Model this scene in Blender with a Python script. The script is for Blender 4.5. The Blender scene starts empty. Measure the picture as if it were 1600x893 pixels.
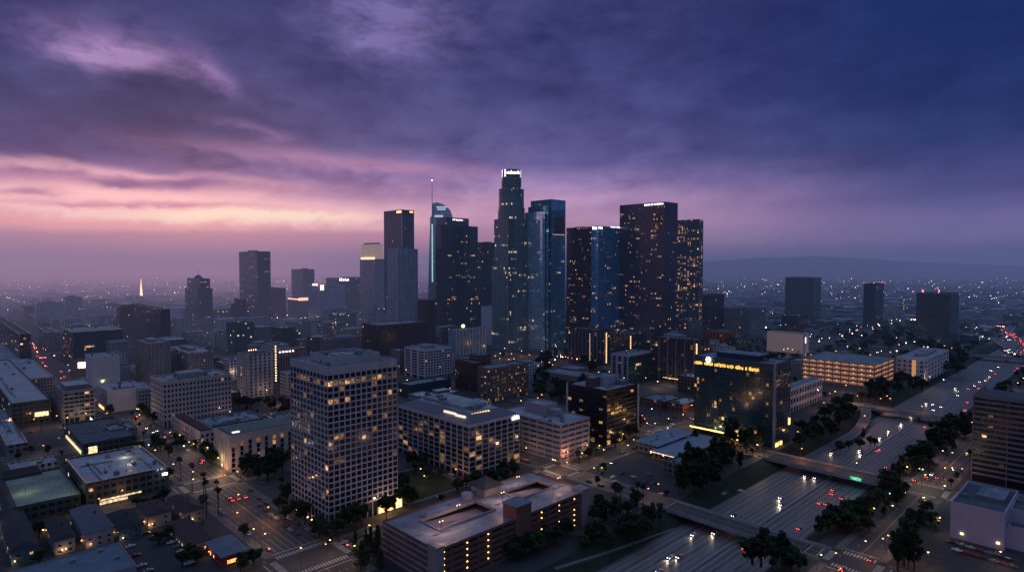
import bpy, math, random, bmesh
from math import sin, cos, tan, pi, radians, sqrt, atan2
random.seed(7)
SC = bpy.context.scene
COL = SC.collection
R = random.random
def U(a, b): return a + (b - a) * random.random()

# ------------------------------------------------------------------ camera frame and the city grid
FPX, HY, CH = 970.0, 412.0, 150.0
PITCH = math.atan((446.5 - HY) / FPX)
CP, SP = cos(PITCH), sin(PITCH)
GA = radians(44.13)
UX, UY = cos(GA), sin(GA)        # avenue direction
VX, VY = -sin(GA), cos(GA)       # cross-street direction

def G(px, py, z=0.0):
    """point of the ground plane z that the surveyed photo coordinate falls on"""
    cx = (px - 800) / FPX; cy = (446.5 - py) / FPX
    dx, dy, dz = cx, cy * SP + CP, cy * CP - SP
    t = (z - CH) / dz
    return (dx * t, dy * t)
def proj(x, y, z):
    d = y * CP - (z - CH) * SP
    if d <= 1: return (-9999, 9999)
    return (800 + FPX * x / d, 446.5 - FPX * (y * SP + (z - CH) * CP) / d)
def ab(p): return (p[0] * UX + p[1] * UY, p[0] * VX + p[1] * VY)
def xy(a, b): return (a * UX + b * VX, a * UY + b * VY)
def Gab(px, py, z=0.0): return ab(G(px, py, z))
def height_at(y, py):
    cy = (446.5 - py) / FPX
    return CH + y * (cy * CP - SP) / (CP + cy * SP)
def run(C, d, px):
    k = (px - 800) / FPX
    dc = C[1] * CP + CH * SP
    return (k * dc - C[0]) / (d[0] - k * d[1] * CP)

# ------------------------------------------------------------------ node helper
class S:
    def __init__(s, nt, sock): s.nt = nt; s.k = sock
    def _m(s, op, *o, clamp=False):
        n = s.nt.nodes.new('ShaderNodeMath'); n.operation = op; n.use_clamp = clamp
        for i, v in enumerate((s,) + o):
            if isinstance(v, S): s.nt.links.new(v.k, n.inputs[i])
            else: n.inputs[i].default_value = v
        return S(s.nt, n.outputs[0])
    def __add__(s, o): return s._m('ADD', o)
    __radd__ = __add__
    def __mul__(s, o): return s._m('MULTIPLY', o)
    __rmul__ = __mul__
    def __sub__(s, o): return s._m('SUBTRACT', o)
    def __rsub__(s, o): return (s * -1.0) + o
    def __truediv__(s, o): return s._m('DIVIDE', o)
    def floor(s): return s._m('FLOOR')
    def fract(s): return s._m('FRACT')
    def gt(s, o): return s._m('GREATER_THAN', o)
    def lt(s, o): return s._m('LESS_THAN', o)
    def pw(s, o): return s._m('POWER', o)
    def clamp(s): return s._m('ADD', 0.0, clamp=True)
    def smooth(s, a, b, x=0.0, y=1.0):
        n = s.nt.nodes.new('ShaderNodeMapRange'); n.interpolation_type = 'SMOOTHSTEP'
        s.nt.links.new(s.k, n.inputs[0])
        for i, v in zip((1, 2, 3, 4), (a, b, x, y)): n.inputs[i].default_value = v
        return S(s.nt, n.outputs[0])
    def ramp(s, stops):
        n = s.nt.nodes.new('ShaderNodeValToRGB'); r = n.color_ramp
        while len(r.elements) < len(stops): r.elements.new(0.5)
        for e, (p, c) in zip(r.elements, stops): e.position = p; e.color = (*c, 1)
        s.nt.links.new(s.k, n.inputs[0]); return S(s.nt, n.outputs[0])
def comb(nt, *v):
    n = nt.nodes.new('ShaderNodeCombineXYZ')
    for i, a in enumerate(v):
        if isinstance(a, S): nt.links.new(a.k, n.inputs[i])
        else: n.inputs[i].default_value = a
    return S(nt, n.outputs[0])
def sep(nt, s):
    n = nt.nodes.new('ShaderNodeSeparateXYZ'); nt.links.new(s.k, n.inputs[0])
    return [S(nt, o) for o in n.outputs]
def mixc(nt, f, a, b, mode='MIX'):
    n = nt.nodes.new('ShaderNodeMix'); n.data_type = 'RGBA'; n.blend_type = mode
    for sk, v in ((n.inputs[0], f), (n.inputs[6], a), (n.inputs[7], b)):
        if isinstance(v, S): nt.links.new(v.k, sk)
        elif isinstance(v, (int, float)): sk.default_value = v
        else: sk.default_value = (*v, 1)
    return S(nt, n.outputs[2])
def noise(nt, vec, scale, detail=3, rough=.5, dist=0.0, col=False):
    n = nt.nodes.new('ShaderNodeTexNoise')
    if vec is not None: nt.links.new(vec.k, n.inputs['Vector'])
    n.inputs['Scale'].default_value = scale; n.inputs['Detail'].default_value = detail
    n.inputs['Roughness'].default_value = rough; n.inputs['Distortion'].default_value = dist
    return S(nt, n.outputs[1 if col else 0])
def white(nt, vec):
    n = nt.nodes.new('ShaderNodeTexWhiteNoise'); nt.links.new(vec.k, n.inputs['Vector'])
    return S(nt, n.outputs[0])
def newmat(name):
    m = bpy.data.materials.new(name); m.use_nodes = True
    nt = m.node_tree
    bs = next(n for n in nt.nodes if n.type == 'BSDF_PRINCIPLED')
    try: m.cycles.emission_sampling = 'NONE'
    except Exception: pass
    return m, nt, bs
def put(nt, sock, v):
    if isinstance(v, S): nt.links.new(v.k, sock)
    elif isinstance(v, (int, float)): sock.default_value = v
    else: sock.default_value = (*v, 1)
def objco(nt):
    n = nt.nodes.new('ShaderNodeTexCoord'); return S(nt, n.outputs['Object'])
def position(nt):
    n = nt.nodes.new('ShaderNodeNewGeometry'); return S(nt, n.outputs['Position'])
def uvco(nt):
    n = nt.nodes.new('ShaderNodeTexCoord'); return S(nt, n.outputs['UV'])

MC = {}
def plain(name, c, rough=.8, var=.25, scale=.15, metal=0.0, spec=.3, fine=1.5, em=None, es=0.0):
    if name in MC: return MC[name]
    m, nt, bs = newmat(name)
    P = position(nt)
    n1 = noise(nt, P, scale, 4, .6); n2 = noise(nt, P, fine, 3, .6)
    px_, py_, pz_ = sep(nt, P); n3 = noise(nt, comb(nt, px_ * .9, py_ * .9, pz_ * .06), 1.0, 3, .6)
    f = (n1 * .45 + n2 * .25 + n3 * .30) .smooth(.34, .66, 1 - var, 1 + var)
    cc = mixc(nt, 1.0, c, comb(nt, f, f, f), 'MULTIPLY')
    put(nt, bs.inputs['Base Color'], cc)
    bs.inputs['Roughness'].default_value = rough; bs.inputs['Metallic'].default_value = metal
    bs.inputs['Specular IOR Level'].default_value = spec
    if em: put(nt, bs.inputs['Emission Color'], em); bs.inputs['Emission Strength'].default_value = es
    MC[name] = m; return m
def emit(name, c, s, var=0.0):
    if name in MC: return MC[name]
    m, nt, bs = newmat(name)
    bs.inputs['Base Color'].default_value = (*[min(1, x * .5) for x in c], 1)
    put(nt, bs.inputs['Emission Color'], c)
    if var:
        st = noise(nt, position(nt), .7, 2, .5).smooth(.35, .65, s * (1 - var), s * (1 + var))
        put(nt, bs.inputs['Emission Strength'], st)
    else: bs.inputs['Emission Strength'].default_value = s
    MC[name] = m; return m

def facade(name, fh=4.0, bw=3.0, pier=.25, band=.3, wall=(.2, .19, .2), glass=(.012, .016, .03), lit=.08, row=.1,
           glow=(1, .46, .16), es=1.2, rough=.75, grough=.18, seed=0.0, refl=0.0):
    """curtain wall / punched wall over metre UVs (u along the wall, v up)"""
    if name in MC: return MC[name]
    m, nt, bs = newmat(name)
    u, v, _ = sep(nt, uvco(nt))
    cu, cv = (u / bw), (v / fh)
    fu, fv = cu.fract(), cv.fract(); iu, iv = cu.floor(), cv.floor()
    mask = (fu.gt(pier)) * (fv.gt(band))
    rnd = white(nt, comb(nt, iu, iv, seed + 1.3))
    rnd2 = white(nt, comb(nt, iu, iv, seed + 7.7))
    rowr = white(nt, comb(nt, iv, (iu / 7.0).floor(), seed + 3.1))
    clus = noise(nt, comb(nt, iu * .13, iv * .11, seed * 3.7), 1.0, 2, .5).smooth(.44, .64, 0.05, 2.2)
    p = clus * (lit * .42) + rowr.lt(row * 1.5) * (.6 if row > 0 else 0)
    on = rnd.lt(p) if not isinstance(p, float) else rnd.lt(lit)
    br = rnd2 * rnd2 * rnd2 * 1.9 + .16
    e = mask * on * br * (es * .54)
    warm = mixc(nt, white(nt, comb(nt, iu, iv, seed + 11.0)), glow, (min(1, glow[0] * 1.0), min(1, glow[1] * 1.3), min(1, glow[2] * 1.9)))
    w = noise(nt, comb(nt, u, v, seed), .06, 4, .6).smooth(.3, .7, .8, 1.18)
    wallc = mixc(nt, 1.0, wall, comb(nt, w, w, w), 'MULTIPLY')
    g = (rnd * .7 + .65)
    glassc = mixc(nt, 1.0, glass, comb(nt, g, g, g), 'MULTIPLY')
    put(nt, bs.inputs['Base Color'], mixc(nt, mask, wallc, glassc))
    put(nt, bs.inputs['Roughness'], mask * (grough - rough) + rough)
    if refl: put(nt, bs.inputs['Metallic'], mask * refl)
    put(nt, bs.inputs['Specular IOR Level'], mask * .5 + .25)
    put(nt, bs.inputs['Emission Color'], warm)
    put(nt, bs.inputs['Emission Strength'], e)
    MC[name] = m; return m

def window_mat(name, c, s, dark=(.012, .014, .024)):
    """a pane with whatever is behind it: blinds, furniture, lamps"""
    if name in MC: return MC[name]
    m, nt, bs = newmat(name)
    oi = nt.nodes.new('ShaderNodeObjectInfo'); at = nt.nodes.new('ShaderNodeAttribute'); at.attribute_name = 'wr'
    r = (S(nt, oi.outputs['Random']) * 7.13 + S(nt, at.outputs['Fac'])).fract()
    u, v, _ = sep(nt, uvco(nt))
    P = position(nt)
    if s > 0:
        bl = v.lt(r * .9 + .35)
        n = noise(nt, P, .9, 2, .6).smooth(.35, .62, .12, 1.5)
        e = n * (r * 1.3 + .35) * (bl * .8 + .2) * s
        put(nt, bs.inputs['Emission Color'], mixc(nt, r, c, (c[0], min(1, c[1] * 1.15), min(1, c[2] * 1.6))))
        put(nt, bs.inputs['Emission Strength'], e)
        bs.inputs['Base Color'].default_value = (.05, .04, .03, 1)
    else:
        bl = v.gt(r * 1.6)
        put(nt, bs.inputs['Base Color'], mixc(nt, bl * r * .9, dark, (.12, .115, .12)))
    bs.inputs['Roughness'].default_value = .12
    bs.inputs['Specular IOR Level'].default_value = .6
    MC[name] = m; return m

# ------------------------------------------------------------------ mesh builder
class MB:
    def __init__(s): s.v = []; s.f = []; s.m = []; s.uv = []; s.wr = []
    def quad(s, p, m=0, uv=None, wr=0.0):
        i = len(s.v); s.v += p; s.f.append(tuple(range(i, i + len(p)))); s.m.append(m)
        s.uv.append(uv or [(q[0] + q[1], q[2]) for q in p]); s.wr.append(wr)
    def box(s, x0, x1, y0, y1, z0, z1, m=0, mt=None, bottom=False):
        mt = m if mt is None else mt
        Lx, Ly = x1 - x0, y1 - y0
        s.quad([(x0, y0, z0), (x1, y0, z0), (x1, y0, z1), (x0, y0, z1)], m, [(0, z0), (Lx, z0), (Lx, z1), (0, z1)])
        s.quad([(x1, y0, z0), (x1, y1, z0), (x1, y1, z1), (x1, y0, z1)], m, [(200, z0), (200 + Ly, z0), (200 + Ly, z1), (200, z1)])
        s.quad([(x1, y1, z0), (x0, y1, z0), (x0, y1, z1), (x1, y1, z1)], m, [(400, z0), (400 + Lx, z0), (400 + Lx, z1), (400, z1)])
        s.quad([(x0, y1, z0), (x0, y0, z0), (x0, y0, z1), (x0, y1, z1)], m, [(600 + Ly, z0), (600, z0), (600, z1), (600 + Ly, z1)])
        s.quad([(x0, y0, z1), (x1, y0, z1), (x1, y1, z1), (x0, y1, z1)], mt)
        if bottom: s.quad([(x0, y1, z0), (x1, y1, z0), (x1, y0, z0), (x0, y0, z0)], mt)
    def prism(s, pts, z0, z1, m=0, mt=None, top=None, cap=True):
        mt = m if mt is None else mt
        top = top or pts; n = len(pts); d = 0
        for i in range(n):
            a, b = pts[i], pts[(i + 1) % n]; c, e = top[(i + 1) % n], top[i]
            L = math.dist(a, b)
            s.quad([(*a, z0), (*b, z0), (*c, z1), (*e, z1)], m, [(d, z0), (d + L, z0), (d + L, z1), (d, z1)]); d += L
        if cap: s.quad([(*q, z1) for q in top], mt)
    def tube(s, p, q, r0, r1=None, n=6, m=0):
        r1 = r0 if r1 is None else r1
        d = [q[i] - p[i] for i in range(3)]; L = sqrt(sum(t * t for t in d)) or 1; d = [t / L for t in d]
        h = (1, 0, 0) if abs(d[2]) > .9 else (0, 0, 1)
        a = [d[1] * h[2] - d[2] * h[1], d[2] * h[0] - d[0] * h[2], d[0] * h[1] - d[1] * h[0]]
        l = sqrt(sum(t * t for t in a)); a = [t / l for t in a]
        b = [d[1] * a[2] - d[2] * a[1], d[2] * a[0] - d[0] * a[2], d[0] * a[1] - d[1] * a[0]]
        A = []; B = []
        for k in range(n):
            c, w = cos(2 * pi * k / n), sin(2 * pi * k / n)
            o = [a[i] * c + b[i] * w for i in range(3)]
            A.append(tuple(p[i] + o[i] * r0 for i in range(3))); B.append(tuple(q[i] + o[i] * r1 for i in range(3)))
        for k in range(n): s.quad([A[k], A[(k + 1) % n], B[(k + 1) % n], B[k]], m)
        s.quad(B, m); s.quad(A[::-1], m)
    def ball(s, c, r, m=0, rz=None):
        rz = rz or r; rows = [(-.98, .18), (-.6, .8), (0, 1), (.6, .8), (.98, .18)]
        n = 8
        for (h0, w0), (h1, w1) in zip(rows, rows[1:]):
            for k in range(n):
                a, b = 2 * pi * k / n, 2 * pi * (k + 1) / n
                s.quad([(c[0] + cos(a) * w0 * r, c[1] + sin(a) * w0 * r, c[2] + h0 * rz), (c[0] + cos(b) * w0 * r, c[1] + sin(b) * w0 * r, c[2] + h0 * rz),
                        (c[0] + cos(b) * w1 * r, c[1] + sin(b) * w1 * r, c[2] + h1 * rz), (c[0] + cos(a) * w1 * r, c[1] + sin(a) * w1 * r, c[2] + h1 * rz)], m)
    def mesh(s, name, mats):
        me = bpy.data.meshes.new(name); me.from_pydata(s.v, [], s.f)
        for m in mats: me.materials.append(m)
        me.polygons.foreach_set('material_index', s.m)
        uvl = me.uv_layers.new(name='UVMap')
        uvl.data.foreach_set('uv', [t for f in s.uv for q in f for t in q])
        if any(s.wr):
            at = me.attributes.new('wr', 'FLOAT', 'FACE'); at.data.foreach_set('value', s.wr)
        me.update(); return me
    def build(s, name, mats, parent=None, loc=None, rz=None):
        if not isinstance(mats, (list, tuple)): mats = [mats]
        o = bpy.data.objects.new(name, s.mesh(name, mats)); COL.objects.link(o)
        if parent is not None: o.parent = parent
        if loc is not None: o.location = loc
        if rz is not None: o.rotation_euler[2] = rz
        return o
def tag(o, label=None, cat=None, group=None, kind=None):
    if label: o['label'] = label
    if cat: o['category'] = cat
    if group: o['group'] = group
    if kind: o['kind'] = kind
    return o
def empty(name, loc, rz, label, cat, group=None):
    o = bpy.data.objects.new(name, None); COL.objects.link(o); o.location = loc; o.rotation_euler[2] = rz
    o.empty_display_size = .1
    return tag(o, label, cat, group)
def inst(name, me, parent=None, loc=(0, 0, 0), rz=0.0, sc=None):
    o = bpy.data.objects.new(name, me); COL.objects.link(o)
    if parent is not None: o.parent = parent
    o.location = loc; o.rotation_euler[2] = rz
    if sc is not None: o.scale = sc
    return o
def lamp(name, loc, power, color, r=.4, parent=None):
    l = bpy.data.lights.new(name, 'POINT'); l.energy = power * 1.75; l.color = color; l.shadow_soft_size = r
    o = bpy.data.objects.new(name, l); COL.objects.link(o); o.location = loc
    if parent is not None: o.parent = parent
    return o

# ------------------------------------------------------------------ common materials
def roofmat(name, c, var):
    m, nt, bs = newmat(name); x, y, z = sep(nt, position(nt)); u = x * UX + y * UY; v = x * VX + y * VY
    P = comb(nt, u, v, z)
    n1 = noise(nt, P, .09, 5, .65); n2 = noise(nt, P, .6, 4, .65); n3 = noise(nt, comb(nt, u * .05, v * .5, z), 1, 3, .6)
    patch = white(nt, comb(nt, (u / 11.0).floor(), (v / 7.0).floor(), 1.0))
    seam = (u / 2.4).fract().lt(.06) * .10 + (v / 9.0).fract().lt(.03) * .14
    f = n1.smooth(.32, .68, 1 - var, 1 + var) * n2.smooth(.3, .7, .82, 1.15) * n3.smooth(.35, .65, .88, 1.08) * (patch * .22 + .9) - seam
    put(nt, bs.inputs['Base Color'], mixc(nt, 1.0, c, comb(nt, f, f, f), 'MULTIPLY')); put(nt, bs.inputs['Roughness'], n1.smooth(.4, .6, .5, .95)); MC[name] = m; return m
ROOF = roofmat('flat_roof_felt', (.15, .18, .225), .40)
ROOFL = roofmat('pale_roof_membrane', (.23, .26, .31), .36)
ROOFD = plain('dark_roof_gravel', (.075, .085, .11), .9, .35, .12, fine=1)
CONC = plain('weathered_concrete', (.25, .24, .26), .85, .25, .2)
WHITE = plain('white_render', (.50, .47, .50), .8, .16, .1)
DARKM = plain('dark_metal', (.035, .035, .042), .5, .2, .3)
MECH = plain('rooftop_metal', (.14, .15, .18), .6, .3, .5)
BRICKD = plain('dull_brick', (.13, .055, .045), .85, .3, .3)
WARM = (1, .55, .2)
WD = window_mat('dark_window_glass', WARM, 0)
WL = [window_mat('lit_window_dim', (1, .44, .12), .15), window_mat('lit_window_warm', (1, .43, .11), .42), window_mat('lit_window_bright', (1, .48, .15), .95)]
E_WARM = emit('warm_lamp_glow', (1, .55, .22), 7)
E_WHITE = emit('white_lamp_glow', (.9, .92, 1), 9)
E_RED = emit('red_lamp_glow', (1, .06, .05), 12)
E_ORANGE = emit('orange_lamp_glow', (1, .32, .08), 7)
E_GREEN = emit('green_lamp_glow', (.1, 1, .5), 10)
E_YEL = emit('yellow_lamp_glow', (1, .75, .22), 7)
E_SIGN = emit('white_sign_glow', (1, .93, .86), 3)
E_STRIP = emit('golden_strip_glow', (1, .62, .18), 2.2, .45)
# ------------------------------------------------------------------ buildings
FOOT = []       # occupied rectangles in grid metres (a0, a1, b0, b1)
class Bld:
    """a building: an Empty at its near corner, axes along the street grid, parts placed from surveyed photo coordinates"""
    def __init__(s, name, label, cat, xl, xc, xr, yb, yt, group=None, La=None, Lb=None, foot=True):
        C = G(xc, yb); s.C = C; s.a, s.b = ab(C)
        s.La = La or run(C, (UX, UY), xr); s.Lb = Lb or run(C, (VX, VY), xl)
        s.H = height_at(C[1], yt)
        s.root = empty(name, (C[0], C[1], 0), GA, label, cat, group)
        s.D = C[1]
        if foot: FOOT.append((s.a, s.a + s.La, s.b, s.b + s.Lb))
    def sub(s, xl, xc, xr, yb, yt):
        """local box of a wing: x0,x1,y0,y1,h"""
        C = G(xc, yb); a, b = ab(C)
        return (a - s.a, a - s.a + run(C, (UX, UY), xr), b - s.b, b - s.b + run(C, (VX, VY), xl), height_at(C[1], yt))
    def roofpt(s, px, py, z=None):
        a, b = Gab(px, py, s.H if z is None else z); return (a - s.a, b - s.b)
    def onface(s, px, py, face, off=0.0):
        """local (s, z) where the photo point meets the left ('L', x=off) or right ('R', y=off) face"""
        cx = (px - 800) / FPX; cy = (446.5 - py) / FPX
        d = (cx, cy * SP + CP, cy * CP - SP)
        da, db = d[0] * UX + d[1] * UY, d[0] * VX + d[1] * VY
        if face == 'L': t = (s.a + off) / da; return (db * t - s.b, CH + d[2] * t)
        t = (s.b + off) / db; return (da * t - s.a, CH + d[2] * t)
    def panel(s, name, face, x0, x1, y0, y1, mat, out=.25, off=0.0, th=.2, label=None):
        """a thin slab on a face covering photo x0..x1, y0..y1"""
        p, z1 = s.onface(x0, y0, face, off); q, z0 = s.onface(x1, y1, face, off)
        if p > q: p, q = q, p
        m = MB()
        if face == 'L': m.box(off - out - th, off - out, p, q, z0, z1, bottom=True)
        else: m.box(p, q, off - out - th, off - out, z0, z1, bottom=True)
        o = m.build(name, mat, s.root)
        if label: o['label'] = label
        return o
    def marks(s, name, face, x0, x1, y0, y1, n, mat, off=0.0, out=.6, label=None, fill=.8):
        """a lit sign of n small characters, too far off to read"""
        p, z1 = s.onface(x0, y0, face, off); q, z0 = s.onface(x1, y1, face, off)
        if p > q: p, q = q, p
        m = MB(); w = (q - p) / n; rr = random.Random(int(x0 * 7 + y0))
        for k in range(n):
            a0, a1 = p + w * (k + .5 - fill / 2), p + w * (k + .5 + fill / 2)
            t = z0 + (z1 - z0) * rr.choice((.75, .8, 1, 1)); st = (a1 - a0) * .3
            parts = [(a0, a0 + st, z0, t)]
            if rr.random() < .7: parts.append((a1 - st, a1, z0, t * .5 + z0 * .5 + (t - z0) * .5 * rr.choice((0, 1))))
            if rr.random() < .8: parts.append((a0 + st, a1 - st, t - (z1 - z0) * .3, t))
            if rr.random() < .6: parts.append((a0 + st, a1 - st, z0, z0 + (z1 - z0) * .25))
            for (c, d, e, f) in parts:
                if f - e < .05: continue
                if face == 'L': m.box(off - out - .3, off - out, c, d, e, f, bottom=True)
                else: m.box(c, d, off - out - .3, off - out, e, f, bottom=True)
        o = m.build(name, mat, s.root)
        if label: o['label'] = label
        return o

def parapet(m, x0, x1, y0, y1, z, h=1.1, t=.5, mi=0):
    m.box(x0, x1, y0, y0 + t, z, z + h, mi); m.box(x0, x1, y1 - t, y1, z, z + h, mi)
    m.box(x0, x0 + t, y0 + t, y1 - t, z, z + h, mi); m.box(x1 - t, x1, y0 + t, y1 - t, z, z + h, mi)

def roof_kit(root, x0, x1, y0, y1, z, n=5, seed=1, pent=True, big=.35, boxes=None):
    rr = random.Random(seed); Lx, Ly = x1 - x0, y1 - y0
    if boxes:
        for (a, b, c, d, h) in boxes:
            m = MB(); m.box(a, b, c, d, z, z + h, 0, 1); m.box(a + .3, b - .3, c + .3, d - .3, z + h, z + h + .15, 0, 1)
            m.build('penthouse', [CONC, ROOF], root)
    elif pent and Lx > 9 and Ly > 9:
        w, l = Lx * big * rr.uniform(.8, 1.3), Ly * big * rr.uniform(.8, 1.3)
        cx, cy = x0 + Lx * rr.uniform(.4, .6), y0 + Ly * rr.uniform(.4, .65)
        m = MB(); m.box(cx - w / 2, cx + w / 2, cy - l / 2, cy + l / 2, z, z + rr.uniform(2.5, 4.5), 0, 1)
        m.build('penthouse', [CONC, ROOF], root)
    if n:
        for k in range(n):
            m = MB()
            w, l, h = rr.uniform(1.2, 3.4), rr.uniform(1.2, 4.5), rr.uniform(.9, 2.2)
            if Lx < w + 4 or Ly < l + 4: continue
            cx, cy = rr.uniform(x0 + 1.5, x1 - 1.5 - w), rr.uniform(y0 + 1.5, y1 - 1.5 - l)
            m.box(cx, cx + w, cy, cy + l, z + .3, z + .3 + h); m.box(cx + .2, cx + w - .2, cy + .2, cy + l - .2, z, z + .3)
            m.tube((cx + w / 2, cy + l / 2, z + .3 + h), (cx + w / 2, cy + l / 2, z + .6 + h), min(w, l) * .35, n=8)
            m.build('rooftop_unit', MECH, root)

def roof_clutter(root, x0, x1, y0, y1, z, seed, n=3):
    """ducts, pipes and vents, each a piece of kit of its own"""
    r2 = random.Random(seed * 13 + 5); Lx, Ly = x1 - x0, y1 - y0
    if Lx < 12 or Ly < 12: return
    for k in range(n):
        m = MB(); L = r2.uniform(.25, .55)
        if r2.random() < .5: px, py = x0 + r2.uniform(.05, .5) * Lx, y0 + r2.uniform(.1, .9) * Ly; m.box(px, px + Lx * L, py, py + .7, z + .25, z + .85, bottom=True); m.box(px, px + .5, py, py + .7, z, z + .25); m.box(px + Lx * L - .5, px + Lx * L, py, py + .7, z, z + .25)
        else: px, py = x0 + r2.uniform(.1, .9) * Lx, y0 + r2.uniform(.05, .5) * Ly; m.box(px, px + .7, py, py + Ly * L, z + .25, z + .85, bottom=True); m.box(px, px + .7, py, py + .5, z, z + .25); m.box(px, px + .7, py + Ly * L - .5, py + Ly * L, z, z + .25)
        m.build('roof_duct', MECH, root)
    for k in range(n * 2):
        m = MB(); px, py = x0 + r2.uniform(.04, .96) * Lx, y0 + r2.uniform(.04, .96) * Ly; h = r2.uniform(.6, 1.5); m.tube((px, py, z), (px, py, z + h), .28, .28, 8); m.tube((px, py, z + h), (px, py, z + h + .25), .5, .4, 8); m.build('roof_vent', MECH, root)
def tower(name, label, cat, xl, xc, xr, yb, yt, mat, wings=(), tiers=(), roof=ROOFD, kit=(0, True), group=None, La=None, Lb=None, fins=None, cap=None):
    """distant building: shaded curtain wall on real volumes"""
    b = Bld(name, label, cat, xl, xc, xr, yb, yt, group, La, Lb)
    m = MB(); x0, x1, y0, y1, H = 0, b.La, 0, b.Lb, b.H
    zprev = 0; 
    ts = list(tiers)          # (photo y of the top of the tier, inset of the NEXT tier in m)
    for (py, ins) in ts:
        z = height_at(b.D, py)
        m.box(x0, x1, y0, y1, zprev, z, 0, 1)
        x0 += ins; x1 -= ins; y0 += ins; y1 -= ins; zprev = z
    m.box(x0, x1, y0, y1, zprev, H, 0, 1); parapet(m, x0, x1, y0, y1, H, 1.2, .6, 2)
    m.build('curtain_wall', [mat, roof, cap or mat], b.root)
    for i, w in enumerate(wings):
        wx0, wx1, wy0, wy1, wh = b.sub(*w[:5]); wm = w[5] if len(w) > 5 else mat
        k = MB(); k.box(wx0, wx1, wy0, wy1, 0, wh, 0, 1); parapet(k, wx0, wx1, wy0, wy1, wh, 1, .5, 0)
        k.build('wing', [wm, roof], b.root)
        FOOT.append((b.a + wx0, b.a + wx1, b.b + wy0, b.b + wy1))
    if fins:
        fm, step, w, d = fins; k = MB()
        n = max(2, int(b.La / step)); 
        for i in range(n + 1): c = b.La * i / n; k.box(c - w / 2, c + w / 2, -d, 0, 0, H)
        n = max(2, int(b.Lb / step))
        for i in range(n + 1): c = b.Lb * i / n; k.box(-d, 0, c - w / 2, c + w / 2, 0, H)
        k.build('facade_fins', fm, b.root)
    roof_kit(b.root, x0, x1, y0, y1, H, kit[0], int(xc), kit[1])
    if kit[0] and b.D < 620: roof_clutter(b.root, x0, x1, y0, y1, H, int(xc), 4)
    return b

QUADS = {}
def wquad(mat, face):
    k = (mat.name, face)
    if k not in QUADS:
        m = MB(); uv = [(0, 0), (1, 0), (1, 1), (0, 1)]
        if face == 'R': m.quad([(0, 0, 0), (1, 0, 0), (1, 0, 1), (0, 0, 1)], 0, uv)
        else: m.quad([(0, 1, 0), (0, 0, 0), (0, 0, 1), (0, 1, 1)], 0, uv)
        QUADS[k] = m.mesh('window_pane', [mat])
    return QUADS[k]

def lit_pick(rr, p, fl, rows):
    q = p + rows.get(fl, 0)
    if rr.random() > q: return None
    return rr.choices((0, 1, 2), (.62, .29, .09))[0]

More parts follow.
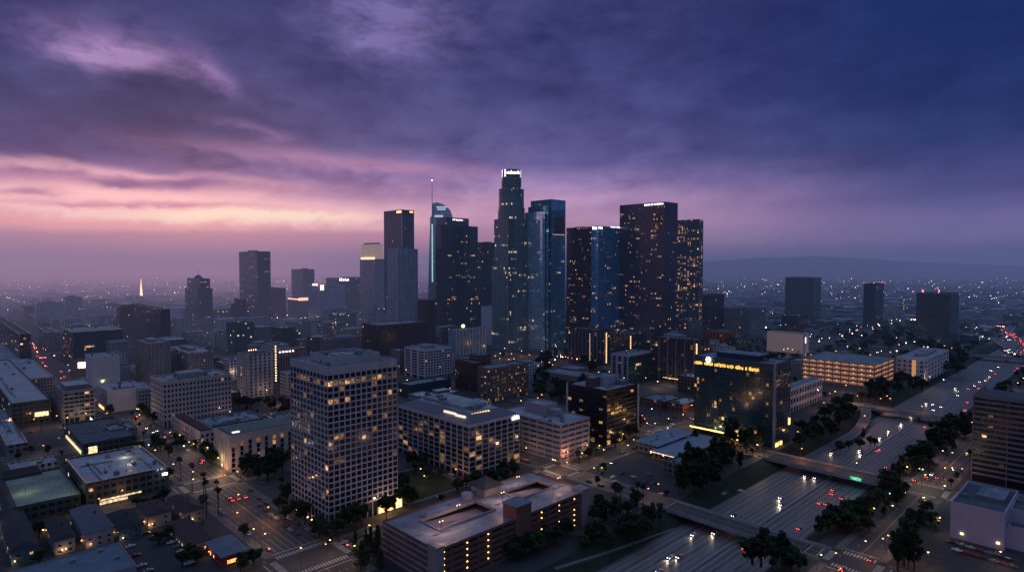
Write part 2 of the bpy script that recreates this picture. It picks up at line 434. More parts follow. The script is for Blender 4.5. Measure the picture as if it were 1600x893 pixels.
def framed(name, label, cat, xl, xc, xr, yb, yt, fl, nl, nr, pier=.25, band=.3, depth=.5, wall=CONC, roof=ROOF, litp=.1, rows=None,
           ground=4.5, singles=100, seed=3, parap=1.2, kit=(4, True), group=None, La=None, Lb=None, glassm=None, topband=1.5, boxes=None,
           darkm=None, wing=False, base_open=False, winname='window', H=None, skip=None, both=True):
    """near building: glass core behind a real frame of piers and spandrels, one pane object per window"""
    b = Bld(name, label, cat, xl, xc, xr, yb, yt, group, La, Lb)
    if H: b.H = H
    rr = random.Random(seed); rows = rows or {}
    La, Lb, H = b.La, b.Lb, b.H
    H0 = H - topband; fh = (H0 - ground) / fl; d = depth
    core = MB(); core.box(d, La - d, d, Lb - d, 0, H - .02, 0, 1)
    core.build('core', [wall if base_open else (glassm or WD), roof], b.root)
    fr = MB()
    for k in range(fl + 1):
        z = ground + fh * k; z0 = z; z1 = z + band * fh if k < fl else H
        if k == 0: z0 = z - .4
        e = d - .06
        fr.box(d - e, La - d + e, d - e, d, z0, z1, bottom=True); fr.box(d - e, La - d + e, Lb - d, Lb - d + e, z0, z1, bottom=True)
        fr.box(d - e, d, d, Lb - d, z0, z1, bottom=True); fr.box(La - d, La - d + e, d, Lb - d, z0, z1, bottom=True)
    wl = Lb / nl; wr_ = La / nr
    for i in range(nl + 1):
        c = Lb * i / nl; w = pier * wl / 2; c0, c1 = max(0, c - w), min(Lb, c + w)
        fr.box(0, d, c0, c1, 0, H - .1); fr.box(La - d, La, c0, c1, 0, H - .1)
    for i in range(nr + 1):
        c = La * i / nr; w = pier * wr_ / 2; c0, c1 = max(d + .01, c - w), min(La - d - .01, c + w)
        fr.box(c0, c1, 0.01, d, 0, H - .12); fr.box(c0, c1, Lb - d, Lb - .01, 0, H - .12)
    parapet(fr, 0.02, La - .02, .02, Lb - .02, H, parap, d)
    fr.build('wall', wall, b.root)
    wins = []
    for k in range(fl):
        z0 = ground + fh * k + band * fh; z1 = ground + fh * (k + 1)
        for i in range(nl): wins.append(('L', Lb * i / nl + pier * wl / 2, Lb * (i + 1) / nl - pier * wl / 2, z0, z1, k, i))
        for i in range(nr): wins.append(('R', La * i / nr + pier * wr_ / 2, La * (i + 1) / nr - pier * wr_ / 2, z0, z1, k, i))
    for i in range(nl): wins.append(('L', Lb * i / nl + pier * wl / 2, Lb * (i + 1) / nl - pier * wl / 2, .4, ground - .4, -1, i))
    for i in range(nr): wins.append(('R', La * i / nr + pier * wr_ / 2, La * (i + 1) / nr - pier * wr_ / 2, .4, ground - .4, -1, i))
    def dist(w):
        q = ((0, (w[1] + w[2]) / 2) if w[0] == 'L' else ((w[1] + w[2]) / 2, 0))
        x, y = xy(b.a + q[0], b.b + q[1]); return x * x + y * y + (CH - w[3]) ** 2
    if skip: wins = [w for w in wins if not skip(w)]
    wins.sort(key=dist)
    rest = MB(); mats = [darkm or WD] + WL
    for j, w in enumerate(wins):
        f, a0, a1, z0, z1, k, i = w
        r = lit_pick(rr, litp, k, rows if f == 'R' else {q_: v_ * .4 for q_, v_ in rows.items()})
        mi = 0 if r is None else r + 1
        off = d - .03
        if j < singles:
            o = inst(winname, wquad(mats[mi], f), b.root, (off, a0, z0) if f == 'L' else (a0, off, z0), 0,
                     (1, a1 - a0, z1 - z0) if f == 'L' else (a1 - a0, 1, z1 - z0))
        else:
            uv = [(0, 0), (1, 0), (1, 1), (0, 1)]
            if f == 'L': rest.quad([(off, a1, z0), (off, a0, z0), (off, a0, z1), (off, a1, z1)], mi, uv, rr.random())
            else: rest.quad([(a0, off, z0), (a1, off, z0), (a1, off, z1), (a0, off, z1)], mi, uv, rr.random())
    if rest.f:
        o = rest.build(winname, mats, b.root); o['kind'] = 'stuff'
    roof_kit(b.root, 2, La - 2, 2, Lb - 2, H, kit[0], seed, kit[1], boxes=boxes)
    if kit[0] and b.D < 620: roof_clutter(b.root, 2, La - 2, 2, Lb - 2, H, seed, 4)
    return b

def garage(name, label, xl, xc, xr, yb, yt, levels, nl, nr, wall, lamps=True, litp=.5, seed=2, glow=(1, .5, .25), H=None, roof=ROOF, lm=None, ceil=.0, La=None, Lb=None, spand=.42):
    """open-deck parking structure: slabs with spandrels, columns and ceiling lamps between"""
    b = Bld(name, label, 'parking garage', xl, xc, xr, yb, yt, None, La, Lb)
    if H: b.H = H
    rr = random.Random(seed); La, Lb = b.La, b.Lb; fh = b.H / levels
    inner = plain(name + '_deck', (.16, .15, .15), .9, .2)
    m = MB(); m.box(1.5, La - 1.5, 1.5, Lb - 1.5, 0, b.H - .6, 0, 0); m.build('deck_core', inner if not ceil else plain(name + '_glowing_deck', (.2, .16, .14), .9, .3, em=glow, es=ceil), b.root)  # with ceil set, lamplight is put into the core as emission
    s = MB()
    for k in range(levels + 1):
        z = fh * k; z0 = z - .35 if k else 0; z1 = z + fh * spand if k < levels else b.H + 1.0
        for (p, q, r_, t) in ((0, La, 0, .3), (0, La, Lb - .3, Lb), (0, .3, .3, Lb - .3), (La - .3, La, .3, Lb - .3)):
            s.box(p, q, r_, t, max(0, z0), z1, bottom=True)
    for i in range(nl + 1):
        c = min(max(Lb * i / nl, .5), Lb - .5); s.box(-.12, .5, c - .5, c + .5, 0, b.H + .95)
    for i in range(nr + 1):
        c = min(max(La * i / nr, .5), La - .5); s.box(c - .5, c + .5, -.12, .5, 0, b.H + .95)
    s.build('deck_wall', wall, b.root)
    m = MB(); m.box(.3, La - .3, .3, Lb - .3, b.H - .6, b.H, 0, 0); b.top = m.build('roof_deck', roof, b.root)
    if lamps:
        for k in range(levels):
            z = fh * (k + 1) - .55
            for f, n, L in (('L', nl, Lb), ('R', nr, La)):
                for i in range(n):
                    if rr.random() > litp: continue
                    c = L * (i + .5) / n
                    q = MB()
                    if f == 'L': q.box(.5, .9, c - .25, c + .25, z - .3, z, bottom=True)
                    else: q.box(c - .25, c + .25, .5, .9, z - .3, z, bottom=True)
                    q.build('ceiling_lamp', lm or E_WARM, b.root)
    return b
# ------------------------------------------------------------------ world: dusk sky
def srgb(r, g, b):
    f = lambda c: (c / 255 / 12.92) if c / 255 <= .04045 else ((c / 255 + .055) / 1.055) ** 2.4
    return (f(r), f(g), f(b))
W = bpy.data.worlds.new('World'); SC.world = W; W.use_nodes = True
nt = W.node_tree; nt.nodes.clear()
tc = nt.nodes.new('ShaderNodeTexCoord'); D = S(nt, tc.outputs['Generated'])
dx, dy, dz = sep(nt, D)
az = dx._m('ARCTAN2', dy); el = dz._m('ARCSINE')
def AZ(X): return math.atan((X - 800) / FPX)
def EL(X, Y): return math.atan((HY - Y) / FPX * cos(AZ(X)))
EMAX = .5
Pn = comb(nt, az * 2.6, el * 5.2, 3.7)
w1 = noise(nt, Pn, 1.3, 4, .55) - .5
w2 = noise(nt, comb(nt, az * 6.0, el * 11.0, 9.1), 1.6, 5, .56, .2) - .5
w3 = noise(nt, comb(nt, az * 11.0 + w2 * 1.2, el * 24.0, 5.0), 1.8, 5, .6) - .5
elw = el + (w1 * .045 + w2 * .022) * el.smooth(.03, .10)
def stops(X, tab): return [(min(1, max(0, EL(X, Y) / EMAX)), srgb(*c)) for Y, c in tab]
e = elw / EMAX
Lr = e.ramp(stops(110, [(430, (108, 88, 132)), (400, (150, 112, 155)), (352, (236, 170, 186)), (300, (228, 158, 182)), (278, (176, 122, 165)), (262, (112, 86, 143)), (225, (70, 60, 118)), (150, (48, 49, 100)), (60, (56, 56, 112)), (0, (42, 47, 100))]))
Cr = e.ramp(stops(560, [(430, (120, 98, 145)), (400, (158, 122, 165)), (350, (214, 156, 186)), (318, (200, 148, 184)), (292, (160, 122, 170)), (270, (124, 100, 158)), (225, (76, 70, 124)), (120, (60, 57, 112)), (0, (64, 60, 118))]))
Mr = e.ramp(stops(880, [(430, (104, 92, 138)), (400, (156, 126, 166)), (350, (188, 144, 180)), (310, (172, 134, 178)), (285, (136, 112, 166)), (250, (90, 82, 140)), (180, (66, 63, 122)), (90, (56, 57, 114)), (0, (60, 60, 116))]))
Rr = e.ramp(stops(1480, [(430, (66, 72, 116)), (405, (102, 98, 144)), (370, (118, 106, 156)), (335, (106, 96, 150)), (300, (74, 74, 132)), (220, (40, 54, 112)), (120, (26, 45, 104)), (0, (15, 36, 94))]))
c = mixc(nt, az.smooth(AZ(150), AZ(620)), Lr, Cr)
c = mixc(nt, az.smooth(AZ(560), AZ(930)), c, Mr)
c = mixc(nt, az.smooth(AZ(880), AZ(1500)), c, Rr)
# billow contrast
w4 = noise(nt, comb(nt, az * 4.6 + w2 * .25, el * 10.5 + w1 * .2, 21.0), 1.6, 5, .55).smooth(.40, .62, -.5, .5)
k = (w1 * .9 + w2 * 1.0 + w3 * .45 + w4 * .24)
lum = (k * 1.45 + 1.03) ._m('MAXIMUM', .50)
lum = (lum - 1.0) * el.smooth(.055, .14, .25, 1.0) * az.smooth(.05, .6, 1.0, .6) + 1.0
lb = lum._m('POWER', .62)
c = mixc(nt, 1.0, c, comb(nt, lum * .95, lum * .98, lb), 'MULTIPLY')
azw = az + w1 * .05 + w2 * .05; elg = el + w1 * .02 + w2 * .03 + w3 * .010
def blob(X, Y, sx, sy, rot=0.0, tex=0.0):
    ax = azw - AZ(X); ey = elg - EL(X, Y)
    cr, sr = cos(rot), sin(rot)
    p = (ax * cr + ey * sr) / (sx / FPX); q = (ey * cr - ax * sr) / (sy / FPX)
    g = (p * p + q * q) * -1.0
    g = g._m('EXPONENT')
    if tex: g = g * (w3 * tex + 1.0)._m('MAXIMUM', 0.0) * (w2 * tex * .8 + 1.0)._m('MAXIMUM', 0.0)
    return g
def add(c, g, col, s=1.0): return mixc(nt, 1.0, c, mixc(nt, (g * s).clamp(), (0, 0, 0), col), 'ADD')
def tint(c, g, col, s=1.0): return mixc(nt, (g * s).clamp(), c, col)
c = add(c, blob(222, 92, 70, 20, -.1, 3.4), (.26, .14, .22))
c = add(c, blob(170, 60, 100, 36, .15, 3.0), (.055, .035, .075))
c = add(c, blob(340, 118, 34, 20, -.6, 2.2), (.16, .08, .17))
c = add(c, blob(610, 42, 95, 40, 0, 3.0), (.12, .09, .18))
c = add(c, blob(410, 212, 60, 9, -.2, 2.0), (.14, .06, .12))
c = tint(c, blob(540, 256, 200, 13, -.05, 1.5), srgb(196, 140, 178), .55)
c = tint(c, blob(150, 268, 190, 7, -.03, 1.5), srgb(232, 172, 192), .75)
c = tint(c, blob(320, 334, 220, 17, .0, 2.4), srgb(252, 203, 203), 1.6)
c = tint(c, blob(90, 308, 170, 16, .03, 1.4), srgb(250, 192, 200), 1.1)
c = tint(c, blob(390, 338, 120, 8, .04, 2.0), srgb(255, 226, 212), 1.5)
c = tint(c, blob(230, 322, 210, 5, .02, 2.0), srgb(206, 140, 172), .8)
c = tint(c, blob(190, 289, 55, 7, .0, .8), srgb(130, 92, 146), 1.0)
c = tint(c, blob(285, 288, 48, 9, .05, .8), srgb(126, 90, 148), 1.0)
c = tint(c, blob(50, 300, 30, 6, .0, .8), srgb(150, 100, 150), .8)
c = tint(c, blob(120, 352, 260, 6, .0, .8), srgb(244, 164, 176), .8)
# distant cloud bank standing over the horizon on the sunset side
bank = el - (az._m('COSINE') * ((412 - 360) / FPX)) + (noise(nt, comb(nt, az * 14.0, 0.0, 2.0), 1.0, 3, .6) - .5) * .011
bankf = bank.smooth(-.0075, .0035, 1.0, 0.0) * az.smooth(AZ(560), AZ(860), 1.0, 0.0)
bankc = (el / .055).ramp([(0, srgb(150, 120, 154)), (.35, srgb(184, 138, 170)), (1, srgb(206, 142, 174))])
c = mixc(nt, bankf * .95, c, bankc)
# above and behind the camera: sky made brighter to light roofs and walls
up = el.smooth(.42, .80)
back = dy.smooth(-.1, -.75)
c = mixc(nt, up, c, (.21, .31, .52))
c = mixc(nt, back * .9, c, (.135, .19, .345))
# below the horizon
c = mixc(nt, el.smooth(-.02, -.12), c, (.015, .014, .026))
sky = nt.nodes.new('ShaderNodeTexSky'); sky.sky_type = 'NISHITA'; sky.sun_disc = False
sky.sun_elevation = radians(1.5); sky.sun_rotation = radians(-27); sky.altitude = 150
bg1 = nt.nodes.new('ShaderNodeBackground'); bg2 = nt.nodes.new('ShaderNodeBackground')
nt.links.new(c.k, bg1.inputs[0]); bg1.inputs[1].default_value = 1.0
nt.links.new(sky.outputs[0], bg2.inputs[0]); bg2.inputs[1].default_value = 0.008
ad = nt.nodes.new('ShaderNodeAddShader'); wo = nt.nodes.new('ShaderNodeOutputWorld')
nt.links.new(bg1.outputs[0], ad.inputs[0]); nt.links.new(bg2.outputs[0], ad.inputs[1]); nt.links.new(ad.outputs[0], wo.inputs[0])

sl = bpy.data.lights.new('sun', 'SUN'); sl.energy = .14; sl.angle = radians(25); sl.color = (1, .62, .62)
so = bpy.data.objects.new('sun', sl); COL.objects.link(so)
so.rotation_euler = (radians(78), 0, radians(27 + 0)); so.rotation_euler = (radians(80), 0, radians(180 + 27))

cam = bpy.data.cameras.new('camera'); cam.lens = FPX / 1600 * 36; cam.sensor_width = 36; cam.clip_start = 1; cam.clip_end = 60000
co = bpy.data.objects.new('camera', cam); COL.objects.link(co); co.location = (0, 0, CH); co.rotation_euler = (pi / 2 - PITCH, 0, 0)
SC.camera = co
SC.view_settings.view_transform = 'Standard'; SC.view_settings.look = 'None'; SC.view_settings.exposure = 0; SC.view_settings.gamma = 1
cy = SC.cycles
cy.use_denoising = True; cy.max_bounces = 4; cy.diffuse_bounces = 2; cy.glossy_bounces = 2; cy.transparent_max_bounces = 8; cy.volume_bounces = 0
cy.sample_clamp_indirect = 3.0; cy.caustics_reflective = False; cy.caustics_refractive = False
try: cy.use_light_tree = True
except Exception: pass

# ------------------------------------------------------------------ haze: real absorbing, glowing air layers that hold the camera too
def haze(name, pts, top, sigma, col):
    m = bpy.data.materials.new(name); m.use_nodes = True; n = m.node_tree; n.nodes.clear()
    ab_ = n.nodes.new('ShaderNodeVolumeAbsorption'); ab_.inputs[0].default_value = (0, 0, 0, 1); ab_.inputs[1].default_value = sigma
    em = n.nodes.new('ShaderNodeEmission'); em.inputs[0].default_value = (*col, 1); em.inputs[1].default_value = sigma
    a = n.nodes.new('ShaderNodeAddShader'); o = n.nodes.new('ShaderNodeOutputMaterial')
    n.links.new(ab_.outputs[0], a.inputs[0]); n.links.new(em.outputs[0], a.inputs[1]); n.links.new(a.outputs[0], o.inputs['Volume'])
    k = MB(); k.prism(pts, -40, top, 0); k.quad([(*q, -40) for q in reversed(pts)], 0)
    b = k.build(name, m); tag(b, kind='stuff'); tag(b, 'thin violet dusk haze lying over the whole city', 'haze'); return b
m = bpy.data.materials.new('haze'); m.use_nodes = True; n = m.node_tree; n.nodes.clear()
hx, hy, hz_ = sep(n, position(n))
q = (hx / (hy._m('ABSOLUTE') + 400.0))
lf = q.smooth(-.42, .12, 1.0, 0.0)
dens = hy.smooth(300, 1500, .010, 1.0) * hy.smooth(4800, 7500, 1.0, .75) * (lf * .6 + 1.0) * (1 / 3900)
hc = mixc(n, lf, mixc(n, hy.smooth(1300, 5500), srgb(66, 84, 124), srgb(104, 102, 148)), mixc(n, hy.smooth(1100, 2900), srgb(100, 100, 136), srgb(172, 134, 166)))
va = n.nodes.new('ShaderNodeVolumeAbsorption'); va.inputs[0].default_value = (0, 0, 0, 1); put(n, va.inputs[1], dens)
ve = n.nodes.new('ShaderNodeEmission'); put(n, ve.inputs[0], hc); put(n, ve.inputs[1], dens)
vs = n.nodes.new('ShaderNodeAddShader'); vo = n.nodes.new('ShaderNodeOutputMaterial')
n.links.new(va.outputs[0], vs.inputs[0]); n.links.new(ve.outputs[0], vs.inputs[1]); n.links.new(vs.outputs[0], vo.inputs['Volume'])
try: m.cycles.volume_step_rate = .07
except Exception as e_: print('step', e_)
k = MB(); pts_ = [(-15000, -500), (15000, -500), (15000, 14000), (-15000, 14000)]
k.prism(pts_, -40, 255, 0); k.quad([(*p_, -40) for p_ in reversed(pts_)], 0)
tag(k.build('haze', m), 'thin violet dusk haze lying over the far city', 'haze', None, 'stuff')

# ------------------------------------------------------------------ ground, freeway trench, hills
def ground_mat():
    m, nt, bs = newmat('city_ground')
    P = position(nt)
    n1 = noise(nt, P, .012, 5, .6); n2 = noise(nt, P, .25, 4, .6); n3 = noise(nt, P, .0016, 4, .6)
    base = mixc(nt, n1.smooth(.38, .62), (.018, .020, .024), (.042, .042, .048))
    base = mixc(nt, n2.smooth(.35, .65, 0, .5), base, (.045, .044, .05))
    vr = nt.nodes.new('ShaderNodeTexVoronoi'); vr.inputs['Scale'].default_value = .013; nt.links.new(P.k, vr.inputs[0])
    cell = sep(nt, S(nt, vr.outputs['Color']))[0]
    _, yy, _2 = sep(nt, P)
    far = yy.smooth(1500, 3200)
    fc = mixc(nt, cell.gt(.72), (.028, .036, .045), (.14, .13, .15))
    fc = mixc(nt, n3.smooth(.45, .6), fc, (.020, .028, .030))
    put(nt, bs.inputs['Base Color'], mixc(nt, far, base, fc)); bs.inputs['Roughness'].default_value = .9
    return m
def freeway_mat():
    m, nt, bs = newmat('freeway_concrete')
    P = objco(nt); x, y, z = sep(nt, P)
    ph = ((y + 182.0) / 3.65)
    f = ph.fract()
    tr = (f - .5)._m('ABSOLUTE').smooth(.12, .42, 0.0, 1.0)
    n1 = noise(nt, comb(nt, x * .012, y * .9, 0.0), 1.0, 4, .6); n2 = noise(nt, comb(nt, x * .05, y * 2.4, 4.0), 1, 4, .6)
    lane = white(nt, comb(nt, ph.floor(), (x / 46.0).floor(), 2.0))
    jt = (x / 6.0).fract().lt(.05) * .12
    l = tr * .62 - .12 + n1.smooth(.35, .65, 0, .6) + n2.smooth(.3, .7, 0, .3) + lane * .30 - jt
    put(nt, bs.inputs['Base Color'], mixc(nt, l.clamp(), (.034, .030, .034), (.17, .145, .155)))
    bs.inputs['Roughness'].default_value = .55
    return m
GM = ground_mat(); FW = freeway_mat()
SLOPE = plain('planted_bank', (.020, .026, .018), .95, .5, .2, fine=1.2)
ZB = -6.5
TL, FLb, FRb, TR = 206.0, 193.0, 133.5, 122.0
def sheet(name, rects, mat, z, kind='structure', label=None):
    m = MB()
    for (a0, a1, b0, b1) in rects: m.quad([(a0, b0, z), (a1, b0, z), (a1, b1, z), (a0, b1, z)], 0)
    o = m.build(name, mat, None, (0, 0, 0), GA); tag(o, label, None, None, kind); return o
BIG = 30000
m = MB()
for (b0, z0, b1, z1) in ((-BIG, 0, TR, 0), (TL, 0, BIG, 0)):
    m.quad([(-BIG, b0, z0), (BIG, b0, z0), (BIG, b1, z1), (-BIG, b1, z1)], 0)
tag(m.build('ground', GM, None, (0, 0, 0), GA), None, None, None, 'structure')
m = MB()
for (b0, z0, b1, z1) in ((TR, 0, FRb, ZB), (FLb, ZB, TL, 0)):
    for k in range(60):
        a0, a1 = -200 + 60 * k, -140 + 60 * k
        m.quad([(a0, b0, z0), (a1, b0, z0), (a1, b1, z1), (a0, b1, z1)], 0)
m.quad([(3400, TR, 0), (BIG, TR, 0), (BIG, TL, 0), (3400, TL, 0)], 0)
tag(m.build('freeway_bank', SLOPE, None, (0, 0, 0), GA), None, None, None, 'structure')
sheet('freeway', [(-200, 3400, FRb, FLb)], FW, ZB)

# hills on the horizon
HILLM = plain('far_hill_scrub', (.035, .04, .045), .95, .3, .002, fine=.01)
HILLD = plain('dusky_hill_scrub', (.050, .045, .055), .95, .3, .002, fine=.01)
def ridge(name, pts, y0, depth, mat, seed):
    """pts: photo (x, y) of the skyline of the ridge, standing at distance y0"""
    rr = random.Random(seed); m = MB(); prev = None
    n = 90; xs = [pts[0][0] + (pts[-1][0] - pts[0][0]) * i / n for i in range(n + 1)]
    rows = []
    for X in xs:
        for (p, q) in zip(pts, pts[1:]):
            if p[0] <= X <= q[0]: t = (X - p[0]) / (q[0] - p[0]); Y = p[1] + (q[1] - p[1]) * t; break
        h = height_at(y0, Y) + rr.uniform(-1, 1) * y0 * .0006
        col = []
        for k in range(7):
            t = k / 6; yy = y0 - depth * (1 - t); col.append(((X - 800) / FPX * y0 * (1 + rr.uniform(-.002, .002)), yy, max(-5, h * (t ** 1.3) * (1 + rr.uniform(-.05, .05) * (t < 1)))))
        col.append((col[-1][0], y0 + depth, -5))
        rows.append(col)
    for A, B in zip(rows, rows[1:]):
        for k in range(len(A) - 1): m.quad([A[k], B[k], B[k + 1], A[k + 1]], 0)
    o = m.build(name, mat); tag(o, None, None, None, 'structure')
ridge('hills', [(1040, 413), (1120, 407), (1190, 402), (1280, 400), (1340, 403), (1420, 408), (1500, 412), (1600, 415), (1750, 416)], 7600, 1500, HILLM, 3)
ridge('hills', [(120, 416), (240, 408), (300, 405), (380, 407), (470, 411), (560, 411), (650, 413), (760, 414), (1000, 414), (1300, 415), (1800, 418)], 11000, 1800, HILLD, 5)
ridge('hills', [(-300, 412), (-100, 414), (60, 416), (200, 415)], 9000, 1500, HILLD, 6)

# ------------------------------------------------------------------ streets
ASPH = plain('street_asphalt', (.050, .047, .050), .7, .3, .06, fine=.7, spec=.4)
WALK = plain('pavement_concrete', (.115, .105, .105), .85, .3, .1, fine=.9)
PAINT = plain('road_paint', (.42, .40, .38), .7, .35, .5, fine=3)
YPAINT = plain('yellow_road_paint', (.40, .26, .06), .7, .35, .5, fine=3)
LOT = plain('parking_lot_asphalt', (.034, .036, .044), .85, .35, .08, fine=.8)
LAWN = plain('dark_lawn', (.018, .026, .014), .95, .4, .1, fine=1)
VR = [(144, 28, 262, 3200), (337, 13, 204, 560), (481, 17, 204, 700), (720, 14, 204, 700), (1255, 16, 206, 900),
      (337, 13, 40, 124), (481, 17, 20, 124), (720, 14, 20, 124), (1255, 16, 20, 124),
      (-30, 12, 380, 1400), (640, 14, 440, 1300), (860, 14, 440, 1500), (1040, 14, 230, 1700), (-190, 12, 300, 1600)]
UR = [(296, 18, -160, 1700), (445, 16, -300, 480), (101, 17, -60, 1500), (606, 16, -400, 1500), (830, 16, -500, 1700), (1040, 16, -600, 1900), (1290, 16, -700, 2100), (430, 14, 640, 1900), (1600, 16, -900, 2300)]
ROADR = [(a - w / 2 - 4, a + w / 2 + 4, b0, b1) for a, w, b0, b1 in VR] + [(a0, a1, b - w / 2 - 4, b + w / 2 + 4) for b, w, a0, a1 in UR]
sheet('street', [(a - w / 2, a + w / 2, b0, b1) for a, w, b0, b1 in VR], ASPH, .03)
sheet('street', [(a0, a1, b - w / 2, b + w / 2) for b, w, a0, a1 in UR], ASPH, .036)
m = MB()
def gaps(lo, hi, cuts):
    out = []; p = lo
    for c0, c1 in sorted(cuts):
        if c1 <= lo or c0 >= hi: continue
        if c0 > p: out.append((p, c0))
        p = max(p, c1)
    if p < hi: out.append((p, hi))
    return out
for a, w, b0, b1 in VR:
    for s in (-1, 1):
        e0 = a + s * w / 2; x0, x1 = (e0, e0 + 4) if s > 0 else (e0 - 4, e0)
        for g0, g1 in gaps(b0, b1, [(b - w2 / 2 - 4.5, b + w2 / 2 + 4.5) for b, w2, p, q in UR if p < x1 and q > x0]): m.box(x0, x1, g0, g1, -.3, .14)
for b, w, a0, a1 in UR:
    for s in (-1, 1):
        e0 = b + s * w / 2; y0, y1 = (e0, e0 + 4) if s > 0 else (e0 - 4, e0)
        for g0, g1 in gaps(a0, a1, [(a - w2 / 2 - 4.5, a + w2 / 2 + 4.5) for a, w2, p, q in VR if p < y1 and q > y0]): m.box(g0, g1, y0, y1, -.3, .14)
tag(m.build('pavement', WALK, None, (0, 0, 0), GA), None, None, None, 'structure')
# markings
m = MB(); my = MB()
def rect(mm, a0, a1, b0, b1, z): mm.quad([(a0, b0, z), (a1, b0, z), (a1, b1, z), (a0, b1, z)], 0)
for (a, w, b0, b1) in VR[:9]:
    hi = min(b1, 1000)
    cuts = [(b - w2 / 2 - 6, b + w2 / 2 + 6) for b, w2, p, q in UR if p < a < q]
    for g0, g1 in gaps(b0, hi, cuts):
        rect(my, a - .35, a - .15, g0, g1, .045); rect(my, a + .15, a + .35, g0, g1, .045)
        nl = 3 if w > 20 else 1
        for s in (-1, 1):
            for j in range(1, nl + 1):
                c = a + s * (w / 2) * j / (nl + 1)
                t = g0
                while t < g1 - 3: rect(m, c - .09, c + .09, t, t + 3, .045); t += 9
                for e_ in (g0, g1 - 22):
                    if g1 - g0 > 60: rect(m, c - .09, c + .09, e_, e_ + 22, .049)
            rect(m, a + s * (w / 2 - .5) - .08, a + s * (w / 2 - .5) + .08, g0, g1, .045)
        for e_ in (g0 + 1.0, g1 - 1.5): rect(m, a - w / 2 + .5, a + w / 2 - .5, e_, e_ + .5, .053)
for (b, w, a0, a1) in UR:
    lo, hi = max(a0, -100), min(a1, 1000)
    cuts = [(a - w2 / 2 - 6, a + w2 / 2 + 6) for a, w2, p, q in VR if p < b < q]
    for g0, g1 in gaps(lo, hi, cuts):
        rect(my, g0, g1, b - .3, b - .12, .05); rect(my, g0, g1, b + .12, b + .3, .05)
        for s in (-1, 1):
            t = g0
            while t < g1 - 3: rect(m, t, t + 3, b + s * w / 4 - .09, b + s * w / 4 + .09, .05); t += 9
        for e_ in (g0 + 1.0, g1 - 1.5): rect(m, e_, e_ + .5, b - w / 2 + .5, b + w / 2 - .5, .054)
# zebra crossings
def zebra(a, w, b, w2):
    for s in (-1, 1):
        c = b + s * (w2 / 2 + 2.6); t = a - w / 2 + .8
        while t < a + w / 2 - .8: rect(m, t, t + .75, c - 1.7, c + 1.7, .058); t += 1.55
        c = a + s * (w / 2 + 2.6); t = b - w2 / 2 + .8
        while t < b + w2 / 2 - .8: rect(m, c - 1.7, c + 1.7, t, t + .75, .058); t += 1.55
for (a, w, b, w2) in ((144, 28, 296, 18), (144, 28, 445, 16), (337, 13, 296, 18), (481, 17, 296, 18), (481, 17, 101, 17), (144, 28, 606, 16), (337, 13, 101, 17)): zebra(a, w, b, w2)
tag(m.build('street_marking', PAINT, None, (0, 0, 0), GA), None, None, None, 'structure')
tag(my.build('centre_line_marking', YPAINT, None, (0, 0, 0), GA), None, None, None, 'structure')
m = MB()
rect(m, 100, 3000, 182.2, 182.45, ZB + .012); rect(m, 100, 3000, 136.5, 136.75, ZB + .012); rect(m, 100, 3000, 160.9, 161.1, ZB + .012); rect(m, 100, 3000, 157.6, 157.8, ZB + .012)
for k in range(1, 6):
    for base in (161.0, 136.6):
        c = base + k * (4.25 if base > 150 else 4.2); t = 200
        while t < 1300 and k < 5: rect(m, t, t + 3, c - .08, c + .08, ZB + .012); t += 12
rect(m, 240, 3000, 187.6, 187.8, ZB + .012)
tag(m.build('lane_marking', PAINT, None, (0, 0, 0), GA), None, None, None, 'structure')
m = MB(); m.prism([(100, 159.0), (3000, 159.0), (3000, 159.6), (100, 159.6)], ZB, ZB + .95, 0, None, [(100, 159.2), (3000, 159.2), (3000, 159.4), (100, 159.4)])
tag(m.build('median_barrier', CONC, None, (0, 0, 0), GA), 'long concrete barrier dividing the two sides of the freeway', 'barrier')

def ribbon(name, pts, w, mat, z=.05, edge=True, zs=None):
    P = [(*G(px, py, (zs[i] if zs else 0)), (zs[i] if zs else 0) + z) for i, (px, py) in enumerate(pts)]
    # smooth
    Q = []
    for i in range(len(P) - 1):
        p0, p1, p2, p3 = P[max(0, i - 1)], P[i], P[i + 1], P[min(len(P) - 1, i + 2)]
        for s in range(6):
            t = s / 6; Q.append(tuple(.5 * (2 * p1[j] + (p2[j] - p0[j]) * t + (2 * p0[j] - 5 * p1[j] + 4 * p2[j] - p3[j]) * t * t + (3 * p1[j] - p0[j] - 3 * p2[j] + p3[j]) * t ** 3) for j in range(3)))
    Q.append(P[-1])
    m = MB(); e = MB(); prev = None
    for i, q in enumerate(Q):
        r = Q[min(i + 1, len(Q) - 1)]; l = Q[max(0, i - 1)]
        dx_, dy_ = r[0] - l[0], r[1] - l[1]; L = math.hypot(dx_, dy_) or 1; nx, ny = -dy_ / L, dx_ / L
        cur = [(q[0] + nx * w / 2 * s, q[1] + ny * w / 2 * s, q[2]) for s in (-1, -.93, -.89, .89, .93, 1)]
        if prev:
            m.quad([prev[0], prev[5], cur[5], cur[0]], 0)
            for a_, b_ in ((1, 2), (3, 4)):
                e.quad([(*prev[a_][:2], prev[a_][2] + .015), (*prev[b_][:2], prev[b_][2] + .015), (*cur[b_][:2], cur[b_][2] + .015), (*cur[a_][:2], cur[a_][2] + .015)], 0)
            for s_ in (0, 5):
                m.quad([prev[s_], cur[s_], (*cur[s_][:2], cur[s_][2] - 1.2), (*prev[s_][:2], prev[s_][2] - 1.2)], 0)
        prev = cur
    tag(m.build(name, mat), None, None, None, 'structure')
    if edge: tag(e.build('ramp_marking', PAINT), None, None, None, 'structure')
RAMP = plain('ramp_concrete', (.10, .095, .105), .75, .3, .08, fine=.7)
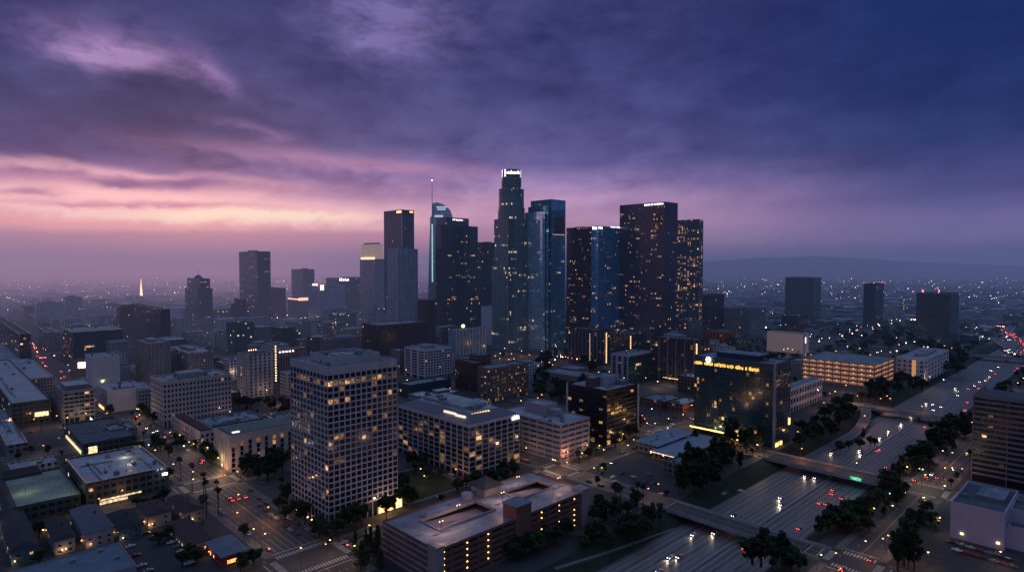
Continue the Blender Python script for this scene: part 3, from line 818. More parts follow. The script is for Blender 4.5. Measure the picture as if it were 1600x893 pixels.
ribbon('ramp_road', [(1352, 634), (1352, 652), (1335, 676), (1300, 696), (1262, 716)], 9, RAMP, .08, zs=[0, 0, -2, -4.5, -6.3])
ribbon('ramp_road', [(860, 884), (930, 862), (1000, 838), (1046, 822)], 8, RAMP, .08, zs=[-1, -3, -5, -6.3])

ribbon('freeway', [(1640, 562), (1598, 545), (1574, 530), (1560, 516), (1580, 505), (1640, 494)], 52, plain('far_freeway_concrete', (.15, .13, .145), .6, .3, .05), .10, True)
# ------------------------------------------------------------------ overpasses
def overpass(a, w, label, col, b0=FRb - 11, b1=FLb + 12, sign=None):
    c = xy(a, b0); r = empty('overpass', (c[0], c[1], 0), GA, label, 'bridge', 'overpasses across the freeway'); L = b1 - b0; h = w / 2 + 1.4
    m = MB(); m.box(-h, h, 0, L, -1.5, .03, 0, 1, bottom=True)
    for s in (-1, 1):
        t = 0
        while t < L - 3: m.quad([(s * w / 4 - .08, t, .042), (s * w / 4 + .08, t, .042), (s * w / 4 + .08, t + 3, .042), (s * w / 4 - .08, t + 3, .042)], 2); t += 9
    m.build('bridge_deck', [CONC, ASPH, PAINT], r)
    for s in (-1, 1):
        m = MB(); x0, x1 = sorted((s * (h - .35), s * h)); m.box(x0 + .0, x1, -6, L + 6, .031, 1.05, 0, 0)
        x2, x3 = sorted((s * (h - 1.4), s * (h - .36))); m.box(x2, x3, 0, L, .031, .17, 0)
        m.build('parapet', CONC, r)
    m = MB()
    for t in (-w * .3, 0, w * .3): m.tube((t, 36.5, ZB), (t, 36.5, -1.8), .55, n=10)
    m.box(-h + 1, h - 1, 35.9, 37.1, -2.3, -1.5, bottom=True)
    m.build('pier', CONC, r)
    for y0 in (1.5, L - 2.5):
        m = MB(); m.box(-h, h, y0, y0 + 1, ZB + 2.5, -1.5, 0); m.build('abutment', CONC, r)
    m = MB()
    rect(m, -.35, -.2, 0, L, .042); rect(m, .2, .35, 0, L, .042); m.build('centre_line_marking', YPAINT, r)
    return r
ob1 = overpass(337, 13, 'nearest overpass crossing the freeway below the garage', CONC)
ob2 = overpass(481, 17, 'second overpass, lit warm, with the green road sign on its side', CONC)
ob3 = overpass(720, 14, 'overpass beyond the hotel, where the curving ramp starts', CONC)
ob4 = overpass(1255, 16, 'farthest overpass, in front of the queue of red tail lights', CONC)
# ------------------------------------------------------------------ the skyline
F_TEAL = facade('teal_curtain_wall', 4, 1.7, .14, .22, wall=(.10, .24, .32), glass=(.18, .42, .56), lit=.010, row=.012, glow=(1, .62, .3), es=1.1, rough=.4, grough=.1, seed=1, refl=.75)
F_BLUE = facade('blue_curtain_wall', 4, 1.8, .14, .25, wall=(.08, .21, .38), glass=(.14, .36, .62), lit=.02, row=.03, es=1.0, rough=.4, grough=.12, seed=2, refl=.7)
F_BLACK = facade('black_curtain_wall', 4, 1.6, .3, .35, wall=(.055, .044, .062), glass=(.10, .085, .13), lit=.045, row=.035, es=1.1, rough=.5, grough=.2, seed=3, refl=.5)
F_RED = facade('dark_red_granite_wall', 4, 2.2, .35, .4, wall=(.085, .040, .045), glass=(.03, .018, .025), lit=.10, row=.08, es=1.0, rough=.5, seed=4)
F_STRIPE = facade('striped_lit_wall', 3.9, 3.3, .45, .22, wall=(.17, .175, .21), glass=(.02, .02, .03), lit=.26, row=.26, es=1.4, seed=5)
F_PIN = facade('pale_pinstripe_wall', 4, 3.0, .40, .02, wall=(.50, .51, .62), glass=(.10, .11, .16), lit=.0, row=0, seed=6)
F_DARK = facade('dark_granite_wall', 4, 2.6, .3, .35, wall=(.06, .055, .075), glass=(.03, .03, .045), lit=.015, row=.0, seed=7)
F_GREENB = facade('dark_green_glass_wall', 4, 2.0, .16, .3, wall=(.024, .055, .062), glass=(.03, .10, .13), lit=.03, row=.02, es=1.2, rough=.4, seed=8, refl=.55)
F_BANK = facade('pale_granite_ribbed_wall', 4, 3.2, .36, .22, wall=(.17, .24, .28), glass=(.04, .07, .09), lit=.06, row=.05, es=1.0, seed=9, glow=(1, .66, .34))
F_SAIL = facade('sail_glass_wall', 4, 1.6, .1, .12, wall=(.24, .30, .38), glass=(.28, .36, .46), lit=.004, row=.0, rough=.3, grough=.12, seed=10, refl=.7)
F_DECO = facade('cream_stone_pier_wall', 4, 3.2, .45, .2, wall=(.34, .30, .31), glass=(.03, .03, .04), lit=.03, row=0, seed=11)
F_GRID = facade('white_grid_wall', 3.5, 4.0, .30, .30, wall=(.56, .52, .58), glass=(.02, .02, .035), lit=.0, row=0, seed=12)
F_BANDS = facade('pale_banded_wall', 3.9, 9, .02, .45, wall=(.12, .145, .16), glass=(.012, .018, .026), lit=.03, row=0, seed=13)
F_BROWN = facade('brown_stone_wall', 3.8, 2.4, .5, .5, wall=(.095, .06, .062), glass=(.02, .02, .03), lit=.01, row=0, seed=14)
F_GREY = facade('grey_office_wall', 3.8, 2.8, .4, .42, wall=(.24, .235, .27), glass=(.02, .022, .03), lit=.02, row=0, seed=15)
F_HOTEL = facade('pleated_pale_blue_wall', 3.4, 7.0, .45, .05, wall=(.30, .37, .45), glass=(.12, .16, .21), lit=.02, row=0, seed=16)
F_BLANK = plain('blank_pale_wall', (.42, .41, .50), .85, .1, .03, fine=.3)
F_STRIPV = facade('vertical_stripe_wall', 4, 4.4, .28, .0, wall=(.17, .17, .19), glass=(.012, .014, .022), lit=.004, row=0, seed=17)
F_FILIG = facade('old_stone_hotel_wall', 3.6, 2.8, .5, .45, wall=(.30, .26, .27), glass=(.02, .02, .028), lit=.06, row=0, es=.9, seed=18)
F_BRICK = facade('old_brick_wall', 3.8, 3.0, .45, .4, wall=(.085, .036, .036), glass=(.016, .013, .018), lit=.03, row=0, seed=19)
F_APT = facade('apartment_wall', 3.1, 3.2, .36, .3, wall=(.13, .11, .125), glass=(.02, .02, .03), lit=.12, row=0, es=1.0, seed=20)
F_APT2 = facade('dark_apartment_wall', 3.1, 4.2, .3, .3, wall=(.07, .065, .08), glass=(.012, .014, .022), lit=.14, row=0, es=1.2, seed=21)
F_PINK = facade('pink_grid_apartment_wall', 3.2, 3.4, .30, .25, wall=(.30, .22, .25), glass=(.025, .02, .03), lit=.06, row=0, es=.9, seed=22)
F_ORANGE = facade('orange_tower_wall', 3.4, 6.0, .5, .0, wall=(.36, .07, .03), glass=(.10, .03, .025), lit=.03, row=0, seed=23)
F_BEIGE = facade('beige_office_wall', 3.6, 2.4, .45, .45, wall=(.32, .28, .29), glass=(.02, .02, .03), lit=.05, row=0, seed=24)
F_MAUVE = facade('mauve_tower_wall', 3.2, 3.6, .4, .2, wall=(.10, .065, .08), glass=(.02, .015, .022), lit=.05, row=0, seed=25)
TW = 'office tower'
t1 = tower('glass_tower', 'hazy broad glass tower standing alone at the left of the skyline', TW, 375, 403, 424, 506, 393, facade('hazy_glass_wall', 4, 2.4, .2, .3, wall=(.09, .10, .13), glass=(.03, .04, .06), lit=.05, row=.02, glow=(.8, .75, .9), es=.5, seed=30), kit=(3, True))
t2 = tower('glass_tower', 'dark blue shouldered tower with a small domed top and mast', TW, 290, 311, 333, 511, 436, facade('deep_blue_wall', 4, 2.2, .25, .3, wall=(.03, .05, .075), glass=(.012, .022, .038), lit=.015, row=.02, seed=31), tiers=((451, 4),), kit=(0, False))
m = MB(); cx, cy_ = t2.La / 2, t2.Lb / 2; r_ = t2.La * .33
oct_ = [(cx + cos(i * pi / 4 + pi / 8) * r_, cy_ + sin(i * pi / 4 + pi / 8) * r_) for i in range(8)]
m.prism(oct_, t2.H, t2.H + 5, 0, None, [(cx + (p[0] - cx) * .8, cy_ + (p[1] - cy_) * .8) for p in oct_]); m.prism([(cx + (p[0] - cx) * .8, cy_ + (p[1] - cy_) * .8) for p in oct_], t2.H + 5, t2.H + 10, 0, None, [(cx + (p[0] - cx) * .15, cy_ + (p[1] - cy_) * .15) for p in oct_])
m.build('dome', DARKM, t2.root); m = MB(); m.tube((cx, cy_, t2.H + 9), (cx, cy_, t2.H + 24), .5, .2); m.build('mast', DARKM, t2.root)
t3 = tower('stone_tower', 'brown stone tower with a sloping dark shoulder', TW, 403, 430, 447, 500, 451, F_BROWN, kit=(1, True))
t4 = tower('office_tower', 'grey ribbed tower rising behind the warm lit ring', TW, 456, 474, 492, 488, 421, facade('grey_ribbed_wall', 4, 3, .4, .1, wall=(.11, .11, .13), glass=(.03, .03, .045), lit=.004, row=0, seed=33), kit=(0, True))
t4b = tower('podium_building', 'low building crowned with a warm glowing roof edge', 'office building', 450, 466, 492, 497, 470, F_GREY, kit=(1, False))
t4b.panel('glowing_edge', 'R', 466, 492, 465, 468.5, emit('peach_edge_glow', (1, .55, .35), 1.6)); t4b.panel('glowing_edge', 'L', 450, 466, 465, 468.5, emit('peach_edge_glow', (1, .55, .35), 1.6))
tower('office_tower', 'small dark stepped tower below the hazy glass tower', TW, 361, 376, 391, 516, 468, F_DARK, tiers=((476, 6),), kit=(1, False))
t6 = tower('grid_tower', 'white gridded hotel block with a red and white sign on its corner', 'office tower', 482, 499, 540, 503, 446, F_GRID, kit=(2, False), cap=WHITE)
t6.marks('sign', 'R', 500, 506, 443, 453, 2, emit('pink_sign_glow', (1, .5, .45), 5)); t6.marks('sign', 'L', 488, 497, 442, 446, 3, emit('pink_sign_glow', (1, .5, .45), 5))
t7 = tower('glass_tower', 'dark green glass slab with a small white lit sign at its top', TW, 510, 528, 584, 493, 435, F_GREENB, kit=(0, True))
t7.marks('sign', 'R', 530, 545, 434.5, 438.5, 5, E_SIGN)
t8 = tower('stone_tower', 'cream setback tower with a softly lit crown', TW, 563, 586, 601, 497, 405, F_DECO, kit=(0, False))
CROWN = facade('lit_crown_wall', 3, 3, .3, .25, wall=(.3, .25, .22), glass=(.3, .22, .14), lit=.0, row=0, glow=(1, .62, .40), es=.8, seed=40)
m = MB(); Lx, Ly = t8.La, t8.Lb; hz = height_at(t8.D, 381)
m.box(3, Lx - 3, 3, Ly - 3, t8.H, hz, 0, 1); m.box(8, Lx - 8, 8, Ly - 8, hz, hz + 4, 1, 1); m.build('lit_crown', [plain('self_glowing_crown_stone', (.5, .42, .36), .8, .2, em=(1, .60, .42), es=.26), ROOF], t8.root)  # crown floodlighting is put into the stone as its own emission
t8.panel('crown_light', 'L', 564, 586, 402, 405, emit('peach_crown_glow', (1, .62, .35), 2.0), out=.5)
t9 = tower('office_tower', 'tall dark tower with a white corner line and orange lights at its flat top', TW, 601, 629, 648, 514, 328, F_DARK, kit=(0, False), cap=DARKM)
m = MB(); m.box(-.8, .8, -.8, .8, 0, t9.H); m.build('corner_pier', WHITE, t9.root)
t9.panel('roof_light', 'L', 620, 627, 330, 332, E_ORANGE, label='orange rooftop floodlight'); t9.panel('roof_light', 'R', 640, 645, 330, 332, E_ORANGE)
t10 = tower('office_tower', 'pale grey tower with close vertical stripes and a comb-like top', TW, 606, 622, 653, 531, 389, F_PIN, kit=(0, True), fins=(WHITE, 11.5, .55, 1.0))
# spire tower
c0 = G(690, 521); Yd = c0[1]; pm = lambda X: (X - 690) / FPX * (Yd + 5)
rt = empty('spire_tower', (c0[0], Yd, 0), 0, 'tapering glass tower with a curved sail top and tall mast', TW)
prof = [(667, 521), (669, 470), (671, 400), (673, 340), (676, 336), (677, 317), (684, 316), (691, 318), (698, 322), (704, 328), (707, 336), (708.5, 345), (709, 521)]
P = [(pm(X), max(0, height_at(Yd, Y))) for X, Y in prof]
m = MB(); n = len(P)
m.v = []; 
front = [(x, 0, z) for x, z in P]; back = [(x * .9, 34, z) for x, z in P]
m.quad(front, 0, [(x, z) for x, z in P]); m.quad(back[::-1], 0, [(x, z) for x, z in P][::-1])
for i in range(n):
    j = (i + 1) % n; m.quad([front[j], front[i], back[i], back[j]], 0, [(0, front[j][2]), (0, front[i][2]), (34, back[i][2]), (34, back[j][2])])
m.build('curtain_wall', [F_SAIL], rt)
m = MB(); zt = height_at(Yd, 338); m.tube((pm(676.3), -1.5, zt - 200), (pm(676.3), -1.5, zt), 1.1, 1.1); m.tube((pm(676.3), -1.5, zt), (pm(676.3), -1.5, height_at(Yd, 283)), 1.1, .35); m.build('mast', plain('pale_steel', (.35, .36, .42), .4, .1), rt)
m = MB(); m.ball((pm(676.3), -1.5, height_at(Yd, 282)), 1.2); m.build('beacon', E_WHITE, rt)
m = MB(); m.box(pm(675.4), pm(677.2), -2.8, -2.5, height_at(Yd, 440), height_at(Yd, 350), bottom=True); m.build('light_strip', emit('mint_strip_glow', (.45, .85, .8), .8, .6), rt)
for (xa, xb, ya, yb_) in ((683, 699, 322.5, 324.5), (684, 697, 326, 328), (680, 693, 336, 339)):
    m = MB(); m.box(pm(xa), pm(xb), -.4, -.1, height_at(Yd, yb_), height_at(Yd, ya), bottom=True); m.build('lit_floor', emit('pale_blue_floor_glow', (.8, .85, 1), .6), rt)
FOOT.append((ab(c0)[0] - 20, ab(c0)[0] + 50, ab(c0)[1] - 20, ab(c0)[1] + 50))
t12 = tower('glass_tower', 'dark glass tower with a lower right shoulder and lit window rows', TW, 683, 697, 733, 529, 340, facade('dark_window_dotted_wall', 4, 1.9, .25, .35, wall=(.03, .045, .055), glass=(.06, .13, .18), lit=.035, row=.03, es=1.2, seed=42, refl=.6), wings=((681, 690, 700, 530, 352, F_DARK), (731, 734, 747, 528, 354)), kit=(0, False))
t12.marks('sign', 'R', 707, 722, 342, 345, 6, E_SIGN)
tower('office_tower', 'plain dark tower between the window dotted tower and the crowned one', TW, 742, 752, 776, 523, 379, facade('mauve_dark_wall', 4, 2.2, .3, .3, wall=(.045, .045, .065), glass=(.014, .016, .026), lit=.02, row=.03, seed=43), kit=(0, True), fins=None)
# crowned cylindrical tower
c0 = G(799, 546); Yd = c0[1] + 25; q = Yd / FPX
rt = empty('crowned_tower', (c0[0], c0[1] + 25, 0), GA, 'tallest tower, stepped and round, with a white glowing crown', TW); FOOT.append((ab(c0)[0] - 20, ab(c0)[0] + 45, ab(c0)[1] - 20, ab(c0)[1] + 45))
def ngon(r, n=16, sq=0.0, rot=0): return [(cos(2 * pi * i / n + rot) * r, sin(2 * pi * i / n + rot) * r) for i in range(n)]
def notch(r, k):  # square with stepped corners
    a = r; b_ = r * (1 - k); c_ = r * (1 - 2 * k)
    return [(-a, -c_), (-b_, -c_), (-b_, -b_), (-c_, -b_), (-c_, -a), (c_, -a), (c_, -b_), (b_, -b_), (b_, -c_), (a, -c_), (a, c_), (b_, c_), (b_, b_), (c_, b_), (c_, a), (-c_, a), (-c_, b_), (-b_, b_), (-b_, c_), (-a, c_)]
m = MB(); hh = lambda Y: height_at(Yd, Y)
m.prism(notch(24.5 * q, .12), 0, hh(415), 0, 1); m.prism(notch(22.0 * q, .14), hh(415), hh(343), 0, 1)
m.prism(ngon(21.0 * q, 20), hh(343), hh(325), 0, 1); m.prism(ngon(19.6 * q, 24), hh(325), hh(296), 0, 1)
m.prism(ngon(15.4 * q, 24), hh(296), hh(278), 0, 1); m.prism(ngon(13.4 * q, 24), hh(278), hh(268), 0, 1)
m.build('curtain_wall', [F_BANK, ROOFD], rt)
m = MB(); mw = MB(); R0 = 15.0 * q
for i in range(24):
    a0, a1 = 2 * pi * i / 24, 2 * pi * (i + .78) / 24
    da_ = abs((a0 - (-pi / 2 - GA + .25) + pi) % (2 * pi) - pi)
    t = mw if (da_ < .85 or i % 2) else m
    p0, p1 = (cos(a0) * R0, sin(a0) * R0), (cos(a1) * R0, sin(a1) * R0)
    t.quad([(*p0, hh(277.5)), (*p1, hh(277.5)), (*p1, hh(266)), (*p0, hh(266))], 0)
m.build('crown_panels', emit('crown_glow', (1, .93, .95), 1.3, .7), rt); mw.build('crown_louvres', DARKM, rt)
def text(s, size, mat, name, parent, loc, rot, th=.15):
    cu = bpy.data.curves.new(name, 'FONT'); cu.body = s; cu.size = size; cu.extrude = th; cu.align_x = 'CENTER'; cu.align_y = 'CENTER'
    t = bpy.data.objects.new(name, cu); COL.objects.link(t); dg = bpy.context.evaluated_depsgraph_get()
    me = bpy.data.meshes.new_from_object(t.evaluated_get(dg)); bpy.data.objects.remove(t)
    me.materials.clear(); me.materials.append(mat)
    o = bpy.data.objects.new(name, me); COL.objects.link(o); o.parent = parent; o.location = loc; o.rotation_euler = rot; return o
# letters on the crown, facing the camera side
cc = -pi / 2 - GA + .18
text('usbank', 8.5, emit('crown_letter_glow', (1, .93, .95), 2.6), 'crown_sign', rt, (cos(cc) * (R0 + 1), sin(cc) * (R0 + 1), hh(271.5)), (pi / 2, 0, cc + pi / 2), 1.0)
t15 = tower('glass_tower', 'blue green glass tower of stacked flat slabs beside the crowned tower', TW, 829, 861, 883, 545, 312, F_TEAL, wings=((820, 847, 851, 547, 331, facade('sky_lightened_curtain_wall', 4, 1.7, .1, .2, wall=(.38, .58, .74), glass=(.42, .66, .82), lit=.012, row=.01, es=.9, rough=.35, grough=.12, seed=44, refl=.8)), (825, 853, 857, 546.2, 322)), kit=(0, False))  # wing colour lightened to stand in for the sky reflection
t15.panel('dark_slot', 'R', 866, 881, 339, 368, WD, out=.2)
t15.panel('lit_floor', 'R', 864, 882, 365.5, 367.5, emit('dim_floor_glow', (1, .65, .35), .5, .5), out=.5)
tower('granite_tower', 'dark red granite tower with scattered lit windows', TW, 884.5, 921, 934, 541, 355, F_RED, kit=(0, True))
t17 = tower('glass_tower', 'blue mirrored tower with two white lit signs along its roof edge', TW, 923, 934, 989, 546, 354, F_BLUE, kit=(0, False))
t17.marks('sign', 'R', 935, 941, 353.5, 357.5, 3, E_SIGN, out=.5); t17.marks('sign', 'R', 954, 973, 353.5, 356.5, 8, E_SIGN, out=.5); t17.marks('sign', 'L', 926, 933, 354, 358, 3, E_SIGN, out=.5)
t18 = tower('office_tower', 'massive black slab tower with white letters on its top edge', TW, 967, 1037, 1057, 549, 316, F_BLACK, kit=(5, False), cap=DARKM)
p, z = t18.onface(1008, 320.5, 'L'); p2, _ = t18.onface(1036, 320.5, 'L')
text('BANK OF AMERICA', 4.4, E_SIGN, 'roof_sign', t18.root, (-.8, (p + p2) / 2, z), (pi / 2, 0, -pi / 2), .2)
F_BLK2 = facade('warm_lit_cluster_wall', 4, 2.0, .3, .35, wall=(.03, .02, .022), glass=(.02, .014, .014), lit=.6, row=.1, glow=(1, .38, .16), es=1.1, seed=45)
t18.panel('lit_office_bay', 'L', 1020, 1034, 334, 357, F_BLK2, out=.1, label='bay of orange lit office windows')
t19 = tower('office_tower', 'striped tower at the right end of the skyline, full of warm lit windows', TW, 1057, 1091, 1096, 536, 343, F_STRIPE, kit=(0, False), fins=(plain('grey_pier', (.17, .17, .2), .7, .1), 6.6, 1.3, .9))
t20 = tower('blank_building', 'windowless pale block with plant on its roof in front of the towers', 'building', 752, 779, 806, 541, 481, F_BLANK, kit=(5, True), roof=ROOF)
tower('office_tower', 'mauve residential tower right of the striped tower', 'apartment tower', 1073, 1104, 1131, 533, 462, F_MAUVE, kit=(1, True))
tower('apartment_tower', 'orange brown tower block below the mauve tower', 'apartment tower', 1100, 1130, 1153, 551, 520, F_ORANGE, kit=(2, False))
tower('apartment_tower', 'white gridded slab behind the orange block', 'apartment tower', 1131, 1171, 1196, 536, 484, facade('white_small_grid_wall', 3.3, 3.2, .35, .35, wall=(.24, .24, .29), glass=(.03, .03, .05), lit=.01, row=0, seed=47), kit=(2, True))
tower('office_tower', 'dark tower with pale vertical stripes and red roof beacons', TW, 1226, 1269, 1282, 506, 434, F_STRIPV, kit=(2, False), cap=plain('pale_band', (.22, .22, .25), .8, .1))
tower('office_building', 'plain dark block in front of the striped beacon tower', 'office building', 1220, 1243, 1262, 525, 494, F_DARK, kit=(1, False))
t46 = tower('office_tower', 'slim dark tower with rounded corners and red beacons, right of centre', TW, 1348, 1366, 1380, 512, 444, facade('slim_dark_wall', 4, 3, .3, .4, wall=(.035, .045, .06), glass=(.012, .018, .028), lit=.01, row=0, seed=48), kit=(0, True))
t47 = tower('office_building', 'wide office block with pale horizontal bands beside the freeway bend', 'office building', 1430, 1484, 1497, 543, 460, F_BANDS, kit=(3, True))
t47.panel('beacon_lamp', 'L', 1441, 1443, 453, 456, E_RED, out=0)
tower('office_tower', 'dark blue slab with a pale side wall left of the shouldered tower', 'office building', 204, 252, 267, 546, 484, facade('navy_slab_wall', 4, 2.6, .3, .4, wall=(.04, .042, .06), glass=(.014, .016, .026), lit=.008, row=0, seed=49), kit=(1, False))
tower('office_building', 'blank pale box stuck behind the navy slab', 'building', 266, 276, 284, 515, 485, F_BLANK, kit=(0, False))
t25 = tower('glass_building', 'long low teal glass building at the left', 'office building', 97, 115, 193, 566, 520, F_GREENB, kit=(2, False), roof=ROOF)
t26 = tower('office_building', 'dark blue building with a few warm windows at the left edge', 'office building', -60, 32, 50, 578, 523, facade('navy_lit_wall', 3.8, 3.5, .2, .4, wall=(.03, .045, .06), glass=(.012, .02, .03), lit=.07, row=.02, es=1.4, seed=50), kit=(2, False), roof=ROOFD)
t23 = tower('stone_tower', 'beige art deco tower with tall piers and a setback top', 'tower', 213, 233, 266, 600, 538, F_FILIG, tiers=(), kit=(1, True), fins=(plain('beige_pier', (.22, .19, .19), .8, .15), 7.5, 2.0, .7), roof=ROOF)
tower('office_building', 'beige office block right of the art deco tower', 'office building', 262, 296, 334, 594, 553, F_BEIGE, kit=(3, True), roof=ROOFL)
tower('office_building', 'narrow grey block joined to the art deco tower', 'office building', 240, 268, 300, 588, 549, F_GREY, kit=(3, False), roof=ROOFL, La=30, Lb=25)
t31 = tower('stone_tower', 'pale stone hotel with dark window slots and lit roof terrace', 'hotel', 371, 387, 430, 622, 556, facade('slot_window_stone_wall', 3.7, 5.2, .62, .35, wall=(.38, .35, .37), glass=(.015, .015, .022), lit=.09, row=0, es=1.2, seed=51), kit=(3, True), roof=ROOFD)
m = MB()
for i in range(4): m.ball((t31.La * .35 + i * 2.6, t31.Lb * .75, t31.H + 3.2), .55)
m.build('terrace_lamp', E_WARM, t31.root)
t32 = tower('apartment_building', 'pinkish block with a column of lit balconies down its corner', 'apartment building', 424, 433, 478, 600, 548, F_PINK, kit=(2, False), roof=ROOF)
m = MB()
for i in range(14): m.box(-1.2, -.6, .4, 2.2, 4 + i * 3.3, 5.1 + i * 3.3, bottom=True)
m.build('balcony_lamp', emit('balcony_glow', (1, .60, .28), 5), t32.root)
m = MB()
for i in range(5): m.box(3 + i * 4.2, 5 + i * 4.2, -.8, -.4, t32.H - 2.4, t32.H - 1.2, bottom=True)
m.build('cornice_lamp', emit('cornice_glow', (1, .85, .8), 5), t32.root)
tower('office_building', 'glass block with pale floor bands behind the lit balconies', 'office building', 424, 441, 462, 556, 513, F_BANDS, kit=(3, False), roof=ROOFL)
tower('office_building', 'white banded office with a gridded side, left of the glass block', 'office building', 367, 378, 420, 530, 498, F_GRID, kit=(2, False), roof=ROOFL)
tower('office_building', 'grey tiered office in front of the white banded one', 'office building', 387, 404, 432, 546, 512, F_GREY, kit=(2, False), roof=ROOF)
tower('office_building', 'low pale block lying at the foot of the white gridded hotel', 'office building', 455, 480, 526, 526, 507, F_GREY, kit=(3, False), roof=ROOFL)
tower('office_building', 'pink grey old block with arched top floor behind the gridded tower roof', 'office building', 500, 520, 566, 565, 531, F_PINK, kit=(3, True), roof=ROOFD)
tower('office_building', 'low tan block with a teal upper floor by the brick building', 'office building', 526, 545, 575, 540, 515, F_BEIGE, kit=(2, False), roof=ROOF)
t34 = tower('brick_building', 'large dark red brick block with a pale cornice', 'office building', 566, 593, 668, 556, 509, F_BRICK, kit=(4, False), roof=ROOF, cap=plain('brick_cornice', (.13, .10, .11), .8, .15))
tower('brick_building', 'slim red brick tower under the white lit roof terrace', 'apartment tower', 653, 668, 681, 540, 470, F_BRICK, kit=(2, False))
t21 = tower('pleated_building', 'pale blue building with a pleated front and a round golden lamp above', 'office building', 701, 712, 760, 557, 517, F_HOTEL, kit=(2, False), roof=ROOFL)
m = MB(); m.ball((t21.La * .35, t21.Lb * .5, t21.H + 6), 3.0); m.build('roof_lamp', emit('golden_dome_glow', (1, .72, .35), 3, .5), t21.root)
m = MB(); m.tube((t21.La * .35, t21.Lb * .5, t21.H), (t21.La * .35, t21.Lb * .5, t21.H + 4), 1.2); m.build('lamp_plinth', CONC, t21.root)
t22 = framed('office_building', 'white walled office with a dark gridded side and rooftop boxes', 'office building', 632, 664, 707, 593, 548, 9, 3, 10, .3, .38, .4, wall=plain('pale_lilac_render', (.40, .38, .45), .8, .1), litp=.03, singles=0, kit=(4, True), skip=lambda w: w[0] == 'L' and w[6] != 1)
tower('brick_building', 'pink building with a dark red slot left of the white office', 'office building', 610, 624, 636, 585, 549, F_PINK, kit=(2, False), roof=ROOFL)
t59 = tower('brick_building', 'long red brick wing with a pale top edge', 'office building', 711, 742, 760, 613, 569, F_BRICK, kit=(2, False), roof=ROOFD)
t59b = framed('office_building', 'brown office with rows of small orange windows', 'office building', 745, 766, 825, 629, 577, 9, 4, 17, .5, .5, .4, wall=plain('brown_render', (.13, .11, .11), .85, .15), litp=.16, rows={0: .5, 1: .3, 2: .25, 6: .5}, singles=100, seed=8, kit=(2, False), roof=ROOF)
tower('low_building', 'dim low glass building in front of the white office', 'office building', 622, 640, 705, 622, 603, F_GREENB, kit=(2, False), roof=ROOF)
# apartment blocks below the right towers
def lit_stair(b, X, y0, y1, face, n, glow=E_WARM, w=1.6, name='stair_lamp'):
    p, z1 = b.onface(X, y0, face); _, z0 = b.onface(X, y1, face)
    m = MB()
    for i in range(n):
        z = z0 + (z1 - z0) * (i + .5) / n
        if face == 'L': m.box(-.9, -.5, p - w / 2, p + w / 2, z - .5, z + .5, bottom=True)
        else: m.box(p - w / 2, p + w / 2, -.9, -.5, z - .5, z + .5, bottom=True)
    m.build(name, glow, b.root)
ST = emit('stair_glow', (1, .50, .18), 5)
a1 = tower('apartment_block', 'apartment block with a golden lit stair column, nearest the dark park', 'apartment building', 888, 933, 953, 572, 517, F_APT2, kit=(4, False), roof=ROOFD, fins=(plain('lilac_pier', (.22, .2, .24), .8, .1), 6.4, .7, .9))
lit_stair(a1, 947, 519, 567, 'R', 16, ST); lit_stair(a1, 922, 520, 566, 'L', 16, emit('pale_stair_glow', (1, .7, .45), 1.6), 1.0)
a2 = tower('apartment_block', 'apartment block with a short golden stair column left of the white framed office', 'apartment building', 954, 982, 1010, 556, 523, F_APT2, kit=(3, False), roof=ROOFD)
lit_stair(a2, 985, 524, 545, 'R', 8, ST)
tower('apartment_block', 'warm lit pale block behind the stair column blocks', 'apartment building', 954, 975, 1014, 535, 503, F_PINK, kit=(3, False), roof=ROOF)
tower('apartment_block', 'pink gridded block in the middle of the row below the black tower', 'apartment building', 999, 1018, 1043, 545, 504, F_PINK, kit=(2, True), roof=ROOF)
tower('apartment_block', 'pink gridded block at the right end of the row below the striped tower', 'apartment building', 1052, 1076, 1094, 545, 502, F_PINK, kit=(2, True), roof=ROOF)
a6 = tower('apartment_block', 'large dark apartment block with speckled windows right of the white framed office', 'apartment building', 1017, 1084, 1107, 602, 533, F_APT2, kit=(5, True), roof=ROOFD, fins=(plain('lilac_pier', (.22, .2, .24), .8, .1), 11, .6, .9))
lit_stair(a6, 1088, 536, 553, 'R', 6, ST)
a6.panel('lobby_light', 'L', 1036, 1060, 589, 592, E_STRIP); 
a7 = framed('office_building', 'narrow office with a white framed end wall and dark glass side', 'office building', 955, 981, 1018, 600, 556, 9, 3, 9, .36, .14, .4, wall=plain('pale_frame', (.36, .35, .43), .8, .1), litp=.04, singles=60, seed=5, kit=(3, False), skip=lambda w: w[0] == 'L' and w[6] != 1)
a7.panel('glass_side', 'R', 982, 1017.5, 557, 597, F_GREENB, out=.1)
cath = tower('stone_hall', 'low angular stone hall with a stepped roof among dark trees', 'church', 846, 905, 935, 611, 590, plain('sand_stone', (.17, .14, .125), .85, .15), wings=((870, 900, 920, 600, 578, plain('sand_stone', (.17, .14, .125), .85, .15)),), kit=(2, False), roof=ROOF)
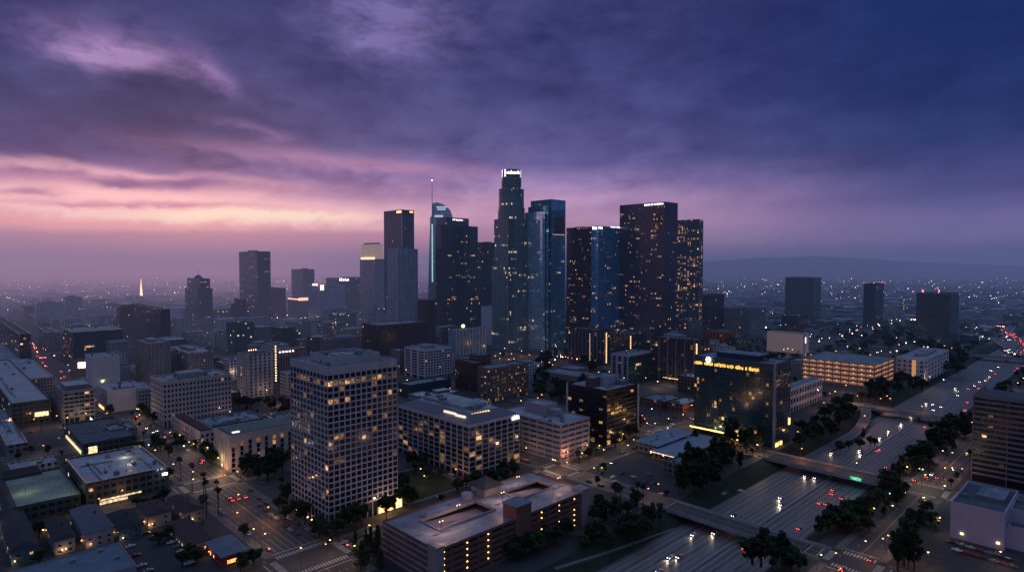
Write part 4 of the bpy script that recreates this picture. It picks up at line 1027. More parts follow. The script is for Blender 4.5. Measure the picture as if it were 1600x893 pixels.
# right hand middle ground
t43 = tower('blank_hall', 'pale blank walled hall glowing softly behind the pylon', 'building', 1198, 1254, 1263, 553, 523, emit('self_glowing_wall', (.36, .27, .27), .22, .3), kit=(0, False), roof=ROOFD)  # hall wall glows by itself in place of light falling on it
c0 = G(1257, 563); pr = empty('pylon_sign', (*c0, 0), GA, 'tall white pylon with a lit panel beside the blank hall', 'sign')
m = MB(); m.box(0, 6, 0, 2.5, 0, height_at(c0[1], 519)); m.build('pylon', WHITE, pr); m = MB(); m.box(1.5, 4, -.3, -.1, height_at(c0[1], 536), height_at(c0[1], 527), bottom=True); m.build('lit_panel', E_SIGN, pr)
t42 = framed('office_building', 'low white arcade building attached behind the hotel', 'office building', 1208, 1226, 1284, 648, 612, 2, 3, 14, .3, .35, .5, wall=WHITE, litp=.03, ground=5, seed=4, kit=(1, False), roof=ROOF)
t44 = framed('office_building', 'white cornered office beside the freeway with a warm floodlit wall', 'office building', 1400, 1444, 1482, 598, 563, 4, 5, 8, .5, .45, .5, wall=WHITE, litp=.02, seed=6, kit=(3, True), roof=ROOFL, skip=lambda w: w[0] == 'L')
t44.panel('wall_glow_slab', 'L', 1425, 1431, 562, 588, emit('painted_floodlight_glow', (.9, .45, .16), .5), out=.1)  # glowing slab paints the warm floodlight onto the wall
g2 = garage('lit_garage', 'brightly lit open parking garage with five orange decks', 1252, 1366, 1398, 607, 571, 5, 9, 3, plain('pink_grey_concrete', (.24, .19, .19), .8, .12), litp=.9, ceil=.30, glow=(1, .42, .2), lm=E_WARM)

def clear_rect(xl, xc, xr, yb):
    C = G(xc, yb); a, b = ab(C); La, Lb = run(C, (UX, UY), xr), run(C, (VX, VY), xl)
    return not any(a < r[1] and a + La > r[0] and b < r[3] and b + Lb > r[2] for r in FOOT + ROADR)
EX = [('dark', 1010, 1034, 1060, 572, 540), ('pink', 1098, 1116, 1140, 580, 552), ('dark', 905, 920, 938, 545, 516), ('pale', 1140, 1160, 1186, 566, 540), ('pink', 1036, 1050, 1070, 552, 522), ('pale', 935, 948, 962, 548, 512),
      ('pale', 672, 690, 716, 582, 556), ('grey', 300, 322, 350, 566, 534), ('pale', 330, 352, 378, 592, 562), ('grey', 470, 486, 512, 580, 548), ('pale', 418, 432, 452, 575, 540), ('beige', 340, 356, 376, 548, 518), ('pale', 150, 168, 190, 584, 556), ('grey', 190, 202, 214, 572, 540),
      ('pale', 560, 575, 598, 572, 540), ('beige', 596, 608, 626, 566, 538), ('pink', 530, 546, 566, 590, 556), ('grey', 284, 300, 318, 540, 512), ('pale', 318, 330, 346, 532, 508), ('beige', 660, 674, 694, 548, 522), ('grey', 60, 76, 96, 548, 520), ('pale', 1160, 1180, 1200, 590, 572), ('beige', 800, 815, 838, 560, 535), ('dark', 1140, 1150, 1166, 552, 528)]
EXM = {'dark': (F_APT2, 'dark'), 'pink': (F_PINK, 'pink gridded'), 'pale': (facade('pale_midrise_wall', 3.6, 3.2, .42, .42, wall=(.44, .41, .46), glass=(.02, .022, .032), lit=.10, row=0, es=1.5, seed=81), 'pale'), 'grey': (F_GREY, 'grey'), 'beige': (F_BEIGE, 'beige')}
for kd, xl, xc, xr, yb, yt in EX:
    if clear_rect(xl, xc, xr, yb):
        sd = 'left of the skyline' if xc < 560 else ('at the foot of the skyline' if xc < 880 else 'below the right hand towers')
        tower('apartment_block', '%s mid-rise block standing %s' % (EXM[kd][1], sd), 'apartment building', xl, xc, xr, yb, yt, EXM[kd][0], kit=(2, True), roof=ROOFL, group='%s mid-rise blocks %s' % (EXM[kd][1], sd))
# ------------------------------------------------------------------ near buildings
GRIDC = plain('lilac_white_concrete', (.35, .335, .39), .8, .2, .05)
fg = framed('gridded_tower', 'big foreground tower with a white window grid and a band of orange lit windows', 'office tower', 456, 514, 622, 828, 577, 23, 11, 13, .19, .24, .32, wall=GRIDC, litp=.035,
            rows={21: .95, 20: .12, 18: .10, 13: .10, 12: .15, 11: .10, 7: .08}, ground=9, seed=11, topband=3.6, parap=1.2, kit=(5, False), roof=ROOF)
La, Lb, H = fg.La, fg.Lb, fg.H
m = MB(); m.box(9, La - 7, 8, Lb - 8, H, H + 3.2, 0, 1); parapet(m, 9, La - 7, 8, Lb - 8, H + 3.2, 1.6, .5, 0); m.box(15, La - 22, 13, Lb - 22, H + 3.2, H + 5.2, 0, 1); m.build('penthouse', [GRIDC, ROOF], fg.root)
for (x, y, s) in ((16, 16, 3), (24, 30, 4), (30, 20, 3), (13, 28, 2.4), (27, 12, 3)):
    m = MB(); m.box(x, x + s, y, y + s, H + 3.2, H + 5.0); m.tube((x + s / 2, y + s / 2, H + 5.0), (x + s / 2, y + s / 2, H + 5.5), s * .4, n=10); m.build('cooling_unit', MECH, fg.root)
m = MB()
for i in range(9): m.ball((-1.2, 3 + i * (Lb - 6) / 8 if i < 5 else 3 + i * (Lb - 6) / 8, 1.0), .35)
m.build('base_uplight', emit('uplight_glow', (1, .6, .25), 8), fg.root)
p, _ = fg.onface(592, 800, 'R')
m = MB()
for i in range(3): m.box(p + i * 6.0, p + i * 6.0 + 4.2, -.4, -.1, .5, 6.6, bottom=True)
m.build('lobby_glass', emit('lobby_glow', (1, .58, .2), 2.6, .4), fg.root)
# office block B
ob = framed('office_block', 'wide nine-storey white framed office block with a hipped grey roof and lit skylights', 'office building', 622, 733, 812, 748, 665, 9, 13, 8, .14, .15, .45, wall=GRIDC, litp=.07, rows={5: .12, 4: .18, 3: .12, 6: .05, 0: .15},
            ground=4.2, seed=21, topband=1.6, parap=.4, kit=(0, False), roof=plain('sloped_grey_roof', (.12, .115, .15), .85, .15))
La, Lb, H = ob.La, ob.Lb, ob.H
m = MB(); base = [(0.5, .5), (La - .5, .5), (La - .5, Lb - .5), (.5, Lb - .5)]; tp = [(11, 11), (La - 11, 11), (La - 11, Lb - 11), (11, Lb - 11)]
m.prism(base, H + .41, H + 5.0, 0, 1, tp); m.build('hipped_roof', [plain('sloped_grey_roof', (.12, .115, .15), .85, .15), ROOFL], ob.root)
m = MB(); m.box(14, La - 14, 22, Lb - 16, H + 5, H + 7.5, 0, 1); m.build('penthouse', [CONC, ROOFL], ob.root)
for i, (x, y, s) in enumerate(((18, 16, 4), (24, 17, 3), (20, 60, 4), (15, 50, 5))):
    m = MB(); m.box(x, x + s, y, y + s, H + 5, H + 9.2 if i > 1 else H + 8); m.build('cooling_unit', MECH, ob.root)
def rooflights(face, x0, x1, y, n, mat, zz):
    for i in range(n):
        X = x0 + (x1 - x0) * i / (n - 1); lx, ly = ob.roofpt(X, y[0] + (y[1] - y[0]) * i / (n - 1), H + zz)
        q = MB(); q.box(lx - .7, lx + .7, ly - .7, ly + .7, H + zz - 1.2, H + zz + .3); q.build('skylight', mat, ob.root)
rooflights('R', 737, 763, (646, 641), 7, emit('golden_skylight_glow', (1, .62, .22), 1.8), 4.6)
rooflights('L', 695, 711, (641, 645), 7, emit('white_skylight_glow', (1, .85, .7), .9), 4.6); rooflights('L', 713, 726, (647, 650), 6, emit('white_skylight_glow', (1, .85, .7), .9), 4.4)
ob.marks('sign', 'R', 799, 811, 649, 653.5, 7, emit('block_sign_glow', (.95, .95, 1), 1.6), out=.3)
# black glass office
bg = framed('black_office', 'black glass office with orange lit windows, a pale edge fin and rooftop plant boxes', 'office building', 887, 948, 996, 696, 611, 10, 10, 8, .08, .42, .35, wall=plain('black_band', (.014, .014, .020), .35, .15, spec=.5), litp=.07,
            rows={7: .16, 6: .14, 5: .2, 2: .08, 0: .1, -1: .65}, ground=4.5, seed=31, topband=3.5, parap=.8, kit=(2, False), roof=ROOFL)
La, Lb, H = bg.La, bg.Lb, bg.H
m = MB(); m.box(La - .3, La + .7, -.8, .6, 0, H + .5); m.build('edge_fin', WHITE, bg.root); m = MB(); m.box(-.8, .5, Lb - .3, Lb + .9, 0, H + 1); m.build('edge_fin', WHITE, bg.root)
m = MB(); m.box(4, 14, 18, 26, H, H + 8, 0, 1); m.build('stair_head', [plain('maroon_render', (.10, .06, .07), .8, .15), ROOF], bg.root)
m = MB(); m.box(14.5, 36, 14, 30, H, H + 6.5, 0, 1); parapet(m, 14.5, 36, 14, 30, H + 6.5, 1.2, .4, 0); m.build('penthouse', [plain('lilac_panel', (.28, .28, .36), .7, .15), ROOF], bg.root)
m = MB(); m.box(30, 38, 6, 13, H, H + 4, 0, 1); m.build('plant_box', [MECH, ROOF], bg.root)
# teal hotel
HT = facade('hotel_curtain_wall', 3.4, 1.6, .12, .16, wall=(.018, .045, .052), glass=(.010, .034, .042), lit=0.0, row=0, rough=.35, grough=.12, seed=60)
ht = framed('hotel', 'teal glass hotel slab with a ring logo and a golden restaurant floor at its top', 'hotel', 1084, 1209, 1234, 700, 570, 18, 30, 6, .12, .14, .22, wall=plain('teal_mullion', (.02, .06, .072), .4, .15, spec=.5), litp=.075, rows={0: .04},
            ground=5.5, seed=41, topband=6, parap=.6, kit=(3, False), roof=ROOF, glassm=HT, darkm=window_mat('teal_window_glass', WARM, 0, (.010, .042, .060)))
La, Lb, H = ht.La, ht.Lb, ht.H
m = MB(); m.box(-.9, .9, -.9, .9, 0, H + 1); m.build('corner_fin', plain('steel_fin', (.2, .22, .26), .4, .1), ht.root)
m = MB(); m.box(6, La - 6, 16, Lb - 18, H, H + 5, 0, 1); m.build('penthouse', [plain('navy_panel', (.02, .035, .06), .6, .15), ROOF], ht.root)
p0, z0 = ht.onface(1086, 569, 'L'); p1, z1 = ht.onface(1186, 578, 'L')
m = MB(); rr = random.Random(5); c = p1
while c < p0:
    w = rr.uniform(.5, 1.3)
    if rr.random() < .84: h_ = rr.uniform(1.4, 2.6); m.box(-.5, -.2, c, c + w, H - 7.2 + rr.uniform(0, .5), H - 7.2 + h_ + .6, bottom=True)
    c += w + rr.uniform(.2, .55)
m.build('restaurant_glow', emit('restaurant_glow', (1, .50, .10), 1.5, .5), ht.root)
p, z = ht.onface(1107.5, 561.5, 'L')
m = MB()
for i in range(20):
    a0, a1 = 2 * pi * i / 20, 2 * pi * (i + 1) / 20
    m.prism([(0, 0)] * 3, 0, 0) if False else None
    q = [(-1.2, p + cos(a0) * 2.0, z + sin(a0) * 2.5), (-1.2, p + cos(a1) * 2.0, z + sin(a1) * 2.5), (-1.2, p + cos(a1) * 1.15, z + sin(a1) * 1.5), (-1.2, p + cos(a0) * 1.15, z + sin(a0) * 1.5)]
    m.quad(q, 0); m.quad([(x + .4, y, zz) for x, y, zz in q][::-1], 0)
m.build('ring_logo', emit('ring_logo_glow', (1, .97, .92), 9), ht.root)
m = MB(); m.box(-5, -.3, Lb * .42, Lb + 1, 5.2, 6.2, 0, 0, bottom=True); m.build('canopy', plain('dark_canopy', (.05, .04, .03), .5), ht.root)
m = MB(); m.box(-5.3, -5.02, Lb * .42, Lb + 1, 5.1, 6.3, bottom=True); m.build('canopy_light', emit('canopy_glow', (1, .66, .16), 2.8, .2), ht.root)
m = MB(); m.box(-.6, -.3, Lb * .42, Lb * .52, .3, 4.6, bottom=True); m.box(2, 8, -.6, -.3, .5, 3.6, bottom=True); m.box(11, 15, -.6, -.3, .5, 3.6, bottom=True); m.build('lobby_glass', emit('hotel_lobby_glow', (1, .55, .15), 3, .4), ht.root)
ht.panel('meeting_room_light', 'R', 1231.5, 1233.8, 653, 662, emit('hotel_lobby_glow', (1, .55, .15), 3, .4))
# P1 parking structure
g1 = garage('parking_structure', 'seven-deck pale parking structure between the office block and the black office', 783, 876, 921, 723, 665, 7, 8, 4, plain('lilac_concrete', (.30, .26, .30), .85, .12), litp=.0, roof=ROOFL, spand=.5)
La, Lb, H = g1.La, g1.Lb, g1.H
m = MB(); m.box(14, 30, 30, 52, H, H + 7.5, 0, 1); parapet(m, 14, 30, 30, 52, H + 7.5, 1, .4, 0); m.box(19, 27, 22, 30, H, H + 5, 0, 1); m.build('rooftop_block', [plain('lilac_concrete', (.30, .26, .30), .85, .12), ROOFL], g1.root)
for k in range(6):
    m = MB(); x, y = 3 + rr.random() * 28, 5 + rr.random() * 22; m.box(x, x + 2.4, y, y + 2, H, H + 1.6); m.build('rooftop_unit', MECH, g1.root)
# right banded office
C0 = Gab(1517, 749); FOOT.append((C0[0], C0[0] + 45, C0[1] - 75, C0[1]))
sr = empty('banded_office', (*xy(C0[0], C0[1] - 75), 0), GA, 'tall dark office with thin pale floor bands, cut off by the right edge', 'office building')
Hs = height_at(G(1517, 749)[1], 618); n = 15
m = MB(); m.box(.6, 44, .6, 74.4, 0, Hs - 1, 0, 1); m.build('core', [plain('smoky_glass', (.012, .012, .018), .2, .2, spec=.5), ROOFD], sr)
m = MB()
for k in range(n + 1):
    z = 5 + (Hs - 5) * k / n; h_ = 1.05 if k < n else 1.6
    m.box(0, .6, 0, 75, z - .3, z + h_, bottom=True); m.box(.6, 44, 0, .6, z - .3, z + h_, bottom=True); m.box(.6, 44, 74.4, 75, z - .3, z + h_, bottom=True)
for c in (0, 18.5, 37, 55.5, 74.5): m.box(-.25, .7, c, c + .5, 0, Hs + 1)
m.box(0, .6, 0, 75, Hs + 1.6, Hs + 1.9)
m.build('floor_band', plain('dull_lilac_band', (.15, .14, .165), .8, .12), sr)
rr = random.Random(12)
for k in range(n):
    z = 5 + (Hs - 5) * k / n
    for i in range(22):
        if rr.random() < .055:
            inst('window', wquad(WL[rr.choice((0, 1, 1, 2))], 'L'), sr, (.52, 1 + i * 3.3, z + 1.1), 0, (1, 2.6, 1.7))
m = MB(); m.box(12, 34, 8, 40, Hs, Hs + 6, 0, 1); m.build('penthouse', [plain('mauve_panel', (.12, .10, .13), .8, .15), ROOFD], sr)
# white hall bottom right
C1 = Gab(1484, 838); wl_ = Gab(1570, 858); L1 = C1[1] - wl_[1]
wh = empty('white_hall', (*xy(C1[0], wl_[1]), 0), GA, 'blank white walled hall with a deep parapet, right of the frontage road', 'building')
HW = height_at(G(1484, 838)[1], 787); FOOT.append((C1[0] - 4, C1[0] + 70, wl_[1] - 60, C1[1] + 4))
LW = plain('lavender_white_wall', (.33, .30, .41), .85, .08, .1)
m = MB(); m.box(0, 46, 0, L1, 0, HW, 0, 1); parapet(m, 0, 46, 0, L1, HW, 1.8, .6, 0); m.build('wall', [LW, ROOFD], wh)
m = MB(); m.box(16, 46.0, -60, -.02, 0, HW - 1, 0, 1); parapet(m, 16, 46, -60, -.02, HW - 1, 1.2, .5, 0); m.box(6, 16, -60, -.02, 0, HW - 7, 0, 1); parapet(m, 6, 15.98, -60, -.5, HW - 7, 1, .4, 0); m.build('annex', [LW, ROOFD], wh)
m = MB(); m.box(20, 40, 3, L1 - 8, HW, HW + 2.5, 0, 1); m.box(24, 36, -30, -14, HW - 1, HW + 2, 0, 1); m.build('roof_well', [MECH, ROOF], wh)
for k in range(7): 
    q = MB(); x, y = 8 + rr.random() * 30, -50 + rr.random() * 70; zz = HW - 1 if y < 0 else HW
    if x < 16 and y < 0: continue
    q.box(x, x + 2.2, y, y + 2.8, zz, zz + 1.6); q.build('rooftop_unit', MECH, wh)
for y in (L1 - 6, 2): 
    q = MB(); q.box(-.5, -.05, y, y + 1.2, 3.2, 3.9, bottom=True); q.build('wall_lamp', E_YEL, wh)
# near left low commercial blocks
fed = framed('courthouse', 'pale stone civic building with tall pilasters, floodlit orange at its corner', 'courthouse', 335, 359, 459, 738, 683, 5, 6, 10, .55, .10, .9, wall=plain('cream_stone', (.34, .30, .31), .85, .12), litp=.14, rows={4: .35},
             ground=2.5, seed=51, topband=4.2, parap=1.0, kit=(0, False), roof=plain('green_copper_roof', (.045, .10, .11), .7, .3), La=60)
La, Lb, H = fed.La, fed.Lb, fed.H
m = MB(); m.box(3, La - 3, 3, Lb - 3, H, H + 1.4, 0, 1); m.build('roof_step', [CONC, plain('green_copper_roof', (.045, .10, .11), .7, .3)], fed.root)
m = MB(); m.box(4, 9, 4, 6, H + 1.4, H + 2.2); m.build('roof_lamp', emit('roof_lamp_glow', (1, .95, .8), 1.2), fed.root)
rw = framed('townhouse_row', 'pale building with a long dark red roof beside the courthouse', 'office building', 270, 313, 336, 702, 675, 2, 11, 3, .5, .35, .6, wall=plain('cream_stone', (.34, .30, .31), .85, .12), litp=.06, seed=52, topband=2.0, ground=4, parap=.5, kit=(0, False), roof=ROOFD)
m = MB(); m.box(2, rw.La - 2, 2, rw.Lb - 2, rw.H + .02, rw.H + 1.2, 0, 0); m.build('red_roof', plain('dark_red_roof', (.11, .025, .03), .85, .2), rw.root)
w237 = framed('civic_office', 'long white seven-storey building with paired windows and a copper blue roof', 'office building', 236, 256, 362, 668, 598, 7, 6, 19, .45, .45, .6, wall=plain('cream_stone', (.34, .30, .31), .85, .12), litp=.02, ground=6.5, seed=53, topband=2.2, kit=(6, True), roof=ROOF)
of = framed('concrete_office', 'grey office with a blank stair wall, dark glass bands and a boxed rooftop', 'office building', 74, 100, 149, 661, 613, 6, 3, 6, .12, .42, .7, wall=plain('grey_lilac_concrete', (.22, .22, .25), .85, .12), litp=.07, rows={5: .15, 4: .1}, seed=54, kit=(3, False), roof=ROOF, skip=lambda w: w[0] == 'L', Lb=50)
of.panel('stair_wall', 'L', 76, 99, 612, 660, plain('grey_lilac_concrete', (.22, .22, .25), .85, .12), out=.05)
m = MB(); m.box(3, of.La - 3, 8, of.Lb - 14, of.H, of.H + 4.5, 0, 1); m.build('penthouse', [MECH, ROOFL], of.root)
LOWW = facade('low_shop_wall', 4.2, 4.4, .35, .42, wall=(.15, .14, .16), glass=(.02, .02, .03), lit=.13, row=.0, es=1.3, seed=70)
LOWD = facade('low_dark_wall', 4.2, 4.0, .3, .45, wall=(.05, .07, .08), glass=(.012, .018, .02), lit=.16, row=.0, glow=(1, .68, .36), es=1.0, seed=71)
def low(name, label, cat, xl, xc, xr, yb, yt, mat=None, roof=ROOFL, kit=(4, False), wings=(), **k):
    return tower(name, label, cat, xl, xc, xr, yb, yt, mat or LOWW, roof=roof, kit=kit, wings=wings, **k)
l1 = low('flat_roof_store', 'large low building with a pale flat roof and floodlit hatch by the boulevard', 'store', 103, 135, 263, 795, 758, LOWD, ROOFL, (7, False))
for (X, Y) in ((196, 712), (205, 722)):
    x, y = l1.roofpt(X, Y); m = MB(); m.box(x, x + 6, y, y + 2.4, l1.H, l1.H + 1.8); m.build('roof_hatch', MECH, l1.root); lamp('hatch_light', (x - 1, y - 3, l1.H + 2.4), 420, (1, .8, .5), .3, l1.root)
x, y = l1.roofpt(253, 737); m = MB(); m.box(x, x + 3, y - 1, y - .6, l1.H - 2, l1.H - .6, bottom=True); m.build('wall_lamp', E_WHITE, l1.root)
m = MB(); z = l1.H
p, zz = l1.onface(182, 773, 'R'); m.box(p - 9, p + 14, -.5, -.2, 3.0, 4.0, bottom=True); m.box(p - 9, p + 6, -.5, -.2, .8, 2.4, bottom=True); m.build('shop_windows', emit('shop_glow', (.9, .7, .4), .9, .5), l1.root)
l2 = low('parking_deck', 'broad open parking deck with green tinged floodlight pools', 'parking garage', -160, -100, 127, 848, 822, LOWD, plain('green_grey_deck', (.16, .19, .17), .9, .45, .06, fine=.3), (0, False), Lb=l1.Lb)
m = MB(); x, y = l2.roofpt(12, 748); m.box(x - 10, x + 18, y - 4, y + 22, l2.H - .01, l2.H + .03); m.build('ramp_shade_sheet', plain('painted_deep_shadow', (.01, .012, .014), .95), l2.root)  # dark sheet laid on the deck paints the shade of an opening
for (X, Y) in ((104, 726), (40, 770), (62, 705), (112, 775)):
    x, y = l2.roofpt(X, Y); q = MB(); q.tube((x, y, l2.H), (x, y, l2.H + 6), .12); q.box(x - .8, x + .8, y - .2, y + .2, l2.H + 6, l2.H + 6.25, bottom=True); q.build('deck_lamp', [DARKM], l2.root)
    lamp('deck_light', (x, y, l2.H + 5.6), 900, (.85, .9, .45), .3, l2.root)
# the other low blocks: (label, xl, xc, xr, yb, yt, mat, roof, kit)
LB = [
 ('single-storey shop with a bright white fascia by the crosswalk', 140, 172, 178, 690, 674, LOWW, ROOF, 2, 20, 26),
 ('low shop with two big yellow windows above the flat roofed store', 100, 130, 215, 712, 695, LOWD, ROOFD, 3, None, None),
 ('low blue roofed shop at the left edge above the parking deck', -20, 10, 44, 712, 698, LOWW, ROOFL, 3, None, None),
 ('flat roofed block with a lit ground floor left of the concrete office', -30, 18, 80, 668, 632, LOWD, ROOFL, 4, None, None),
 ('long low deck behind the lit ground floor block', -40, 20, 84, 618, 596, F_GREY, ROOFL, 3, None, None),
 ('white theatre with a small lit porch by the red traffic', 152, 168, 226, 645, 612, WHITE, ROOFL, 4, None, None),
 ('blue grey box office behind the white theatre', 134, 146, 188, 606, 560, F_BLANK, ROOF, 3, None, None),
 ('flat roofed civic annex with many roof units behind the red roof', 268, 330, 420, 690, 668, LOWW, ROOF, 9, 46, 40),
 ('low annex right of the annex, touching the gridded tower', 400, 425, 458, 690, 655, LOWW, ROOF, 4, 26, 18),
 ('grey garage block between the art deco tower and the long white building', 196, 216, 246, 640, 610, F_GREY, ROOF, 3, None, None),
 ('low brick shop row right of the stone hotel', 440, 448, 470, 648, 624, F_BRICK, ROOF, 2, None, None),
]
for lab, xl, xc, xr, yb, yt, mt, rf, k, la, lb in LB:
    q_ = low('low_building', lab, 'building', xl, xc, xr, yb, yt, mt, rf, (k, False), La=la, Lb=lb)
    if 'fascia' in lab: q_.panel('lit_fascia', 'L', 142, 171, 671, 676, emit('fascia_glow', (1, .92, .7), 2.2, .3))
    if 'yellow' in lab: q_.panel('lit_window', 'R', 138, 152, 698, 706, emit('big_window_glow', (1, .8, .42), 1.1, .5)); q_.panel('lit_window', 'L', 104, 127, 692, 704, emit('big_window_glow', (1, .8, .42), 1.1, .5))
    if 'lit ground floor left' in lab: q_.panel('lit_shopfront', 'R', 54, 76, 644, 648, emit('big_window_glow', (1, .8, .42), 1.1, .5))
    if 'theatre' in lab: q_.panel('lit_porch', 'L', 155, 163, 630, 640, emit('porch_glow', (1, .62, .25), 1.6, .5))
# lit sign box (illegible two-line marquee)
c0 = G(112, 590); mq = empty('marquee_sign', (*c0, 0), GA, 'billboard box with two bright white illegible rows', 'sign')
q = (c0[1]) / FPX
m = MB(); m.box(0, 20, 0, 3, 0, height_at(c0[1], 562), 0); m.build('sign_box', plain('tan_board', (.25, .17, .14), .8), mq)
for (y0, y1) in ((572.5, 567), (576, 573.2)):
    m = MB(); w = 12 / 8
    for i in range(8): m.box(7.2 + i * w, 7.2 + i * w + w * rr.uniform(.6, .9), -.35, -.05, height_at(c0[1], y0), height_at(c0[1], y1), bottom=True)
    m.build('lit_row', emit('marquee_glow', (1, .92, .75), 4), mq)
# foreground garage P3
BR = plain('brick_panel', (.15, .075, .062), .9, .2, .2)
g3 = garage('rooftop_garage', 'foreground brick parking garage with open roof ramps and warm lamps', 598, 683, 918, 923, 862, 6, 5, 13, BR, litp=0, roof=roofmat('blue_grey_roof_deck', (.17, .19, .245), .35), spand=.5)
La, Lb, H = g3.La, g3.Lb, g3.H
m = MB()
for k in range(6): m.box(-.35, -.13, .2, Lb - .2, H / 6 * (k + 1) - 1.3, H / 6 * (k + 1) - .5, bottom=True)
m.build('pale_band', CONC, g3.root)
GL = emit('garage_lamp_glow', (1, .48, .15), 4)
for k in range(6):
    z = H / 6 * (k + 1) - .9
    for x in (4, 18, 31.5, 70, 84, 97, 108):
        if (k + int(x)) % 7 == 3: continue
        q = MB(); q.box(x - .3, x + .3, -.3, .1, z - .5, z, bottom=True); q.build('ceiling_lamp', GL, g3.root)
# two roof openings with ramps
def opening(x0, x1, y0, y1):
    q = MB(); q.box(x0, x1, y0, y1, H - 3.4, H - 3.3, 0); q.build('ramp_floor', plain('ramp_grey', (.14, .13, .15), .9, .25), g3.root)
def hole_roof():
    bpy.data.objects.remove(g3.top)
    holes = [(14, 52, 17, 33), (72, 100, 18, 32)]
    q = MB(); xs = [.3, 14, 52, 72, 100, La - .3]
    for (a_, b_) in zip(xs, xs[1:]):
        h_ = [h for h in holes if h[0] == a_]
        if h_: q.box(a_, b_, .3, h_[0][2], H - .6, H, 0, 0, bottom=True); q.box(a_, b_, h_[0][3], Lb - .3, H - .6, H, 0, 0, bottom=True)
        else: q.box(a_, b_, .3, Lb - .3, H - .6, H, 0, 0, bottom=True)
    q.build('roof_deck', roofmat('blue_grey_roof_deck', (.17, .19, .245), .35), g3.root)
    for (x0, x1, y0, y1) in holes:
        w = MB(); parapet(w, x0 - .3, x1 + .3, y0 - .3, y1 + .3, H, 1.1, .3); w.build('ramp_wall', CONC, g3.root)
        w = MB(); w.quad([(x0, y0, H - .65), (x1, y0, H - 3.6), (x1, y1, H - 3.6), (x0, y1, H - .65)], 0); w.build('ramp_slab', plain('ramp_grey', (.17, .15, .17), .9, .25), g3.root)
for o in list(g3.root.children):
    if o.name.startswith('deck_core'):
        bpy.data.objects.remove(o)
m = MB()
m.box(1.5, La - 1.5, 1.5, Lb - 1.5, 0, H - 3.7); m.build('deck_core', plain('garage_dark', (.07, .06, .06), .9, .2), g3.root)
hole_roof()
m = MB(); m.box(50, 61, -1.2, 9, 0, H + 7, 0, 1); m.box(49.6, 61.4, -1.6, 9.4, H + 7, H + 7.6, 1, 1); m.build('stair_tower', [BR, ROOF], g3.root)
for (p0_, p1_, q1_) in ((-.8, 3.5, 6), (La - 6, La + .9, 7)):
    m = MB(); m.box(p0_, p1_, -.85, q1_, 0, H + 2.3, 0, 1); m.build('corner_stair', [plain('pale_brick_panel', (.24, .2, .21), .85, .15), ROOF], g3.root)
cxp, cyp = 66, Lb - 5
m = MB(); m.box(cxp - 6, cxp + 6, cyp - 6, cyp + 6, H, H + 4.5, 0, 0); m.prism([(cxp - 7.5, cyp - 7.5), (cxp + 7.5, cyp - 7.5), (cxp + 7.5, cyp + 7.5), (cxp - 7.5, cyp + 7.5)], H + 4.5, H + 9.5, 1, 1, [(cxp - .3, cyp - .3), (cxp + .3, cyp - .3), (cxp + .3, cyp + .3), (cxp - .3, cyp + .3)]); m.build('elevator_pavilion', [CONC, plain('slate_roof', (.05, .045, .055), .8, .2)], g3.root)
m = MB(); m.tube((52, Lb - 5, H), (52, Lb - 5, H + 3), 3.2, n=16); m.build('round_plinth', CONC, g3.root)
for (x, y) in ((33, 25), (62, 22), (86, 34), (14, 15), (102, 16)):
    q = MB(); q.tube((x, y, H), (x, y, H + 6), .12); q.box(x - 1.0, x + 1.0, y - .15, y + .15, H + 6, H + 6.2, bottom=True); q.ball((x - .9, y, H + 5.8), .3, 1); q.ball((x + .9, y, H + 5.8), .3, 1)
    q.build('roof_lamp', [DARKM, emit('roof_lamp_bulb', (1, .42, .2), 5)], g3.root); lamp('roof_light', (x, y, H + 7.5), 1900, (1, .52, .34), .3, g3.root)
for k in range(9):
    q = MB(); x, y = 5 + rr.random() * 100, 34 + rr.random() * 9
    q.box(x, x + rr.uniform(.8, 2), y, y + rr.uniform(.8, 2), H, H + rr.uniform(.5, 1.2)); q.build('roof_box', MECH, g3.root)
# plaza between tower and block B
sheet('plaza_lawn', [(222, 268, 322, 372)], LAWN, .16)
m = MB(); 
for (a_, b_, c_, d_) in ((219, 271, 318, 321), (219, 222, 321, 375), (268, 271, 321, 375), (219, 271, 372, 375)): m.box(a_, b_, c_, d_, -.2, .22)
tag(m.build('plaza_path', WALK, None, (0, 0, 0), GA), None, None, None, 'structure')
# diner with low roofs
dn = Bld('diner', 'pale blue roofed single-storey restaurant with warm lit eaves', 'restaurant', 985, 1060, 1128, 726, 716)
La, Lb, H = dn.La, dn.Lb, 5.5
DR = plain('pale_blue_roof', (.20, .24, .32), .85, .15)
m = MB(); m.box(0, La, 0, Lb * .55, 0, H, 0, 1); m.box(-1.5, La + 1.5, -1.5, Lb * .55 + 1, H, H + .5, 1, 1, bottom=True); m.build('main_hall', [LOWW, DR], dn.root)
m = MB(); m.box(8, La - 4, Lb * .55 + .02, Lb, 0, H + 2, 0, 1); m.box(6.5, La - 2.5, Lb * .55 - 1.5, Lb + 1.5, H + 2, H + 2.5, 1, 1, bottom=True); m.build('back_hall', [LOWW, DR], dn.root)
m = MB(); m.box(-1.9, -1.6, -1, Lb * .55, H - .1, H + .35, bottom=True); m.build('eaves_light', emit('eaves_glow', (1, .62, .35), 1.4, .5), dn.root)
for t in (.05, .5, .95):
    q = MB(); q.ball((-2.2, Lb * .55 * t, H - .3), .5); q.build('eaves_lamp', E_WARM, dn.root)
for k in range(5):
    q = MB(); x, y = 5 + rr.random() * (La - 12), Lb * .6 + rr.random() * Lb * .3; q.box(x, x + 2, y, y + 1.6, H + 2.5, H + 3.6); q.build('rooftop_unit', MECH, dn.root)
sheet('parking_lot', [(352, 400, 214, 284), (415, 468, 210, 246)], LOT, .02)
